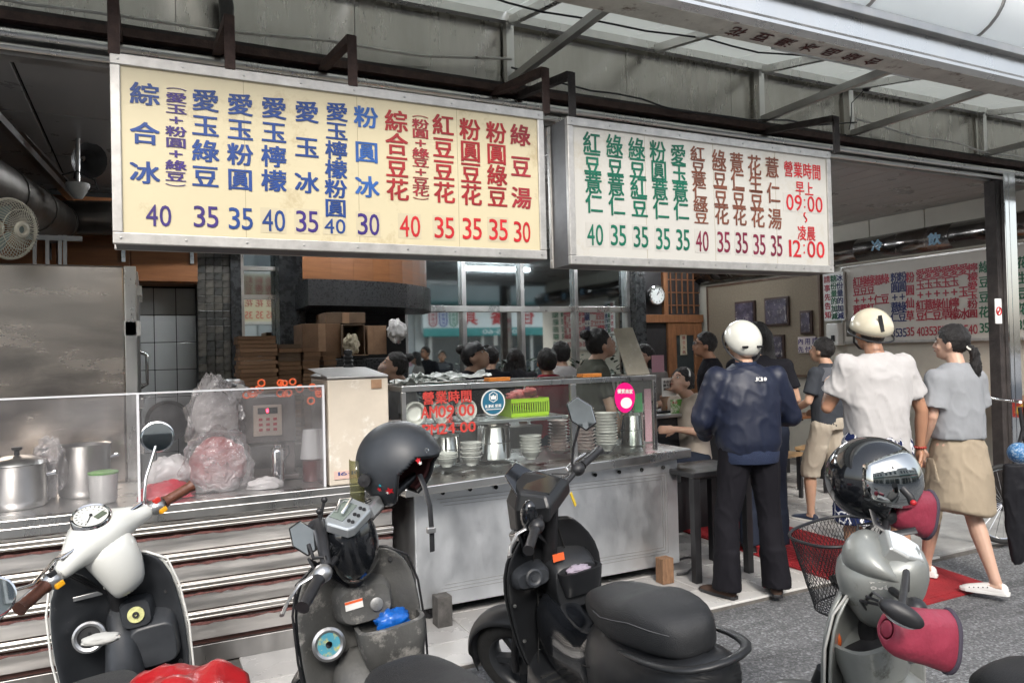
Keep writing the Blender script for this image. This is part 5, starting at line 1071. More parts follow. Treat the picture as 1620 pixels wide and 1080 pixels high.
def person(label, X, Y, face, H, P, skin, voxel=.009, hy=0., hp=0., female=False, scale_w=1., group=None, curl=.35):
    """face: world heading (dx, dy)"""
    rz = math.atan2(-face[0], face[1]); s = H/1.72
    t = thing('person', label, 'person', (X, Y, 0), rz, group); t.scale = (s*scale_w, s, s)
    WM[t.name] = Matrix.Translation((X, Y, 0)) @ Matrix.Rotation(rz, 4, 'Z') @ Matrix.Diagonal((s*scale_w, s, s, 1))
    TH = Matrix.Rotation(hy, 3, 'Z') @ Matrix.Rotation(-hp, 3, 'X'); hc = P['hea']
    hp_ = lambda x, y, z: hc + TH @ Vector((x, y, z))
    g = []
    a = MB(); a.ell(hc + TH @ Vector((0,-.008,.018)), (.076,.094,.098), 20, 14, TH); g.append(a)
    a = MB(); a.ell(hc + TH @ Vector((0,.028,-.05)), (.054,.058,.062), 16, 10, TH); g.append(a)
    a = MB(); a.ell(hc + TH @ Vector((0,.062,-.084)), (.024,.02,.018), 10, 8, TH); g.append(a)     # chin
    a = MB(); a.tube([hp_(0,.082,.015), hp_(0,.097,-.018), hp_(0,.104,-.03)], [.008,.012,.014], 8); a.ell(hp_(0,.098,-.031), (.017,.014,.01), 10, 6, TH); g.append(a)
    for sx in (-1, 1):
        a = MB(); a.ell(hp_(sx*.078,-.008,-.012), (.009,.02,.031), 10, 8, TH @ Matrix.Rotation(.3*sx, 3, 'Z')); g.append(a)
        a = MB(); a.ell(hp_(sx*.034,.07,.024), (.024,.012,.008), 10, 6, TH); g.append(a)             # brow ridge
        a = MB(); a.ell(hp_(sx*.04,.058,-.03), (.022,.018,.02), 10, 6, TH); g.append(a)              # cheek
    a = MB(); a.ell(hp_(0,.084,-.055), (.022,.012,.009), 10, 6, TH); g.append(a)                     # lips
    g.append(limb([P['neb'], hp_(0,-.02,-.05)], [.056, .05]))
    g.append(limb([P['pel'], P['wai'], P['che']+Vector((0,0,-.04)), P['che'].lerp(P['neb'], .5)], [.115,.105,.11,.07]))
    for sd, sg in (('L', -1), ('R', 1)):
        sh, el, wr = P['sh'+sd], P['el'+sd], P['wr'+sd]
        sh = sh+Vector((0,0,-.04)); g.append(limb([P['neb'].lerp(sh, .55)+Vector((0,0,-.05)), sh, sh.lerp(el, .5), el, el.lerp(wr, .3), wr], [.035,.046,.044,.037,.037,.025]))
        hd = P['ha'+sd]; pn = Vector((-sg, .3, 0)); 
        if abs(hd.normalized().dot(pn.normalized())) > .9: pn = Vector((0,0,-1))
        g += hand(wr, hd, pn, sg, curl)
        hi, kn, an = P['hi'+sd], P['kn'+sd], P['an'+sd]
        g.append(limb([hi, hi.lerp(kn, .45), kn, kn.lerp(an, .33), an.lerp(kn, .12), an], [.095,.078,.053,.056,.036,.035]))
        to = P['to'+sd].normalized(); a = MB(); a.tube([an+Vector((0,0,-.03))-to*.04, an+Vector((0,0,-.045))+to*.06, an+Vector((0,0,-.055))+to*.15], [.035,.036,.022], 10, flat=.8); g.append(a)
    body = mobj(remesh(g, voxel, 'body', 3), 'body', skin, t)
    for sx in (-1, 1):
        a = MB(); a.ell(hp_(sx*.033,.083,.006), (.0135,.006,.0065), 10, 8, TH); e = a.o('eye', mat('eye_white', (.6,.58,.55), .3), t, world=False, smooth=True)
        a = MB(); a.ell(hp_(sx*.033,.088,.006), (.006,.003,.006), 10, 6, TH); a.o('iris', BLACKP, e, world=False)
        a = MB(); a.tube([hp_(sx*.016,.09,.026), hp_(sx*.034,.089,.033), hp_(sx*.054,.075,.026)], .0032, 5); a.o('eyebrow', HAIR, t, world=False)
    a = MB(); a.ell(hp_(0,.094,-.056), (.02,.006,.0045), 10, 6, TH); a.o('lips', mat('lip', (.30,.09,.08), .4), t, world=False, smooth=True)
    return t, P, TH, hc
def torso_loft(P, ws, ds, hem, yb=0., top=1.465):
    """closed loft following pelvis-waist-chest-neck; ws, ds half widths and depths from hem to neck"""
    zs = [hem] + [hem + (top-hem)*f for f in (.12, .35, .58, .78, .9, 1.0)]
    def cen(z):
        k = [P['pel'], P['wai'], P['che'], P['neb']]
        if z <= k[0].z: return k[0] + (k[0]-k[1])*0
        for a, b in zip(k, k[1:]):
            if z <= b.z: return a.lerp(b, (z-a.z)/(b.z-a.z))
        return k[-1]
    g = MB(); rings = []
    for z, w_, d in zip(zs, ws, ds):
        c = cen(z); rings.append([Vector((c.x + w_*math.copysign(abs(math.cos(a))**.85, math.cos(a)), c.y + yb + d*math.copysign(abs(math.sin(a))**.85, math.sin(a)), z)) for a in [2*PI*q/28 for q in range(28)]])
    g.loft(rings); return g
def shirt(t, P, m, ws=(.175,.17,.175,.19,.19,.155,.07), ds=(.125,.12,.12,.125,.115,.09,.06), hem=.92, sleeve=.55, sr=(.075,.07,.068), fold=(.008,7,4), seed=1, name='shirt', long=False, vox=.012):
    g = [torso_loft(P, ws, ds, hem)]
    for sd in 'LR':
        sh, el, wr = P['sh'+sd]+Vector((0,0,-.03)), P['el'+sd], P['wr'+sd]; base = P['neb'].lerp(sh, .5)+Vector((0,0,-.035)); sr = tuple(q*.93 for q in sr)
        if long: g.append(limb([base, sh, sh.lerp(el,.5), el, el.lerp(wr,.5), el.lerp(wr,.92)], [.07, sr[0], sr[1], sr[1]*.95, sr[2]*.85, sr[2]*.7]))
        else:
            e = sh.lerp(el, sleeve); a = limb([base, sh, sh.lerp(e,.6)], [.07, sr[0], sr[1]]); a.tube([sh.lerp(e,.5), e], [sr[1], sr[2]*1.05], 14); g.append(a)
    return mobj(remesh(g, vox, name, 5, fold, seed), name, m, t)
def trousers(t, P, m, hem=.06, r=(.115,.095,.075,.075), top=.98, wt=.165, dt=.12, fold=(.008,6,3), seed=2, name='trousers', vox=.012):
    g = []
    a = MB(); a.loft([[Vector((P['pel'].x+w_*math.cos(q), P['pel'].y+d*math.sin(q), z)) for q in [2*PI*k/24 for k in range(24)]] for z, w_, d in ((.86,wt,dt+.012),(.93,wt+.01,dt+.015),(top,wt-.01,dt))]); g.append(a)
    for sd in 'LR':
        hi, kn, an = P['hi'+sd], P['kn'+sd], P['an'+sd]
        if hem < .2: e = an + Vector((0,-.01,hem-.08)); a = limb([hi, hi.lerp(kn,.5), kn, kn.lerp(e,.5)], list(r[:3])+[r[3]]); a.tube([kn.lerp(e,.45), e], [r[3], r[3]*1.08], 16, flat=1.2)
        elif hem < kn.z: f = (kn.z-hem)/(kn.z-an.z); e = kn.lerp(an, f); a = limb([hi, hi.lerp(kn,.5)], list(r[:2])); a.tube([hi.lerp(kn,.4), kn, e], [r[1], r[2], r[3]], 18, flat=1.15)
        else: f = (hi.z-hem)/(hi.z-kn.z); e = hi.lerp(kn, f); a = limb([hi, hi.lerp(e,.5)], list(r[:2])); a.tube([hi.lerp(e,.4), e], [r[1], r[2]], 18, flat=1.1)
        g.append(a)
    return mobj(remesh(g, vox, name, 4, fold, seed), name, m, t)
def shoe(t, P, sd, m, sole, l=.27, h=.075, name='shoe'):
    an = P['an'+sd]; d = P['to'+sd].normalized(); x = d.cross(Vector((0,0,1))).normalized(); u = x.cross(d).normalized(); b = an - u*.08
    rings = []
    for f, w_, hh in ((-.07,.012,.045),(-.06,.03,.07),(-.02,.038,.08),(.05,.041,.07),(.11,.046,.052),(.16,.046,.042),(.19,.036,.032),(.205,.012,.02)):
        c = b + d*f; rings.append([c + x*w_*math.cos(q) + u*max(.012, .02+ (hh-.02)*math.sin(q) if math.sin(q) > 0 else .016) for q in [2*PI*k/16 for k in range(16)]])
    g = MB(); g.loft(rings); s = g.o(name, m, t, world=False, smooth=True, sub=1)
    rings = [[b + d*f + x*w_*sx + u*z for sx, z in ((-1,.0),(1,.0),(1,.02),(-1,.02))] for f, w_ in ((-.075,.02),(-.06,.034),(.0,.038),(.1,.047),(.17,.045),(.2,.03),(.212,.01))]
    g = MB(); g.loft(rings); g.o('sole', sole, s, world=False, bevel=.003)
    return s
def short_hair(t, hc, TH, m=None, seed=0, back=0., vol=1.):
    g = MB(); rings = []
    for i in range(15):
        a = -PI/2 + PI*i/14; ring = []
        for j in range(24):
            b = 2*PI*j/24; d = Vector((math.cos(a)*math.sin(b), math.cos(a)*math.cos(b), math.sin(a)))
            r = 1 + .07*mn.noise(d*5+Vector((seed,0,0)))
            q = Vector((d.x*.087*vol*r, d.y*.106*vol*r-.014, d.z*.108*vol*r+.03))
            if d.y > .35 and q.z < .062: q.y = min(q.y, .062+.2*max(0, q.z-.02))
            lim = -.055-back if q.y < -.02 else (.035 if q.y > .03 else -.01)
            q.z = max(q.z, lim); ring.append(hc + TH @ q)
        rings.append(ring)
    g.loft(rings); me = remesh([g], .008, 'hair', 1, (.006, 40, 30), seed); return mobj(me, 'hair', m or HAIR, t)
def helmet(t, hc, TH, m, lab=None, vents=True):
    rings = []
    for i in range(12):
        a = PI/2*i/11; cr = math.cos(a); ring = []
        for j in range(32):
            b = 2*PI*j/32; fx = math.sin(b); fy = math.cos(b)
            z = math.sin(a)*.135 + .02; lowz = -.005 + (-.035 if fy < 0 else .02)*abs(fy) if i == 0 else 0
            ring.append(hc + TH @ Vector((fx*cr*.122, fy*cr*.142-.012, (lowz if i == 0 else z))))
        rings.append(ring)
    g = MB(); g.loft(rings, cap=True); h = g.o('helmet', m, t, world=False, smooth=True, solid=0, sub=1)
    ring = [rings[0][j] + TH @ Vector((0,0,-.002)) for j in range(32)]
    g = MB(); g.tube(ring+[ring[0]], .006, 6, cap=False); g.o('rim', BLACKP, h, world=False, smooth=True)
    for k in ((-1, 1) if vents else ()):
        g = MB(); g.b(-.045+.03*k*0, .045, -.002, .002, -.006, .006); 
        c = hc + TH @ Vector((.05*k, -.136, .075)); T = Matrix.Translation(c) @ TH.to_4x4(); g = MB(); g.b(-.02,.02,-.004,.004,-.006,.006, T=T); g.o('vent', BLACKP, h, world=False)
    for sx in (-1, 1): g = MB(); g.tube([hc+TH@Vector((sx*.105,0,.01)), hc+TH@Vector((sx*.088,.02,-.06)), hc+TH@Vector((sx*.03,.05,-.105)), hc+TH@Vector((0,.055,-.112))], .007, 6, flat=.5); g.o('chin_strap', BLACKP, h, world=False, smooth=True)
    return h
IVORY = mat('ivory_helmet_paint', (.60,.55,.42), .22, coat=.6, var=.06, vs=10, wear=((.4,.36,.28), 18, .7))
cam2w = lambda a, b: (a*.897+b*.4415, -a*.4415+b*.897)
# 1 man in navy jacket
Pn = J(anL=(-.18,.0,.08), anR=(.15,-.02,.08), knL=(-.155,.02,.49), knR=(.135,.02,.49), toL=(-.55,1,0), toR=(.45,1,0), hea=(0,.075,1.60), neb=(0,.015,1.45), shL=(-.2,0,1.40), shR=(.2,0,1.40),
       elL=(-.30,.02,1.12), elR=(.31,.03,1.12), wrL=(-.2,.22,1.0), wrR=(.18,.25,1.05), haL=(.4,1,.1), haR=(-.4,1,.1))
t, P, TH, hc = person('man in navy jacket, dark trousers and white half helmet standing with his back turned', 3.36, 3.52, (.32,.95), 1.69, Pn, SKIN, .009, .05, -.45, scale_w=.98)
NAVY = mat('navy_satin', (.006,.010,.028), .52, var=.2, vs=4, bump=.25, bs=9, stretch=(1,1,.4)); NAVYR = mat('navy_rib_knit', (.009,.018,.05), .8, bump=.5, bs=240, var=.1)
shirt(t, P, NAVY, ws=(.185,.21,.21,.22,.215,.17,.08), ds=(.145,.165,.16,.155,.14,.115,.08), hem=.90, sr=(.092,.088,.082), long=True, fold=(.011,5,2.2), seed=3, name='jacket')
g = MB(); g.loft([[Vector((P['pel'].x+r_*math.cos(q), P['pel'].y+(r_-.038)*math.sin(q), z)) for q in [2*PI*k/32 for k in range(32)]] for z, r_ in ((.845,.186), (.86,.191), (.91,.195), (.93,.190))]); g.o('waistband', NAVYR, t, world=False, smooth=True)
g = MB(); g.lathe([(.085,1.40),(.07,1.445),(.068,1.475),(.06,1.47)], 24, (0,.012,0)); g.o('collar', NAVYR, t, world=False, smooth=True)
g = MB(); put_word(g, 'JCI', Vector((.006,-.150,1.37)), Vector((1,0,0)), Vector((0,.2,1)), .052, .024, .02); g.lathe([(.001,0),(.011,0)], 14, (.05,-.150,1.37), Matrix.Rotation(PI/2,3,'X')); g.o('jacket_logo', WHT, t, world=False)
trousers(t, P, cloth('charcoal_twill', (.0095,.009,.012)), r=(.112,.094,.08,.082), hem=.05, wt=.162, dt=.122, fold=(.010,7,3))
for sd in 'LR': shoe(t, P, sd, cloth('brown_suede', (.07,.045,.035)), BLACKP)
short_hair(t, hc, TH, seed=2, back=.02); helmet(t, hc, TH @ Matrix.Rotation(.25,3,'X'), mat('white_helmet_paint', (.66,.66,.6), .22, coat=.6, var=.05, wear=((.4,.38,.33), 22, .7)))
# 2 man in white T-shirt
Pw = J(elL=(-.27,.08,1.13), wrL=(-.13,.3,1.22), haL=(.3,.5,.8), elR=(.285,-.02,1.10), wrR=(.30,.03,.85), haR=(0,.1,-1), toL=(-.1,1,0), anL=(-.11,.12,.08), knL=(-.11,.1,.49), anR=(.11,-.1,.08), knR=(.11,0,.49), hea=(0,.04,1.585))
a_ = cam2w(2.25, 4.62)
t, P, TH, hc = person('stocky man in white T-shirt, patterned shorts and cream helmet with his back turned', a_[0], a_[1], cam2w(-.12, 1), 1.75, Pw, SKIN2, .006, .0, -.1, scale_w=1.0)
WTEE = cloth('white_cotton', (.45,.435,.43), var=.04)
shirt(t, P, WTEE, ws=(.18,.185,.19,.2,.2,.165,.075), ds=(.155,.16,.155,.145,.13,.1,.07), hem=.79, sleeve=.68, sr=(.09,.085,.09), fold=(.015,7,3.5), seed=5)
m_pat = cloth('navy_leaf_print', (.012,.02,.07)); nt_ = m_pat.node_tree; vor = nt_.nodes.new('ShaderNodeTexVoronoi'); vor.feature = 'DISTANCE_TO_EDGE'; vor.inputs['Scale'].default_value = 17
nz = nt_.nodes.new('ShaderNodeTexNoise'); nz.inputs['Scale'].default_value = 9; tc_ = nt_.nodes.new('ShaderNodeTexCoord'); mxv = nt_.nodes.new('ShaderNodeMixRGB'); mxv.inputs[0].default_value = .12
nt_.links.new(tc_.outputs['Object'], nz.inputs['Vector']); nt_.links.new(tc_.outputs['Object'], mxv.inputs[1]); nt_.links.new(nz.outputs['Color'], mxv.inputs[2]); nt_.links.new(mxv.outputs[0], vor.inputs['Vector'])
rp = nt_.nodes.new('ShaderNodeValToRGB'); rp.color_ramp.elements[0].position = .07; rp.color_ramp.elements[1].position = .09; rp.color_ramp.elements[0].color = (.68,.68,.7,1); rp.color_ramp.elements[1].color = (.012,.02,.07,1)
nt_.links.new(vor.outputs['Distance'], rp.inputs[0]); nt_.links.new(rp.outputs[0], nt_.nodes['Principled BSDF'].inputs['Base Color'])
trousers(t, P, m_pat, hem=.42, r=(.125,.115,.115,.118), wt=.175, dt=.15, fold=(.014,5,3), seed=6, name='shorts')
for sd in 'LR': shoe(t, P, sd, BLACKP, BLACKP, name='shoe')
short_hair(t, hc, TH, seed=4, back=.02); hl = helmet(t, hc, TH @ Matrix.Rotation(.05,3,'X'), IVORY, vents=False)
g = MB(); c0 = hc; pts = [c0+Vector((.125*math.sin(b), .15*math.cos(b), z)) for z in (.09, -.02) for b in [-1.0+2.0*k/10 for k in range(11)]]; g.add(pts, [(i, i+1, i+12, i+11) for i in range(10)]); g.o('visor', sheet_glass('smoke_visor', (.25,.25,.25), .05), hl, world=False, smooth=True)
g = MB(); g.bar(hc+Vector((-.03,-.152,.1)), hc+Vector((-.012,-.15,.0)), .026, .008); g.o('strap_loop', BLACKP, hl, world=False, bevel=.003)
g = MB(); wr = P['wrR']; 
for k in range(14): a = 2*PI*k/14; g.ell(wr + Vector((.03*math.cos(a), .033*math.sin(a), .02)), .0085, 8, 6)
g.o('bead_bracelet', mat('red_beads', (.30,.03,.02), .25), t, world=False, smooth=True)
# 3 woman walking, grey T-shirt and tan skirt
Pg = J(anL=(-.05,.26,.085), knL=(-.07,.15,.50), anR=(.06,-.2,.09), knR=(.07,-.02,.50), toR=(-.65,1,-.05), toL=(-.65,1,.03), shL=(-.165,0,1.38), shR=(.165,0,1.38), elR=(.21,.02,1.12), wrR=(.2,.12,.90), elL=(-.21,.0,1.12), wrL=(-.19,.12,.90), hea=(0,.035,1.585))
a_ = cam2w(2.80, 4.70)
t, P, TH, hc = person('young woman with black ponytail in grey crop T-shirt and tan skirt walking in white clogs', a_[0], a_[1], cam2w(-.22, .97), 1.66, Pg, SKIN3, .007, .5, -.12, True, scale_w=.92)
shirt(t, P, cloth('heather_grey_jersey', (.27,.28,.295), var=.12), ws=(.19,.185,.18,.18,.175,.15,.07), ds=(.135,.135,.13,.125,.115,.095,.065), hem=.97, sleeve=.8, sr=(.085,.085,.095), fold=(.010,6,3.5), seed=8)
m_tan = cloth('tan_canvas', (.34,.28,.205), var=.1)
g = MB(); rings = []
for z, w_, d, y in ((.50,.20,.185,-.0),(.52,.215,.2,0),(.62,.215,.195,0),(.78,.205,.175,0),(.9,.185,.15,0),(1.0,.155,.125,0),(1.03,.15,.12,0)): rings.append([Vector((w_*math.cos(q), y+d*math.sin(q), z+.02*math.sin(q*2+1)*(z < .6))) for q in [2*PI*k/36 for k in range(36)]])
g.loft(rings); mobj(remesh([g], .011, 'skirt', 3, (.013,5,2.2), 9), 'skirt', m_tan, t)
g = MB(); rings = []
for z, w_ in ((.40,.03),(.47,.075),(.56,.09),(.7,.075),(.85,.03)): rings.append([Vector((-.205+.01*math.cos(q)+.02*(z<.6), .03+w_*math.sin(q), z)) for q in [2*PI*k/16 for k in range(16)]])
g.loft(rings); mobj(remesh([g], .009, 'skirt_tie', 2, (.01,8,4), 10), 'skirt_tie', m_tan, t)
for sd in 'LR':
    s = shoe(t, P, sd, mat('white_clog_rubber', (.72,.70,.68), .45), WHT, name='clog')
    g = MB(); an = P['an'+sd]; d = P['to'+sd].normalized(); x = d.cross(Vector((0,0,1))).normalized()
    for k in range(10):
        c = an - Vector((0,0,.08)) + d*(.04+.026*(k % 5)) + x*(.04 if k < 5 else -.04); c.z += .045 - .004*(k % 5); g.ell(c, .0042, 6, 4)
    g.o('clog_hole', BLACKP, s, world=False)
short_hair(t, hc, TH, seed=6, back=.0)
m_pt = [hc+TH@Vector((0,-.1,.0)), hc+TH@Vector((0,-.15,-.04)), hc+TH@Vector((.01,-.16,-.14)), hc+TH@Vector((.03,-.15,-.25)), hc+TH@Vector((.02,-.16,-.36)), hc+TH@Vector((.03,-.15,-.44))]
mobj(remesh([limb(m_pt, [.02,.034,.042,.036,.034,.012])], .008, 'ponytail', 1, (.012,22,10), 3), 'ponytail', HAIR, t)
g = MB(); g.lathe([(.02,-.008),(.027,0),(.02,.008)], 12, m_pt[0]+Vector((0,-.02,-.012)), Matrix.Rotation(.9,3,'X')); g.o('hair_tie', CEIL, t, world=False, smooth=True)
g = MB(); g.b(-.26,-.10,.10,.12,.48,.64); g.o('checked_pouch', mat('black_white_check', (.5,.5,.5), .6), t, world=False, bevel=.004)
m_ = MATS['black_white_check']; ck_ = m_.node_tree.nodes.new('ShaderNodeTexChecker'); ck_.inputs['Scale'].default_value = 60; ck_.inputs[1].default_value = (.6,.6,.6,1); ck_.inputs[2].default_value = (.02,.02,.02,1)
tc_ = m_.node_tree.nodes.new('ShaderNodeTexCoord'); m_.node_tree.links.new(tc_.outputs['Object'], ck_.inputs[0]); m_.node_tree.links.new(ck_.outputs[0], m_.node_tree.nodes['Principled BSDF'].inputs[0])
# 4 man grey T-shirt
Pt = J(anL=(-.07,.16,.08), knL=(-.09,.14,.49), anR=(.06,-.2,.10), knR=(.09,.0,.5), elL=(-.26,.02,1.13), wrL=(-.2,.24,1.02), haL=(.1,1,0), elR=(.25,.0,1.13), wrR=(.2,.2,.98), haR=(0,1,0), hea=(0,.05,1.58))
a_ = cam2w((1306-810)/1175*6.45, 6.45)
t, P, TH, hc = person('young man in grey raglan T-shirt and beige shorts facing the dining tables', a_[0], a_[1], cam2w(-.55, .83), 1.62, Pt, SKIN, .008, .2, -.25)
shirt(t, P, cloth('charcoal_jersey', (.045,.05,.06)), hem=.90, sleeve=.75, seed=11, fold=(.009,6,3.5), ws=(.18,.18,.18,.185,.185,.14,.06))
g = MB(); g.loft([[Vector((w_*math.cos(q), -.004+d*math.sin(q), z)) for q in [2*PI*k/28 for k in range(28)]] for z, w_, d in ((1.31,.203,.139),(1.38,.185,.125),(1.43,.125,.095))]); g.o('shoulder_yoke', cloth('mid_grey_jersey', (.10,.105,.12)), t, world=False, smooth=True)
trousers(t, P, cloth('beige_chino', (.42,.37,.30)), hem=.42, r=(.105,.09,.082,.082), seed=12, name='shorts', fold=(.01,6,3))
for sd in 'LR': shoe(t, P, sd, mat('navy_trainer', (.02,.03,.06), .6), WHT)
short_hair(t, hc, TH, seed=9)
# 5-6 customers beyond the navy jacket
Pd = J(hea=(0,.05,1.58), wrL=(-.15,.25,1.05), wrR=(.15,.25,1.05), haL=(0,1,0), haR=(0,1,0))
def simple(label, px_, D, face, H, top, skin=SKIN, hy=0, hp=-.2, hair='short', m_top=None, m_bot=None, female=True, seed=1, P_=None, sleeve=.7, long=False):
    a = cam2w((px_-810)/1175*D, D); t, P, TH, hc = person(label, a[0], a[1], face, H, P_ or Pd, skin, .012, hy, hp, female)
    shirt(t, P, m_top, hem=.9, sleeve=sleeve, seed=seed, vox=.015, long=long); trousers(t, P, m_bot or cloth('dark_denim', (.02,.025,.04)), seed=seed+1, vox=.017)
    for sd in 'LR': shoe(t, P, sd, BLACKP, BLACKP)
    short_hair(t, hc, TH, seed=seed)
    if hair == 'bun': mobj(remesh([limb([hc+TH@Vector((0,-.07,.1)), hc+TH@Vector((0,-.09,.125))], [.036,.04])], .008, 'hair_bun', 1, (.008,30,30), 2), 'hair_bun', HAIR, t)
    if hair == 'long':
        g = [limb([hc+TH@Vector((sx*.045,-.045,.03)), hc+TH@Vector((sx*.06,-.07,-.1)), hc+Vector((sx*.07,-.11,-.25)), hc+Vector((sx*.05,-.12,-.36))], [.06,.058,.05,.02]) for sx in (-1, 0, 1)]; mobj(remesh(g, .01, 'long_hair', 2, (.01,20,4), 2), 'long_hair', HAIR, t)
    return t, P, TH, hc
def glasses(t, hc, TH):
    g = MB()
    for sx in (-1, 1): g.tube([hc+TH@Vector((sx*.034+.024*math.cos(a), .098, .004+.018*math.sin(a))) for a in [2*PI*q/14 for q in range(15)]], .0028, 5, cap=False); g.bar(hc+TH@Vector((sx*.058,.097,.01)), hc+TH@Vector((sx*.082,-.0,.008)), .004)
    g.bar(hc+TH@Vector((-.01,.1,.008)), hc+TH@Vector((.01,.1,.008)), .004); g.o('glasses', BLACKP, t, world=False)
BTEE = cloth('black_jersey', (.012,.012,.016))
t, P, TH, hc = simple('man in black T-shirt and glasses half hidden left of the navy jacket man', 1122, 6.9, cam2w(-1, .1), 1.70, 0, m_top=BTEE, hy=0, seed=21, skin=SKIN2); glasses(t, hc, TH)
simple('woman with long loose black hair behind the navy jacket man', 1200, 5.6, cam2w(.1, 1), 1.74, 0, hair='long', m_top=BTEE, seed=23)
# staff behind the counter
Ps = J(hea=(0,.1,1.565), neb=(0,.035,1.43), che=(0,.02,1.27), wrL=(-.15,.2,.86), wrR=(.15,.2,.86), elL=(-.24,.06,1.10), elR=(.24,.06,1.10), haL=(.2,.7,-.6), haR=(-.2,.7,-.6), shL=(-.17,.02,1.39), shR=(.17,.02,1.39))
simple('counter woman with hair in a bun wearing an olive grey T-shirt, seen in profile', 932, 5.6, cam2w(.92, .25), 1.74, 0, hair='bun', m_top=cloth('olive_grey_jersey', (.085,.088,.072)), P_=Ps, hp=-.4, seed=25, skin=SKIN3)
t, P, TH, hc = simple('worker in black T-shirt and black cap bending over the counter', 735, 5.8, cam2w(.9, -.35), 1.66, 0, hair='bun', m_top=BTEE, P_=Ps, hp=-.5, seed=27, skin=SKIN3)
g = MB(); g.lathe([(.098,.02),(.095,.07),(.07,.115),(.001,.13)], 22, hc, TH); cp = g.o('cap', BLACKP, t, world=False, smooth=True)
g = MB(); g.loft([[hc+TH@Vector((x*.08, .07+.075*math.cos(x*1.4)+dy, .035)) for x in [-1+2*k/8 for k in range(9)]] for dy in (-.03, 0)], cap=False, closed=False); g.o('cap_peak', BLACKP, cp, world=False, solid=.006)
t, P, TH, hc = simple('worker with bunned black hair and face mask at the left end of the counter', 640, 5.7, cam2w(-.85, -.3), 1.60, 0, hair='bun', m_top=cloth('grey_apron_cloth', (.2,.2,.2)), P_=Ps, hp=-.45, seed=29, skin=SKIN3)
g = MB(); g.ell(hc+TH@Vector((0,.07,-.05)), (.05,.04,.042), 14, 10, TH); g.o('face_mask', mat('beige_mask', (.5,.36,.3), .8), t, world=False, smooth=True)
t, P, TH, hc = simple('man in dark red polo shirt with white stripes beyond the glass case', 868, 5.9, cam2w(-.2, 1), 1.60, 0, m_top=cloth('dark_red_pique', (.22,.012,.025)), P_=Ps, hp=-.4, seed=31, skin=SKIN2)
for sx in (-1, 1): g = MB(); g.tube([P['neb']+Vector((sx*.07,-.05,.0)), P['sh'+('R' if sx > 0 else 'L')]+Vector((sx*.035,-.05,.035)), P['sh'+('R' if sx > 0 else 'L')].lerp(P['el'+('R' if sx > 0 else 'L')],.6)+Vector((sx*.065,-.055,0))], .008, 6); g.o('white_stripe', WHT, t, world=False)
simple('dark haired man in white shirt behind the red polo man', 893, 6.6, cam2w(-.4, .9), 1.66, 0, m_top=WTEE, P_=Ps, hp=-.3, seed=33)
simple('customer in black T-shirt standing near the mirror beyond the cap worker', 775, 7.6, cam2w(.2, 1), 1.62, 0, m_top=BTEE, seed=35)
simple('woman in dark blouse with long hair standing near the mirror in the middle', 815, 7.9, cam2w(-.2, 1), 1.6, 0, hair='long', m_top=cloth('dark_blouse', (.03,.03,.035)), seed=37)
t, P, TH, hc = simple('woman with glasses and shoulder length hair in grey blouse by the door', 1022, 7.2, cam2w(-.75, -.65), 1.60, 0, hair='long', m_top=cloth('grey_blouse', (.22,.21,.2)), seed=39, skin=SKIN3, hp=-.05); glasses(t, hc, TH)
# seated woman
Pq = J(pel=(0,0,.5), wai=(0,.02,.64), che=(0,.03,.84), neb=(0,.04,1.0), shL=(-.17,.02,.95), shR=(.17,.02,.95), hea=(0,.12,1.13), elL=(-.22,.1,.72), elR=(.22,.12,.74), wrL=(-.12,.32,.76), wrR=(.1,.22,.96), haL=(.3,1,0), haR=(-.3,.1,1),
       hiL=(-.09,.02,.47), hiR=(.09,.02,.47), knL=(-.1,.42,.47), knR=(.1,.42,.47), anL=(-.1,.44,.08), anR=(.1,.44,.08))
a_ = cam2w((1092-810)/1175*6.3, 6.3)
t, P, TH, hc = person('seated woman with white headband in beige top eating at the bar', a_[0], a_[1], cam2w(-.8, -.5), 1.72, Pq, SKIN3, .011, 0, -.45)
t.location.z = .13; g = [torso_loft(Pq, (.16,.165,.165,.17,.17,.13,.06), (.13,.12,.12,.12,.11,.085,.06), .47, 0, 1.01)]
for sd in 'LR': g.append(limb([Pq['neb'].lerp(Pq['sh'+sd],.45), Pq['sh'+sd], Pq['sh'+sd].lerp(Pq['el'+sd],.6)], [.06,.07,.07]))
mobj(remesh(g, .013, 'top', 4, (.008,6,4), 4), 'top', cloth('beige_knit', (.52,.45,.38)), t)
g = [limb([Pq['hi'+sd], Pq['kn'+sd], Pq['an'+sd]], [.1,.08,.06]) for sd in 'LR']; mobj(remesh(g, .015, 'trousers', 3), 'trousers', cloth('dark_denim', (.02,.025,.04)), t)
short_hair(t, hc, TH, seed=15); g = MB(); g.tube([hc+TH@Vector((.09*math.sin(b), .01, .02+.105*math.cos(b))) for b in [-1.3+2.6*k/10 for k in range(11)]], .009, 6); g.o('headband', WHT, t, world=False, smooth=True)
table('dark stool under the seated woman at the dining bar', a_[0], a_[1], .34, .34, .58, None, .035, 0, 'stool', 'wooden_stool')
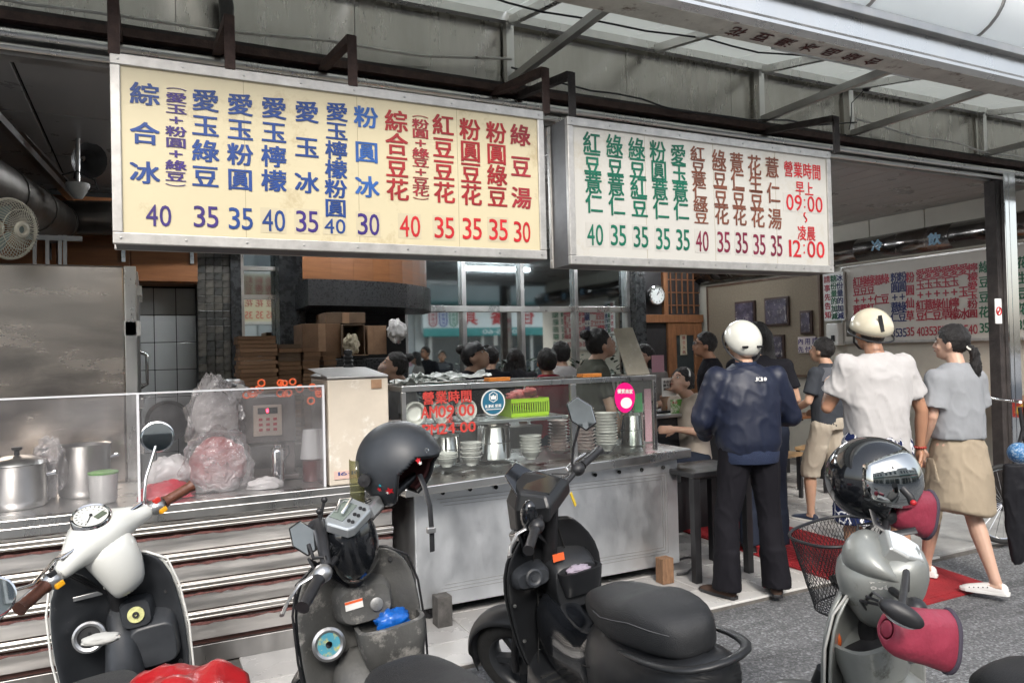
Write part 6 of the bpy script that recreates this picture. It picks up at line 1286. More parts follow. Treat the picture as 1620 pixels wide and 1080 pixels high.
# ================================================================ SCOOTERS
def ring_yz(x, cy, cz, ry, rz_, n=20, e=1.): return [Vector((x, cy+ry*math.copysign(abs(math.cos(a))**e, math.cos(a)), cz+rz_*math.copysign(abs(math.sin(a))**e, math.sin(a)))) for a in [2*PI*k/n for k in range(n)]]
def ring_xz(y, cx, cz, rx, rz_, n=24, e=1.): return [Vector((cx+rx*math.copysign(abs(math.cos(a))**e, math.cos(a)), y, cz+rz_*math.copysign(abs(math.sin(a))**e, math.sin(a)))) for a in [2*PI*k/n for k in range(n)]]
def ring_xy(z, cx, cy, rx, ry, n=24, e=1.): return [Vector((cx+rx*math.copysign(abs(math.cos(a))**e, math.cos(a)), cy+ry*math.copysign(abs(math.sin(a))**e, math.sin(a)), z)) for a in [2*PI*k/n for k in range(n)]]
MATTE = mat('matte_black_paint', (.014,.015,.017), .42, var=.25, vs=6, rv=.1, wear=((.05,.05,.052), 30, .7)); GLOSSB = mat('gloss_black_paint', (.008,.009,.011), .12, coat=.8, var=.1, rv=.05)
RUB = mat('tyre_rubber', (.018,.018,.018), .75, var=.3, vs=20, bump=.3, bs=60); SEATV = mat('grained_black_vinyl', (.017,.018,.020), .5, bump=.35, bs=420, var=.25, vs=5, rv=.08)
PEARL = mat('pearl_white_paint', (.66,.67,.64), .16, coat=.8, var=.04, vs=5, rv=.05, wear=((.5,.49,.45), 16, .7)); BROWNG = mat('brown_rubber_grip', (.10,.035,.02), .5, var=.3, bump=.3, bs=90)
DIRTY = mat('dusty_grey_plastic', (.085,.085,.082), .5, var=.35, vs=5, wear=((.30,.29,.27), 7, .55), bump=.15, bs=90, rv=.15); DKG = mat('dark_grey_plastic', (.03,.033,.038), .4, var=.3, vs=7, wear=((.12,.12,.12), 12, .64), rv=.12)
SILV = mat('worn_silver_paint', (.25,.26,.245), .36, .25, var=.2, vs=4, wear=((.07,.065,.05), 5, .60), rv=.1, coat=.3); ALUC = mat('cast_aluminium', (.5,.5,.5), .35, .9, var=.2, vs=20)
LENS = mat('clear_lens', (.7,.74,.76), .08, spec=.8, coat=1, var=.2, vs=30); MIRG = mat('mirror_face', (.85,.87,.88), .02, 1.)
MIT = mat('pink_quilted_mitt', (.30,.035,.065), .5, var=.3, vs=5, bump=.6, bs=22); MITD = mat('dark_mitt_lining', (.05,.04,.06), .8)
RAKE = math.radians(25)
class Scoot:
    def __init__(s, label, x, y, rz, lean, steer, seatm=None, group='scooters parked nose in to the counter'):
        s.t = thing('scooter', label, 'scooter', (x, y, -.03), group=group, rot=(0, lean, rz))
        s.A = Matrix.Rotation(steer, 3, Vector((0, -math.sin(RAKE), math.cos(RAKE)))); s.piv = Vector((0, .30, .80))
    def st(s, p): return s.piv + s.A @ (Vector(p)-s.piv)
    def o(s, g, name, m, par=None, steer=False, **k):
        if steer: g.v = [tuple(s.st(v)) for v in g.v]
        return g.o(name, m, par or s.t, world=False, **k)
    def wheel(s, y=.62, r=.225, w_=.055, rim=None, par=None):
        TYm = Matrix.Rotation(PI/2, 3, 'Y'); n = 40
        g = MB(); prof = [(r-.075,-w_*.75),(r-.04,-w_),(r-.012,-w_*.75),(r,-w_*.3),(r,w_*.3),(r-.012,w_*.75),(r-.04,w_),(r-.075,w_*.75),(r-.075,-w_*.75)]
        g.lathe(prof, n, (0,y,r), TYm)
        wv = s.o(g, 'front_wheel', RUB, steer=(y > 0), smooth=True)
        g = MB(); g.lathe([(r-.074,-w_*.8),(r-.085,-w_*.7),(r-.095,0),(r-.085,w_*.7),(r-.074,w_*.8)], n, (0,y,r), TYm)
        g.lathe([(.035,-.05),(.05,-.045),(.05,.045),(.035,.05)], 20, (0,y,r), TYm, cap=True)
        for k in range(5):
            a = 2*PI*k/5; g.bar((0, y+.04*math.cos(a), r+.04*math.sin(a)), (0, y+(r-.09)*math.cos(a), r+(r-.09)*math.sin(a)), .03, .035, up=(1,0,0))
        rm = s.o(g, 'rim', rim or ALUC, wv, steer=(y > 0), smooth=True)
        g = MB(); g.lathe([(.05,.052),(.095,.052),(.095,.056),(.05,.056)], 30, (0,y,r), TYm); s.o(g, 'brake_disc', CHROME, wv, steer=True)
        for sx in (-1, 1): g = MB(); g.tube([(sx*.075, y, r), (sx*.078, y-.05, r+.13), (sx*.05, y-.13, r+.3)], .016, 10); s.o(g, 'fork_leg', BLACKP, steer=True, smooth=True)
    def fender(s, m, y=.62, r=.265):
        g = MB(); rings = []
        for k in range(17):
            a = math.radians(-8 + 150*k/16); w_ = .075 if 2 < k < 15 else .055
            c = Vector((0, y+r*math.cos(a), .225+r*math.sin(a)))
            d = Vector((0, math.cos(a), math.sin(a)))
            rings.append([c + Vector((w_*q, 0, 0)) - d*(.03*abs(q)**2.2) for q in [-1+2*j/8 for j in range(9)]])
        g.loft(rings, cap=False, closed=False); s.o(g, 'front_fender', m, steer=True, smooth=True, solid=.006)
    def shield(s, mo, mi_, W=((.30,.15),(.42,.20),(.6,.205),(.76,.19),(.85,.15),(.885,.09)), y0=.40, y1=.33, inset=.97, rim=None):
        def grid(off, k_):
            rows = []
            for z, w_ in W:
                f = (z-W[0][0])/(W[-1][0]-W[0][0]); y = y0+(y1-y0)*f + off
                rows.append([Vector((w_*k_*q, y-.075*abs(q)**2.2*(1.1-.3*f), z)) for q in [-1+2*j/16 for j in range(17)]])
            return rows
        g = MB(); g.loft(grid(.02, 1), cap=False, closed=False); a = s.o(g, 'leg_shield', mo, smooth=True, solid=.012, sub=1)
        g = MB(); g.loft(grid(-.002, inset), cap=False, closed=False); b = s.o(g, 'inner_shield', mi_, smooth=True, solid=.012, sub=1)
        if rim:
            R_ = grid(.008, 1.01); e = [r[0] for r in R_] + R_[-1][1:-1] + [r[-1] for r in reversed(R_)]; g = MB(); g.tube(e, .0042, 8); s.o(g, 'rim_trim', rim, a, smooth=True)
        return a, b
    def bolts(s, pts, y=.30):
        for x, z in pts: g = MB(); g.lathe([(.001,-.002),(.0055,-.002),(.007,.001),(.0075,.004)], 12, (x, y+.0*z-abs(x)*.12, z), Matrix.Rotation(-PI/2, 3, 'X')); s.o(g, 'bolt', STEEL, smooth=True)
    def floor(s, m, body, tun=.0):
        g = MB(); g.loft([ring_xz(y, 0, z, w_, .045, 24, .6) for y, z, w_ in ((.40,.31,.14),(.30,.285,.19),(.0,.28,.2),(-.18,.30,.19))]); s.o(g, 'floorboard', m, smooth=True)
        g = MB()
        for k in range(8): g.b(-.15, .15, -.12+.05*k, -.105+.05*k, .322, .328)
        s.o(g, 'floor_tread', RUB)
    def rear(s, m, seat=SEATV, L=.78, W=.155, zs=.76, y0=-.16, rail=True, tail=None, sw=1.):
        g = MB(); rings = []
        for f, w_, zc, hz in ((0,.10,.46,.17),(.06,.125,.48,.19),(.25,.16,.50,.19),(.55,.17,.53,.165),(.8,.15,.60,.11),(1.0,.10,.665,.06)):
            rings.append(ring_xz(y0-L*f, 0, zc, w_*W/.155, hz, 24, .75))
        g.loft(rings); b = s.o(g, 'rear_body', m, smooth=True, sub=1)
        for sx in (-1, 1):
            g = MB(); g.tube([(sx*W*.90, y0-L*f, z) for f, z in ((.08,.52),(.3,.56),(.6,.60),(.85,.645))], .0035, 5); s.o(g, 'panel_gap', mat('gap_black', (.004,.004,.004), .9), b, smooth=True)
            for f, z in ((.15,.42),(.5,.48),(.75,.56)): g = MB(); g.ell((sx*W*1.0, y0-L*f, z), (.004,.007,.007), 8, 6); s.o(g, 'bolt', STEEL, b, smooth=True)
        g = MB(); rings = []      # seat: nose, waist, broad tail with raised passenger part
        for f, w_, z0_, z1_ in ((0,.03,.66,.685),(.03,.075,.645,.72),(.12,.105,.64,.755),(.3,.135,.64,.775),(.42,.15,.642,.778),(.55,.152,.65,.80),(.62,.15,.655,.818),(.8,.138,.67,.825),(.93,.11,.68,.81),(.985,.07,.69,.785),(1.0,.03,.70,.75)):
            y = y0+.03-L*.93*f; k = zs-.775; pts = []
            for a in [2*PI*j/28 for j in range(28)]:
                cx_ = math.cos(a); sx_ = math.sin(a); x = sw*w_*math.copysign(abs(cx_)**.7, cx_); zc = (z0_+z1_)/2; h = (z1_-z0_)/2
                z = zc + h*math.copysign(abs(sx_)**(.6 if sx_ > 0 else .45), sx_); pts.append(Vector((x, y, z+k)))
            rings.append(pts)
        g.loft(rings); st_ = s.o(g, 'seat', seat, smooth=True, sub=1)
        for sx in (-1, 1):
            path = [(sx*sw*w_*.985, y0+.03-L*.93*f, z) for f, w_, z in ((.3,.137,.722),(.42,.152,.728),(.55,.154,.745),(.7,.147,.765),(.85,.128,.768),(.95,.095,.765))]; path = [(a, b_, c+zs-.775) for a, b_, c in path]
            g = MB(); g.tube(path, .0018, 5); s.o(g, 'seam', mat('grey_thread', (.08,.08,.085), .8), st_, smooth=True)
        if rail:
            g = MB(); path = [(-.165,-.50,.70),(-.178,-.66,.725),(-.165,-.80,.74),(-.12,-.90,.75),(0,-.935,.755),(.12,-.90,.75),(.165,-.80,.74),(.178,-.66,.725),(.165,-.50,.70)]
            path = [(a*sw, (b_+.5)*L/.78-.5*L/.78*1., c-.02) for a, b_, c in path]; g.tube(path, [.010,.014,.017,.019,.019,.019,.017,.014,.010], 10, flat=.6); s.o(g, 'grab_rail', tail or m, smooth=True, sub=1)
        g = MB(); TYm = Matrix.Rotation(PI/2, 3, 'Y'); r = .225; g.lathe([(r-.075,-.045),(r-.04,-.06),(r,-.02),(r,.02),(r-.04,.06),(r-.075,.045),(.03,.04),(.03,-.04),(r-.075,-.045)], 36, (0,-.62,r), TYm); s.o(g, 'rear_wheel', RUB, smooth=True)
        g = MB(); g.tube([(.17,-.3,.25),(.19,-.55,.3),(.2,-.85,.36)], [.03,.05,.045], 14); s.o(g, 'exhaust', BLACKP, smooth=True)
        g = MB(); g.tube([(-.14,-.1,.28),(-.2,-.14,.06),(-.22,-.12,.035)], .011, 8); s.o(g, 'side_stand', BLACKP, smooth=True)
        g = MB(); g.loft([ring_xz(y, 0, z, .09, .022, 16) for y, z in ((-.90,.66),(-.955,.64),(-.97,.62))]); s.o(g, 'tail_lamp', mat('red_lens', (.35,.01,.01), .12, coat=1), b, smooth=True)
        g = MB(); g.b(-.09,.09,-1.0,-.995,.36,.47); s.o(g, 'number_plate', WHT, bevel=.003)
    def bars(s, m=BLACKP, grip=BLACKP, lever=ALUC, z=.98, y=.20, sweep=.06, gr=.0165, ctrl=BLACKP, bw=1.):
        g = MB(); g.tube([(-.34*bw,y-sweep,z),(-.2,y-.02,z),(-.08,y+.03,z-.03),(.08,y+.03,z-.03),(.2,y-.02,z),(.34,y-sweep,z)], .011, 10); hb = s.o(g, 'handlebar', m, steer=True, smooth=True)
        g = MB(); g.tube([(0,y+.03,z-.04),(0,y+.12,z-.25),(0,y+.2,z-.42)], .03, 12); s.o(g, 'steering_column', BLACKP, steer=True, smooth=True)
        for sx in (-1, 1):
            g = MB(); pts = [(sx*(.235+(.36*bw-.235)*k/10), y-.027-.035*k/10, z) for k in range(11)]; g.tube(pts, [gr*(1.25 if k in (0, 10) else 1.0+.06*(k % 2)) for k in range(11)], 14); s.o(g, 'grip', grip, hb, steer=True, smooth=True)
            g = MB(); c = Vector((sx*.205, y-.02, z)); g.ell(c, (.032,.03,.028), 14, 10); s.o(g, 'switch_housing', ctrl, hb, steer=True, smooth=True)
            g = MB(); g.tube([(sx*.2,y+.02,z-.005),(sx*.24,y+.055,z-.008),(sx*.31,y+.045,z-.012),(sx*.37,y+.02,z-.014)], [.009,.008,.006,.008], 8, flat=.7); s.o(g, 'brake_lever', lever, hb, steer=True, smooth=True)
            for k in range(3):
                g = MB(); g.tube([(sx*.19,y+.02,z-.01),(sx*(.15-.02*k),y+.07+.02*k,z+.02-.03*k),(sx*.07,y+.10,z-.08-.02*k),(sx*.02,y+.1,z-.2)], .0042, 6); s.o(g, 'cable', BLACKP, hb, steer=True, smooth=True)
        return hb
    def mirror(s, base, top, r, face, stem=CHROME, back=CHROME, shape='round', par=None, w_=1., tilt=0.):
        base = Vector(base); top = Vector(top); f = Vector(face).normalized(); T = f.to_track_quat('Z', 'Y').to_matrix() @ Matrix.Rotation(tilt, 3, 'Z')
        n = 36 if shape == 'round' else 6
        mid = base.lerp(top, .4) + (top-base).cross(Vector((0,1,0))).normalized()*.015
        g = MB(); g.tube([base, base+Vector((0,0,.03)), mid, top - (top-base).normalized()*r*.6], .0055, 8)
        st_ = s.o(g, 'mirror_stem', stem, par, smooth=True)
        def shp(k, z): 
            out = []
            for j in range(n):
                a = 2*PI*j/n + (PI/6*0); q = Vector((r*w_*k*math.cos(a), r*k*math.sin(a)*(1 if shape == 'round' else (1.25 if j in (1,2,4,5) else 1)), z)); out.append(top + T @ q)
            return out
        g = MB(); g.loft([shp(.3,-.03), shp(.8,-.024), shp(1,-.006), shp(1.02,.004), shp(.93,.006)]); h = s.o(g, 'mirror_shell', back, st_, smooth=(shape == 'round'), bevel=.0 if shape == 'round' else .004)
        g = MB(); g.loft([shp(.92,.0065), shp(.9,.0075)]); s.o(g, 'mirror_glass', MIRG, h)
    def loc(s, p):   # photo/world point into the scooter's own frame
        M_ = WM[s.t.name]; return M_.inverted() @ Vector(p)
# ---- 1 pearl white retro scooter
S1 = Scoot('pearl white retro scooter with brown grips and round chrome mirrors, red bag on its seat', -.03, 2.66, -.05, -.13, math.radians(42)); s = S1
s.wheel(); s.fender(PEARL); s.shield(PEARL, DKG, W=((.30,.16),(.42,.205),(.6,.215),(.76,.205),(.86,.18),(.90,.12)), rim=WHITEP); s.floor(DKG, PEARL); s.rear(PEARL, rail=True, y0=-.27)
hb = s.bars(m=BLACKP, grip=BROWNG, lever=ALUC, gr=.018, ctrl=ALUC, bw=.94)
g = MB(); rings = []
for x, cy_, cz_, ry, rz_ in ((-.185,.185,.985,.026,.026),(-.15,.19,.99,.032,.034),(-.10,.205,1.0,.052,.048),(-.06,.225,1.005,.085,.07),(0,.235,1.0,.105,.088),(.06,.225,1.005,.085,.07),(.10,.205,1.0,.052,.048),(.15,.19,.99,.032,.034),(.185,.185,.985,.026,.026)): rings.append(ring_yz(x, cy_, cz_, ry, rz_, 24))
g.loft(rings); hs1 = s.o(g, 'headset_cover', PEARL, steer=True, smooth=True, sub=1)
g = MB(); g.loft([ring_xy(z, 0, y_, rx, ry) for z, y_, rx, ry in ((1.0,.22,.088,.085),(.95,.205,.088,.085),(.88,.195,.078,.075),(.81,.20,.062,.055),(.775,.22,.05,.035))]); s.o(g, 'neck_cover', PEARL, hs1, steer=True, smooth=True, sub=1)
TD = Matrix.Rotation(math.radians(32), 3, 'X'); dc_ = (0,.195,1.082)
g = MB(); g.lathe([(.062,-.03),(.062,-.002),(.058,.003),(.052,.001)], 36, dc_, TD); sp = s.o(g, 'speedometer', CHROME, hs1, steer=True, smooth=True)
g = MB(); g.lathe([(.001,-.001),(.053,-.001)], 36, dc_, TD); s.o(g, 'dial', mat('dial_face', (.62,.63,.6), .3), sp, steer=True)
g = MB(); T4 = Matrix.Translation(dc_) @ TD.to_4x4(); g.b(-.0,.036,-.032,-.012,.001,.003, T=T4); s.o(g, 'lcd_panel', mat('lcd_green', (.10,.12,.09), .2), sp, steer=True)
g = MB()
for k in range(15): a = math.radians(210-16*k*1.1); g.bar(T4 @ Vector((.040*math.cos(a),.040*math.sin(a),.002)), T4 @ Vector((.047*math.cos(a),.047*math.sin(a),.002)), .0016)
for k in range(8): a = math.radians(205-34*k); put_word(g, str(k*20), T4 @ Vector((.031*math.cos(a), .031*math.sin(a), .0015)), TD @ Vector((1,0,0)), TD @ Vector((0,1,0)), .007, .005, 0)
g.bar(T4 @ Vector((0,0,.004)), T4 @ Vector((-.03,-.02,.004)), .002); s.o(g, 'dial_marks', BLACKP, sp, steer=True)
g = MB(); g.lathe([(.005,.002),(.005,.006),(.001,.007)], 12, dc_, TD); s.o(g, 'needle_hub', BLACKP, sp, steer=True)
for sx in (-1, 1):
    g = MB(); g.b(sx*.13-.03, sx*.13+.03, .165, .205, 1.018, 1.03); s.o(g, 'reservoir', CHROME, hs1, steer=True, bevel=.004)
    g = MB(); g.b(sx*.205-.012, sx*.205+.012, .155, .17, .995, 1.012); s.o(g, 'switch_button', mat('red_switch', (.5,.03,.02), .4) if sx > 0 else BLACKP, hs1, steer=True, bevel=.002)
    g = MB(); g.b(sx*.205-.014, sx*.205+.014, .148, .164, .955, .972); s.o(g, 'signal_switch', mat('yellow_switch', (.75,.35,.01), .35), hs1, steer=True, bevel=.003)
b0 = s.st((.175,.19,1.0)); tp = s.loc(at(249, 691, D=2.72)); s.mirror(b0, tp, .056, s.loc(CAMP)-tp, par=hs1)
b0 = s.st((-.175,.19,1.0)); tp = s.loc(at(-12, 945, D=2.05)); s.mirror(b0, tp, .056, s.loc(CAMP)-tp+Vector((.6,0,0)), par=hs1)
# inner details
g = MB(); c = Vector((-.09,.27,.66)); TF = Matrix.Rotation(math.radians(80), 3, 'X'); g.lathe([(.05,-.02),(.052,.012),(.045,.016),(.036,.012),(.034,-.0)], 30, c, TF); rg = s.o(g, 'fuel_ring', ALUC, smooth=True)
g = MB(); g.lathe([(.034,.004),(.001,.006)], 24, c, TF); g.tube([c+Vector((-.004,-.02,-.025)), c+Vector((.004,-.02,.02))], .005, 8); s.o(g, 'fuel_cap', BLACKP, rg)
g = MB(); g.loft([ring_xz(y, cx_, cz_, w_, h_, 20, .45) for y, cx_, cz_, w_, h_ in ((.36,.10,.60,.085,.10),(.28,.10,.585,.08,.085),(.25,.10,.575,.07,.07))]); pk = s.o(g, 'glove_pocket', DKG, smooth=True, bevel=.004)
g = MB(); g.loft([ring_xz(y, .06, .70, w_, .045, 16, .5) for y, w_ in ((.34,.06),(.265,.05),(.25,.045))]); ig = s.o(g, 'ignition_block', DKG, smooth=True)
g = MB(); g.lathe([(.001,.002),(.027,.002),(.028,-.01)], 22, (.06,.247,.70), TF); s.o(g, 'ignition_sticker', mat('pale_yellow_sticker', (.55,.55,.25), .4, var=.3, vs=60), ig); g = MB(); g.lathe([(.011,.003),(.011,.008),(.004,.008)], 14, (.06,.246,.70), TF); s.o(g, 'key_slot', BLACKP, ig)
g = MB(); g.loft([ring_xz(y, 0, z, w_, h_, 20, .8) for y, z, w_, h_ in ((.36,.62,.055,.2),(.27,.48,.06,.17),(.12,.40,.065,.11),(-.05,.40,.08,.12),(-.16,.46,.10,.16))]); s.o(g, 'centre_tunnel', DKG, smooth=True, sub=1)
for x, z, w_ in ((.03,.80,.06),(-.08,.79,.045)): g = MB(); g.b(x-w_, x+w_, .30, .305, z-.008, z+.008); s.o(g, 'warning_label', CEIL if x > 0 else ALUC, bevel=.002)
for x, z in ((.09,.85),(.16,.74),(.17,.48),(-.15,.48),(-.09,.85)): g = MB(); g.lathe([(.001,.0),(.007,.0),(.008,-.006)], 10, (x,.296,z), TF); s.o(g, 'screw', BLACKP)
# red bag on the seat
c = at(285, 1150, D=1.88); n = 22; g = MB(); vs_ = []
for i in range(n+1):
    for j in range(n+1):
        u, v = i/n-.5, j/n-.5; r_ = max(0, 1-2.2*(u*u+v*v)); z = .69+.06*r_+.03*mn.noise(Vector((u*4,v*4,2))) + .010*max(0, 1-abs(mn.noise(Vector((u*4+3,v*4,5))))*4) + .004*mn.noise(Vector((u*20,v*20,5)))-.09*max(0, abs(u)*2-.6); vs_.append((c.x+.0+u*.34, c.y-.02+v*.30+u*.05, z))
g.add(vs_, [(i*(n+1)+j, (i+1)*(n+1)+j, (i+1)*(n+1)+j+1, i*(n+1)+j+1) for i in range(n) for j in range(n)]); rb = tag(g.o('seat_cover_bag', mat('shiny_red_bag', (.38,.010,.014), .28, var=.2, vs=6, coat=.3, bump=.7, bs=14), smooth=True, solid=.004), 'shiny crumpled red plastic bag pulled over the white scooter seat', 'bag')
c = at(160, 1010, D=2.2); tag(blob(c, (.05,.03,.016), 51, .2).o('cleaning_rag', mat('grey_rag', (.45,.45,.43), .9), smooth=True), 'grey cloth rag on the floorboard of the white scooter', 'rag')
# ---- 2 dusty grey scooter
S2 = Scoot('scuffed grey scooter with blue bag in its pocket and black helmet on the grip', .72, 2.24, -.04, -.13, math.radians(44)); s = S2
s.wheel(); s.fender(GLOSSB); s.shield(GLOSSB, DIRTY, W=((.30,.17),(.42,.21),(.6,.22),(.76,.215),(.86,.19),(.91,.12)), rim=BLACKP); s.floor(DIRTY, GLOSSB); s.rear(GLOSSB)
hb = s.bars(m=BLACKP, grip=BLACKP, lever=ALUC, ctrl=ALUC, z=1.0)
g = MB(); g.loft([ring_xy(z, 0, y_, rx, ry, 24, .8) for z, y_, rx, ry in ((1.07,.21,.045,.045),(1.045,.215,.085,.07),(.98,.225,.095,.085),(.9,.235,.085,.075),(.83,.25,.06,.05))]); hs2 = s.o(g, 'headset_cover', GLOSSB, steer=True, smooth=True, sub=1)
T4 = Matrix.Translation((0,.185,1.075)) @ Matrix.Rotation(math.radians(28), 4, 'X')
g = MB(); g.loft([[T4 @ Vector((x*k_, y_*k_, z)) for x, y_ in ((-.07,-.045),(-.05,-.058),(.05,-.058),(.07,-.045),(.075,.03),(.055,.05),(-.055,.05),(-.075,.03))] for z, k_ in ((-.03,1),(0,1),(.006,.94))]); cl_ = s.o(g, 'instrument_panel', mat('satin_silver_panel', (.42,.45,.47), .3, .6), hs2, steer=True, bevel=.003)
g = MB(); g.b(-.045,.045,-.01,.04,.006,.009, T=T4); s.o(g, 'lcd_panel', mat('lcd_grey', (.16,.19,.17), .15), cl_, steer=True, bevel=.002)
for k in range(6): g = MB(); x = -.035+.035*(k % 3); y_ = -.027-.014*(k//3); g.lathe([(.006,.004),(.006,.009),(.001,.0095)], 10, (0,0,0)); g.v = [tuple(T4 @ (Vector(v)+Vector((x, y_, .003)))) for v in g.v]; s.o(g, 'panel_button', BLACKP, cl_, steer=True)
g = MB(); g.tube([T4 @ Vector(p) for p in ((-.02,.03,.015),(.03,.045,.02),(.04,.01,.03),(-.03,-.0,.025))], .005, 6); s.o(g, 'cable_tie', CHROME, cl_, steer=True, smooth=True)
g = MB(); g.b(.05,.13,.14,.19,1.01,1.06); s.o(g, 'brake_reservoir', ALUC, hb, steer=True, bevel=.01)
g = MB(); g.lathe([(.012,0),(.012,.004)], 12, (.09,.165,1.06)); s.o(g, 'reservoir_cap', BLACKP, hb, steer=True)
b0 = s.st((-.17,.19,1.0)); e_ = s.loc(at(505, 832, D=2.45)); g = MB(); g.tube([b0, b0.lerp(e_, .6)+Vector((0,0,.03)), e_], [.016,.022,.03], 12); g.ell(e_, (.04,.035,.028), 14, 10); s.o(g, 'phone_mount', BLACKP, hb, smooth=True)
for (ax, ay) in ((513, 790), (505, 808)): g = MB(); e2 = s.loc(at(ax, ay, D=2.45)); g.tube([e_, e2], .005, 6); g.ell(e2, .011, 8, 6); s.o(g, 'mount_arm', BLACKP, hb, smooth=True)
tp = s.loc(at(481, 851, D=2.38)); s.mirror(b0, tp, .05, s.loc(CAMP)-tp+Vector((.25,0,.1)), stem=BLACKP, back=GLOSSB, shape='hex', par=hb, w_=.85, tilt=.4)
# pocket (open) with blue bag, filler ring, labels
g = MB(); o_ = [ring_xy(z, .09, .265, rx, ry, 24, .55) for z, rx, ry in ((.50,.075,.035),(.53,.10,.06),(.60,.115,.075),(.66,.118,.08))]; i_ = [ring_xy(z, .09, .27, rx, ry, 24, .55) for z, rx, ry in ((.662,.105,.068),(.60,.10,.06),(.54,.085,.045))]
g.loft(o_+i_); s.o(g, 'open_pocket', DIRTY, smooth=True)
p = Vector((.10,.25,.665)); gb = blob(p, (.055,.04,.035), 61, .45); S2M = WM[s.t.name]; gb.v = [tuple(S2M @ Vector(v)) for v in gb.v]
tag(gb.o('blue_bag', mat('blue_bag_film', (.005,.10,.42), .3, coat=.3, var=.3, vs=30), smooth=True), 'crumpled blue plastic bag in the open pocket of the grey scooter', 'bag')
g = MB(); g.loft([ring_xz(y, .02, .74, w_, h_, 20, .6) for y, w_, h_ in ((.36,.11,.085),(.28,.095,.07),(.262,.085,.06))]); bk = s.o(g, 'ignition_block', DIRTY, smooth=True)
g = MB(); g.lathe([(.001,.004),(.012,.004),(.022,.002),(.024,-.01)], 22, (.055,.258,.73), TF); s.o(g, 'ignition_lock', ALUC, bk, smooth=True)
g = MB(); g.b(-.05,.01,.257,.26,.735,.765); lb = s.o(g, 'warning_sticker', WHT, bk); g = MB(); g.b(-.05,.01,.2555,.257,.757,.765); s.o(g, 'orange_bar', m_or, lb)
g = MB(); c = Vector((-.12,.275,.64)); g.lathe([(.05,-.02),(.055,.01),(.046,.016),(.038,.01)], 30, c, TF); rg = s.o(g, 'filler_ring', ALUC, smooth=True); g = MB(); g.lathe([(.038,.008),(.001,.009)], 24, c, TF); s.o(g, 'filler_sticker', mat('blue_yellow_sticker', (.08,.32,.42), .35, wear=((.55,.5,.12), 30, .52)), rg)
g = MB(); g.lathe([(.011,.009),(.011,.013),(.001,.013)], 12, c, TF); s.o(g, 'filler_lock', CHROME, rg)
g = MB(); g.loft([ring_xz(y, 0, z, w_, h_, 20, .8) for y, z, w_, h_ in ((.37,.50,.14,.13),(.28,.42,.12,.11),(.15,.35,.09,.06))]); s.o(g, 'lower_panel', DIRTY, smooth=True, sub=1)
for x, z in ((-.15,.46),(.15,.46),(.13,.86),(-.1,.86)): g = MB(); g.lathe([(.001,.0),(.007,.0),(.008,-.006)], 10, (x,.285,z), TF); s.o(g, 'screw', BLACKP)
# ---- 3 matte black scooter
S3 = Scoot('matte black angular scooter with a hexagonal mirror and broad black seat', 1.54, 2.34, -.07, -.13, math.radians(40)); s = S3
s.wheel(y=.68, rim=DKG); s.fender(MATTE, y=.68); s.shield(MATTE, MATTE, W=((.30,.15),(.42,.195),(.6,.22),(.72,.225),(.82,.18),(.90,.10)), y0=.44, y1=.34); s.floor(MATTE, MATTE); s.rear(MATTE, rail=True, zs=.79, L=.66, sw=.86, y0=-.09)
hb = s.bars(z=1.02)
g = MB(); T4 = Matrix.Translation((0,.24,1.03)) 
def poly(pts, z0=None): return [T4 @ Vector(p) for p in pts]
g.loft([poly([(-.11,-.05,-.06),(.11,-.05,-.06),(.12,.10,-.08),(.05,.19,-.12),(-.05,.19,-.12),(-.12,.10,-.08)]), poly([(-.10,-.07,.0),(.10,-.07,.0),(.12,.07,.01),(.05,.15,.02),(-.05,.15,.02),(-.12,.07,.01)]), poly([(-.07,-.055,.035),(.07,-.055,.035),(.085,.05,.07),(.03,.09,.095),(-.03,.09,.095),(-.085,.05,.07)])])
hs3 = s.o(g, 'headset_cover', MATTE, steer=True, bevel=.012)
g = MB(); g.add([T4 @ Vector(p) for p in ((-.055,-.06,.03),(.055,-.06,.03),(.065,.045,.068),(-.065,.045,.068))], [(0,1,2,3)]); s.o(g, 'instrument_panel', GLOSSB, hs3, steer=True, solid=.008, bevel=.002)
g = MB(); g.add([T4 @ Vector(p) for p in ((-.09,.06,.05),(.09,.06,.05),(.05,.11,.13),(-.05,.11,.13))], [(0,1,2,3)]); s.o(g, 'wind_screen', GLOSSB, hs3, steer=True, solid=.008, bevel=.004)
g = MB(); g.loft([poly([(-.12,.10,-.08),(.12,.10,-.08),(.06,.2,-.13),(-.06,.2,-.13)]), poly([(-.10,.13,-.22),(.10,.13,-.22),(.05,.22,-.24),(-.05,.22,-.24)])]); s.o(g, 'front_cowl', GLOSSB, hs3, steer=True, bevel=.01)
s.bolts(((-.17,.80),(-.19,.6),(-.17,.45),(.17,.46),(.16,.82)), .33)
for sx in (-1, 1): g = MB(); g.tube([(sx*x, y, z) for x, y, z in ((.05,.325,.86),(.075,.335,.74),(.07,.35,.6),(.09,.35,.45),(.12,.33,.34))], .003, 5); s.o(g, 'panel_gap', MATS['gap_black'], smooth=True)
b0 = s.st((.185,.19,1.03)); tp = s.loc(at(920, 654, D=3.0)); s.mirror(b0, tp, .062, s.loc(CAMP)-tp+Vector((.2,0,0)), stem=BLACKP, back=BLACKP, shape='hex', par=hb, w_=.85, tilt=.5)
b0 = s.st((-.17,.19,1.03)); tp = s.loc(at(838, 815, D=2.75)); s.mirror(b0, tp, .06, Vector((1,.5,.1)), stem=BLACKP, back=GLOSSB, shape='round', par=hb, w_=.55, tilt=.2)
g = MB(); g.loft([ring_xz(y, .07, z, w_, h_, 20, .5) for y, z, w_, h_ in ((.38,.66,.11,.12),(.29,.65,.105,.10),(.25,.63,.095,.085))]); s.o(g, 'open_pocket', MATTE, smooth=True, bevel=.004)
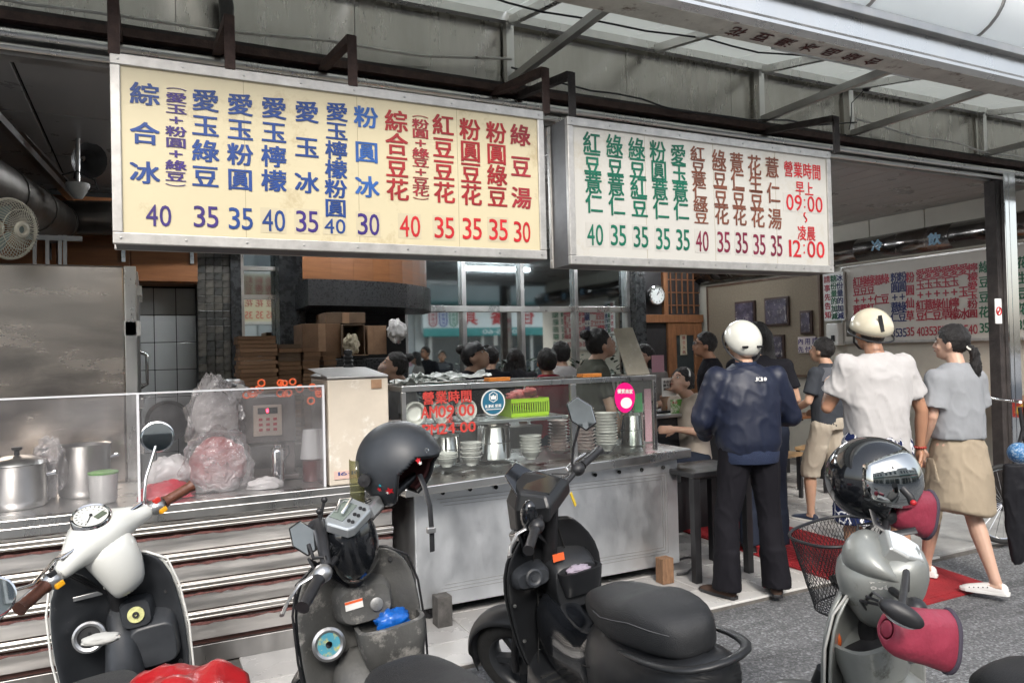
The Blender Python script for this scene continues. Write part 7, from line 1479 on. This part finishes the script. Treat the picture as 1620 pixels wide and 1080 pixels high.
g = MB(); g.loft([ring_xy(z, .08, .245, rx, ry, 20, .6) for z, rx, ry in ((.60,.075,.02),(.66,.09,.045),(.70,.095,.055))] + [ring_xy(z, .08, .25, rx, ry, 20, .6) for z, rx, ry in ((.70,.085,.045),(.64,.07,.02))]); s.o(g, 'pocket_rim', MATTE, smooth=True)
p = WM[s.t.name] @ Vector((.08,.25,.69)); tag(blob(p, (.055,.03,.022), 71, .4).o('cloth_rag', mat('lilac_cloth', (.3,.26,.32), .9), smooth=True), 'small lilac grey cloth in the pocket of the black scooter', 'cloth')
g = MB(); g.loft([ring_xz(y, -.11, .70, w_, h_, 20, .6) for y, w_, h_ in ((.36,.085,.05),(.28,.075,.04),(.265,.065,.03))]); cpn = s.o(g, 'fuel_lid_block', DKG, smooth=True)
g = MB(); g.lathe([(.034,-.006),(.036,.004),(.028,.007),(.024,.003),(.012,.003),(.012,.008),(.001,.008)], 26, (-.11,.262,.705), TF); s.o(g, 'fuel_lid', DKG, cpn, smooth=True)
g = MB(); g.loft([ring_xz(y, 0, z, w_, h_, 22, .8) for y, z, w_, h_ in ((.40,.50,.11,.16),(.27,.42,.10,.15),(.1,.40,.10,.13),(-.06,.44,.11,.15),(-.17,.5,.12,.17))]); tun = s.o(g, 'centre_tunnel', GLOSSB, smooth=True, sub=1)
g = MB(); g.b(.02,.055,.0,.03,.533,.536); s.o(g, 'tunnel_sticker', mat('violet_sticker', (.12,.08,.5), .3), tun)
g = MB(); g.b(.115,.13,.2,.204,.9,.96); s.o(g, 'yellow_tag', mat('yellow_tag', (.65,.45,.03), .5), steer=True)
g = MB(); g.b(-.02,.03,.257,.26,.745,.775); lb = s.o(g, 'warning_sticker', m_or)
# ---- 4 worn silver scooter with basket and mitts
S4 = Scoot('worn silver scooter with pink quilted hand mitts, black wire basket and silver visor helmet', 2.02, 1.24, -.02, -.13, math.radians(48)); s = S4
s.wheel(); s.fender(SILV); s.shield(SILV, SILV, W=((.30,.16),(.42,.21),(.6,.215),(.74,.20),(.83,.16),(.87,.10)), rim=mat('grey_rim', (.35,.35,.33), .4)); s.floor(SILV, SILV); s.rear(SILV, y0=-.05, zs=.81)
hb = s.bars(z=.96, bw=.80)
g = MB(); rings = []
for f, y_, z, rx, ry in ((0,.17,.905,.03,.02),(.08,.18,.925,.07,.035),(.3,.20,.96,.098,.05),(.55,.235,.985,.10,.06),(.8,.275,.985,.085,.06),(.95,.315,.965,.05,.045),(1,.33,.955,.02,.02)):
    rings.append([Vector((rx*math.cos(a), y_-.04*0+ry*math.sin(a)*.35, z+ry*math.sin(a))) for a in [2*PI*k/24 for k in range(24)]])
g.loft(rings); hs4 = s.o(g, 'headset_cover', SILV, steer=True, smooth=True, sub=1)
g = MB(); g.loft([ring_xy(z, 0, y_, rx, ry, 24, .85) for z, y_, rx, ry in ((1.0,.23,.06,.09),(.96,.235,.10,.125),(.90,.24,.105,.13),(.82,.25,.085,.10),(.74,.27,.055,.06))]); s.o(g, 'headset_shell', SILV, hs4, steer=True, smooth=True, sub=1)
T4 = Matrix.Translation((0,.165,.99)) @ Matrix.Rotation(math.radians(42), 4, 'X')
g = MB(); g.loft([[T4 @ Vector((x*k_, y_*k_, z)) for x, y_ in ((-.035,-.05),(.035,-.05),(.052,.0),(.045,.055),(-.045,.055),(-.052,.0))] for z, k_ in ((-.04,1),(.006,1),(.012,.92))]); sp = s.o(g, 'speedometer', mat('satin_rim', (.4,.41,.4), .3, .4), hs4, steer=True, bevel=.004)
g = MB(); g.loft([[T4 @ Vector((x*k_, y_*k_, z)) for x, y_ in ((-.030,-.042),(.030,-.042),(.045,.0),(.039,.047),(-.039,.047),(-.045,.0))] for z, k_ in ((.0115,1),(.014,.96))]); s.o(g, 'dial_glass', LENS, sp, steer=True)
g = MB(); put_word(g, 'Jog', Vector((0,0,0)), Vector((1,0,0)), Vector((0,1,0)), .05, .022, .03); c0 = s.st((-.094,.25,.95)); d1 = s.A @ Vector((.1,1,.1)).normalized(); d2 = s.A @ Vector((0.35,-.1,1)).normalized(); g.v = [tuple(c0 + d1*v[0] + d2*v[1] + d1.cross(d2)*0) for v in g.v]; s.o(g, 'script_badge', WHT, hs4)
def mitt(px_, py_, D, Lm, dirp, lab, up_=.0):
    c = s.loc(at(px_, py_, D=D)); e_ = s.loc(at(dirp[0], dirp[1], D=dirp[2])); d = (e_-c).normalized(); tc2 = (s.loc(CAMP)-c).normalized(); ux_ = d.cross(tc2).normalized(); uy_ = ux_.cross(d).normalized(); T = Matrix((ux_, uy_, d)).transposed()
    Lm *= .92; rings = []
    for f, a, b in ((-.45,.022,.02),(-.40,.052,.04),(-.15,.060,.045),(.15,.064,.042),(.45,.070,.036),(.58,.073,.032)):
        rings.append([c + d*(Lm*f) + T @ Vector((a*math.cos(q)*(1+.12*mn.noise(Vector((f*3,q,1)))), b*math.sin(q)*(1+.15*mn.noise(Vector((f*3,q,7)))), 0)) for q in [2*PI*k/26 for k in range(26)]])
    g = MB(); g.loft(rings, cap=False); g.add(rings[0], [tuple(range(26))[::-1]]); m_ = s.o(g, 'hand_mitt', MIT, smooth=True, solid=.008, sub=1)
    m_['label'] = lab
    g = MB(); g.tube(rings[-1]+[rings[-1][0]], .008, 8, cap=False); s.o(g, 'mitt_cuff', MITD, m_, smooth=True)
    g = MB(); g.tube([c+d*(Lm*f)+T @ Vector((0,-(b+.004),0)) for f, b in ((-.3,.05),(0,.058),(.3,.055),(.5,.051))], .004, 6); s.o(g, 'piping', m_or if px_ > 1445 else MITD, m_, smooth=True)
    g = MB(); g.loft([[p_*1. for p_ in [c + d*(Lm*.50) + T @ Vector((a*math.cos(q), b*math.sin(q), 0)) for q in [2*PI*k/26 for k in range(26)]]] for a, b in ((.070,.028),(.001,.001))], cap=False); s.o(g, 'mitt_lining', MITD, m_)
mitt(1436, 808, 2.33, .155, (1478, 816, 2.36), 'far pink mitt under the silver visor helmet')
mitt(1446, 1003, 1.83, .20, (1512, 1016, 1.86), 'near pink mitt with orange piping')
b0 = s.st((-.16,.19,.98)); tp = s.loc(at(1422, 968, D=1.80)); q1 = s.loc(at(1390, 950, D=1.74)); q2 = s.loc(at(1462, 990, D=1.70)); xd_ = (q2-q1).normalized(); cd_ = (s.loc(CAMP)-q1).normalized(); zd_ = xd_.cross(cd_).normalized(); cd_ = zd_.cross(xd_)
g = MB(); g.ell((q1+q2)/2, ((q2-q1).length/2, .02, .024), 24, 14, Matrix((xd_, cd_, zd_)).transposed()); mh = s.o(g, 'mirror_shell', BLACKP, hb, smooth=True)
g = MB(); g.ell((q1+q2)/2 - cd_*.0 + zd_*.004, ((q2-q1).length/2*.9, .012, .024), 24, 10, Matrix((xd_, cd_, zd_)).transposed()); s.o(g, 'mirror_glass', MIRG, mh, smooth=True); tp = (q1+q2)/2
for p_ in ((.01,.0),): g = MB(); g.tube([b0, b0+Vector((p_[0],.0,.05)), tp], .009, 8); s.o(g, 'mirror_bracket', BLACKP, hb, smooth=True)
# inner pocket, reflector, tunnel
g = MB(); g.loft([ring_xy(z, -.03, .27, rx, ry, 24, .6) for z, rx, ry in ((.60,.10,.05),(.68,.12,.07),(.73,.13,.08))] + [ring_xy(z, -.03, .275, rx, ry, 24, .6) for z, rx, ry in ((.73,.115,.065),(.66,.09,.05))]); pk = s.o(g, 'open_pocket', SILV, smooth=True)
g = MB(); g.loft([ring_xy(z, -.03, .275, .10, .055, 24, .6) for z in (.69,.692)]); s.o(g, 'pocket_floor', BLACKP, pk)
g = MB(); g.loft([ring_xz(y, 0, z, w_, h_, 22, .75) for y, z, w_, h_ in ((.38,.52,.14,.15),(.25,.45,.15,.14),(.05,.40,.15,.12),(-.1,.42,.15,.14),(-.17,.5,.14,.15))]); s.o(g, 'centre_tunnel', SILV, smooth=True, sub=1)
g = MB(); g.ell(s.loc(at(1322, 1010, D=2.2)), (.012,.02,.03), 12, 8); s.o(g, 'side_reflector', mat('amber_red_lens', (.45,.09,.02), .15, coat=1), smooth=True)
g = MB(); g.b(-.03,.03,.1,.102,.5,.56); s.o(g, 'rubber_pad', DKG)
# wire basket
g = MB(); c0 = s.loc(at(1335, 905, D=2.62)); rim_z = c0.z+.15; R0, R1 = (.165,.135), (.11,.095)
def bpt(a, f): 
    e = .75; cx_ = math.copysign(abs(math.cos(a))**e, math.cos(a)); sy_ = math.copysign(abs(math.sin(a))**e, math.sin(a)); return Vector((c0.x + (R0[0]+(R1[0]-R0[0])*f)*cx_, c0.y + (R0[1]+(R1[1]-R0[1])*f)*sy_, rim_z-.27*f))
bas = MB(); bas.tube([bpt(2*PI*k/40, 0) for k in range(41)], .0055, 6, cap=False); bk = s.o(bas, 'basket', BLACKP, smooth=True)
g = MB(); NB = 64
for k in range(NB):
    a0 = 2*PI*k/NB
    for dr in (-1, 1): g.tube([bpt(a0+dr*.9*f, f) for f in (0, .33, .66, 1)], .0011, 3, cap=False)
for k in range(14):
    x = -1+2*(k+.5)/14; g.tube([Vector((c0.x+R1[0]*x, c0.y-R1[1]*math.sqrt(1-x*x), rim_z-.27)), Vector((c0.x+R1[0]*x, c0.y+R1[1]*math.sqrt(1-x*x), rim_z-.27))], .0012, 3); g.tube([Vector((c0.x-R1[0]*math.sqrt(1-x*x), c0.y+R1[1]*x, rim_z-.27)), Vector((c0.x+R1[0]*math.sqrt(1-x*x), c0.y+R1[1]*x, rim_z-.27))], .0012, 3)
wm_ = s.o(g, 'wire_mesh', BLACKP, bk); wm_['kind'] = 'stuff'
g = MB(); g.tube([bpt(2*PI*k/40, 1) for k in range(41)], .003, 5, cap=False); s.o(g, 'bottom_ring', BLACKP, bk); g = MB(); g.bar((c0.x, c0.y-R1[1], rim_z-.2), (0,.42,.6), .03, .008); s.o(g, 'basket_bracket', BLACKP, bk)
# ---- helmets resting on the scooters
def open_helmet(label, c, R_, fwd, up_, m, lining, seed=0):
    f = Vector(fwd).normalized(); u = Vector(up_); r = f.cross(u).normalized(); u = r.cross(f).normalized(); T = Matrix((r, f, u)).transposed()
    t = thing('helmet', label, 'helmet', tuple(c)); c = Vector(c); n, m_ = 132, 84; g = MB(); vs_ = []; fs = []
    for i in range(m_+1):
        el = math.radians(-52 + 142*i/m_)
        for j in range(n):
            az = 2*PI*j/n; d = Vector((math.cos(el)*math.sin(az), math.cos(el)*math.cos(az), math.sin(el)))
            k = Vector((.93, 1.06, 1.0)); vs_.append(c + T @ Vector((d.x*k.x, d.y*k.y-.02*(el < 0)*0, d.z*k.z))*R_)
    def keep(i, j):
        el = -52 + 142*(i+.5)/m_; az = (360*(j+.5)/n+180) % 360-180; return not (abs(az) < 62 + min(0, (22-el))*1.8*0 and el < 24 - max(0, abs(az)-40)*1.1)
    for i in range(m_):
        for j in range(n):
            if keep(i, j): fs.append((i*n+j, i*n+(j+1) % n, (i+1)*n+(j+1) % n, (i+1)*n+j))
    used = sorted({q for f_ in fs for q in f_}); ix = {q: k for k, q in enumerate(used)}; g.add([vs_[q] for q in used], [tuple(ix[q] for q in f_) for f_ in fs])
    sh = g.o('shell', m, t, smooth=True, solid=.012); sh.modifiers[0].offset = -1
    g = MB(); g.add([c + (vs_[q]-c)*.9 for q in used], [tuple(ix[q] for q in f_) for f_ in fs]); g.o('lining', lining, t, smooth=True, solid=.015)
    # rubber edge: boundary edges
    from collections import Counter
    E_ = Counter(); 
    for f_ in fs:
        for a, b in zip(f_, f_[1:]+f_[:1]): E_[tuple(sorted((a, b)))] += 1
    g = MB()
    for (a, b), q in E_.items():
        if q == 1 and (vs_[a]-vs_[b]).length < R_*.5: g.tube([vs_[a]*1.0, vs_[b]*1.0], R_*.045, 6)
    g.o('edge_trim', BLACKP, t, smooth=True)
    return t, c, T, f, u, r
right_ = CI; up3 = Vector((0,0,1)); toward = -_f
t, c, T, f, u, r = open_helmet('matte black open face helmet with red stickers hanging on the grey scooter right grip', at(632, 733, D=2.62), .138, right_*.8 + up3*(-.12) + toward*.35, up3 + right_*(-.12), mat('matte_helmet_paint', (.028,.032,.038), .45, var=.3, vs=8, wear=((.12,.12,.12), 60, .72), rv=.1), mat('maroon_lining', (.10,.03,.03), .9))
p_ = c + T @ Vector((-.0,-.02,-.01)) + toward*.132 + right_*(-.08) + up3*(-.03); g = MB(); g.lathe([(.001,.01),(.02,.008),(.024,0),(.02,-.02)], 18, p_, toward.to_track_quat('Z','Y').to_matrix()); g.o('visor_pivot', BLACKP, t, smooth=True)
g = MB(); cc_ = at(577, 764, D=2.6); n = 10; vs_ = [cc_ + right_*(.03*math.cos(a)-.02) + up3*(z) + toward*(.05*math.sin(a)) for z in (-.075, -.03, .03, .085) for a in [PI*.2+PI*.75*k/n for k in range(n+1)]]; g.add(vs_, [(i*(n+1)+j, i*(n+1)+j+1, (i+1)*(n+1)+j+1, (i+1)*(n+1)+j) for i in range(3) for j in range(n)]); g.o('flipped_visor', sheet_glass('olive_visor', (.55,.55,.38), .12, (.3,.3,.2), .05), t, smooth=True, solid=.003)
for px_, py_, m_, k_ in ((601, 773, RED2, .010), (617, 775, RED2, .016), (661, 728, RED2, .012), (614, 778, WHT, .008), (664, 732, WHT, .008), (602, 767, mat('cyan_sticker', (.02,.35,.45), .4), .006)):
    # stickers lie on the shell: march along the view ray to the sphere
    d = (at(px_, py_, D=1)-CAMP).normalized(); oc = CAMP-c; b_ = oc.dot(d); disc = b_*b_-(oc.dot(oc)-.1425**2)
    if disc <= 0: continue
    q = CAMP + d*(-b_-math.sqrt(disc)); nn = (q-c).normalized(); TT = nn.to_track_quat('Z','Y').to_matrix(); g = MB(); g.add([q + TT @ Vector((k_*(1 if v % 2 else .5)*math.cos(2*PI*v/10), k_*(1 if v % 2 else .5)*math.sin(2*PI*v/10), .0035)) for v in range(10)], [tuple(range(10))]); g.o('flower_sticker', m_, t)
g = MB(); a = at(672, 770, D=2.6); g.tube([at(664,750,D=2.62), a, at(680, 800, D=2.58), at(683, 838, D=2.58), at(684, 872, D=2.58)], .011, 8, flat=.25); g.o('chin_strap', BLACKP, t, smooth=True)
g = MB(); p_ = at(682, 838, D=2.57); g.b(p_.x-.016, p_.x+.016, p_.y-.008, p_.y+.008, p_.z-.01, p_.z+.01); g.o('buckle', ALUC, t, bevel=.003)
g = MB(); p_ = at(675, 712, D=2.49); g.lathe([(.008,0),(.006,.004),(.001,.004)], 10, p_, toward.to_track_quat('Z','Y').to_matrix()); g.o('snap_button', CHROME, t)
t, c, T, f, u, r = open_helmet('gloss black helmet with a silver mirrored visor resting on the far pink mitt', at(1380, 757, D=2.36), .122, right_*.75+toward*.45+up3*.05, up3+right_*(-.15), GLOSSB, BLACKP)
n = 16; g = MB(); vs_ = []
for i in range(9):
    el0 = -34+84*i/8
    for j in range(n+1): az = math.radians(-96+192*j/n); el = math.radians(8+(el0-8)*(1-.45*abs(-1+2*j/n)**2.5)); d = Vector((math.cos(el)*math.sin(az), math.cos(el)*math.cos(az), math.sin(el))); vs_.append(c + T @ Vector((d.x*.98, d.y*1.13, d.z*1.03))*.128)
g.add(vs_, [(i*(n+1)+j, i*(n+1)+j+1, (i+1)*(n+1)+j+1, (i+1)*(n+1)+j) for i in range(8) for j in range(n)]); g.o('mirrored_visor', mat('silver_visor', (.55,.56,.55), .04, 1.), t, smooth=True, solid=.003)
g = MB(); g.tube([at(1378, 800, D=2.28), at(1385, 828, D=2.26), at(1410, 845, D=2.24), at(1450, 838, D=2.22)], .012, 8, flat=.3); g.o('chin_strap', BLACKP, t, smooth=True)
g = MB(); g.tube([at(1428, 772, D=2.2), at(1440, 785, D=2.18), at(1444, 796, D=2.18)], .012, 8); pv = g.o('visor_lever', BLACKP, t, smooth=True); g = MB(); g.ell(at(1445, 795, D=2.165), .009, 10, 8); g.o('red_reflector', RED2, pv, smooth=True)
# ---- bicycle and covered things at the right edge
bc = thing('bicycle', 'old black bicycle with a wire basket parked behind the steel post', 'bicycle', tuple(at(1590, 845, Z=0)))
ctr = at(1588, 790, D=5.6); wr_ = .30; ax_ = Vector((.9,-.3,0)).normalized(); n = 40; W3 = lambda a, r_: ctr + ax_*r_*math.cos(a) + Vector((0,0,1))*r_*math.sin(a); ctr.z = wr_+.012
g = MB(); g.tube([W3(2*PI*k/n, wr_-.018) for k in range(n+1)], .018, 8, cap=False); wh = g.o('wheel', RUB, bc, smooth=True)
g = MB(); [g.tube([W3(2*PI*k/24, .02), W3(2*PI*k/24+.2, wr_-.03)], .0018, 4) for k in range(24)]; g.tube([W3(2*PI*k/n, wr_-.036) for k in range(n+1)], .007, 6, cap=False); g.o('rim', CHROME, wh)
c2_ = ctr + ax_*1.0; g = MB(); g.tube([c2_ + ax_*(wr_-.018)*math.cos(2*PI*k/n) + Vector((0,0,(wr_-.018)*math.sin(2*PI*k/n))) for k in range(n+1)], .018, 8, cap=False); g.o('wheel', RUB, bc, smooth=True)
g = MB(); g.tube([ctr, ctr+ax_*.18+Vector((0,0,.55)), ctr+ax_*.16+Vector((0,0,.72))], .014, 8); g.tube([ctr+ax_*.17+Vector((0,0,.5)), ctr+ax_*.5+Vector((0,0,-.02)), c2_], .014, 8); g.tube([ctr+ax_*.5+Vector((0,0,-.02)), ctr+ax_*.75+Vector((0,0,.55))], .014, 8); g.o('frame', BLACKP, bc, smooth=True)
g = MB(); g.tube([ctr+Vector((-.1,-.2,.78)), ctr+ax_*.16+Vector((0,0,.76)), ctr+Vector((.25,.28,.78))], .011, 8); g.o('handlebar', CHROME, bc, smooth=True); g = MB(); g.ell(ctr+ax_*.76+Vector((0,0,.6)), (.12,.07,.04), 12, 8); g.o('saddle', BLACKP, bc, smooth=True)
p_ = at(1612, 716, D=5.0); g = MB(); g.ell(p_, .07, 24, 16); tag(g.o('blue_ball', mat('blue_net_ball', (.03,.15,.35), .5, wear=((.4,.5,.6), 60, .5)), smooth=True), 'blue and white netted ball hanging at the right edge', 'ball')
p_ = at(1612, 800, D=4.6); g = MB(); g.loft([[p_ + right_*(w_*math.cos(q)+o_) + Vector((.0,.5*w_*math.sin(q),z)) for q in [2*PI*k/20 for k in range(20)]] for z, w_, o_ in ((.26,.10,.02),(.1,.125,.03),(-.15,.11,.03),(-.3,.06,.0),(-.36,.02,-.02))]); tag(mobj(remesh([g], .01, 'closed_umbrella', 2, (.012,10,3), 5), 'closed_umbrella', cloth('black_nylon', (.015,.015,.018), .45), None), 'black nylon cover hanging over the bicycle at the right edge', 'cover')
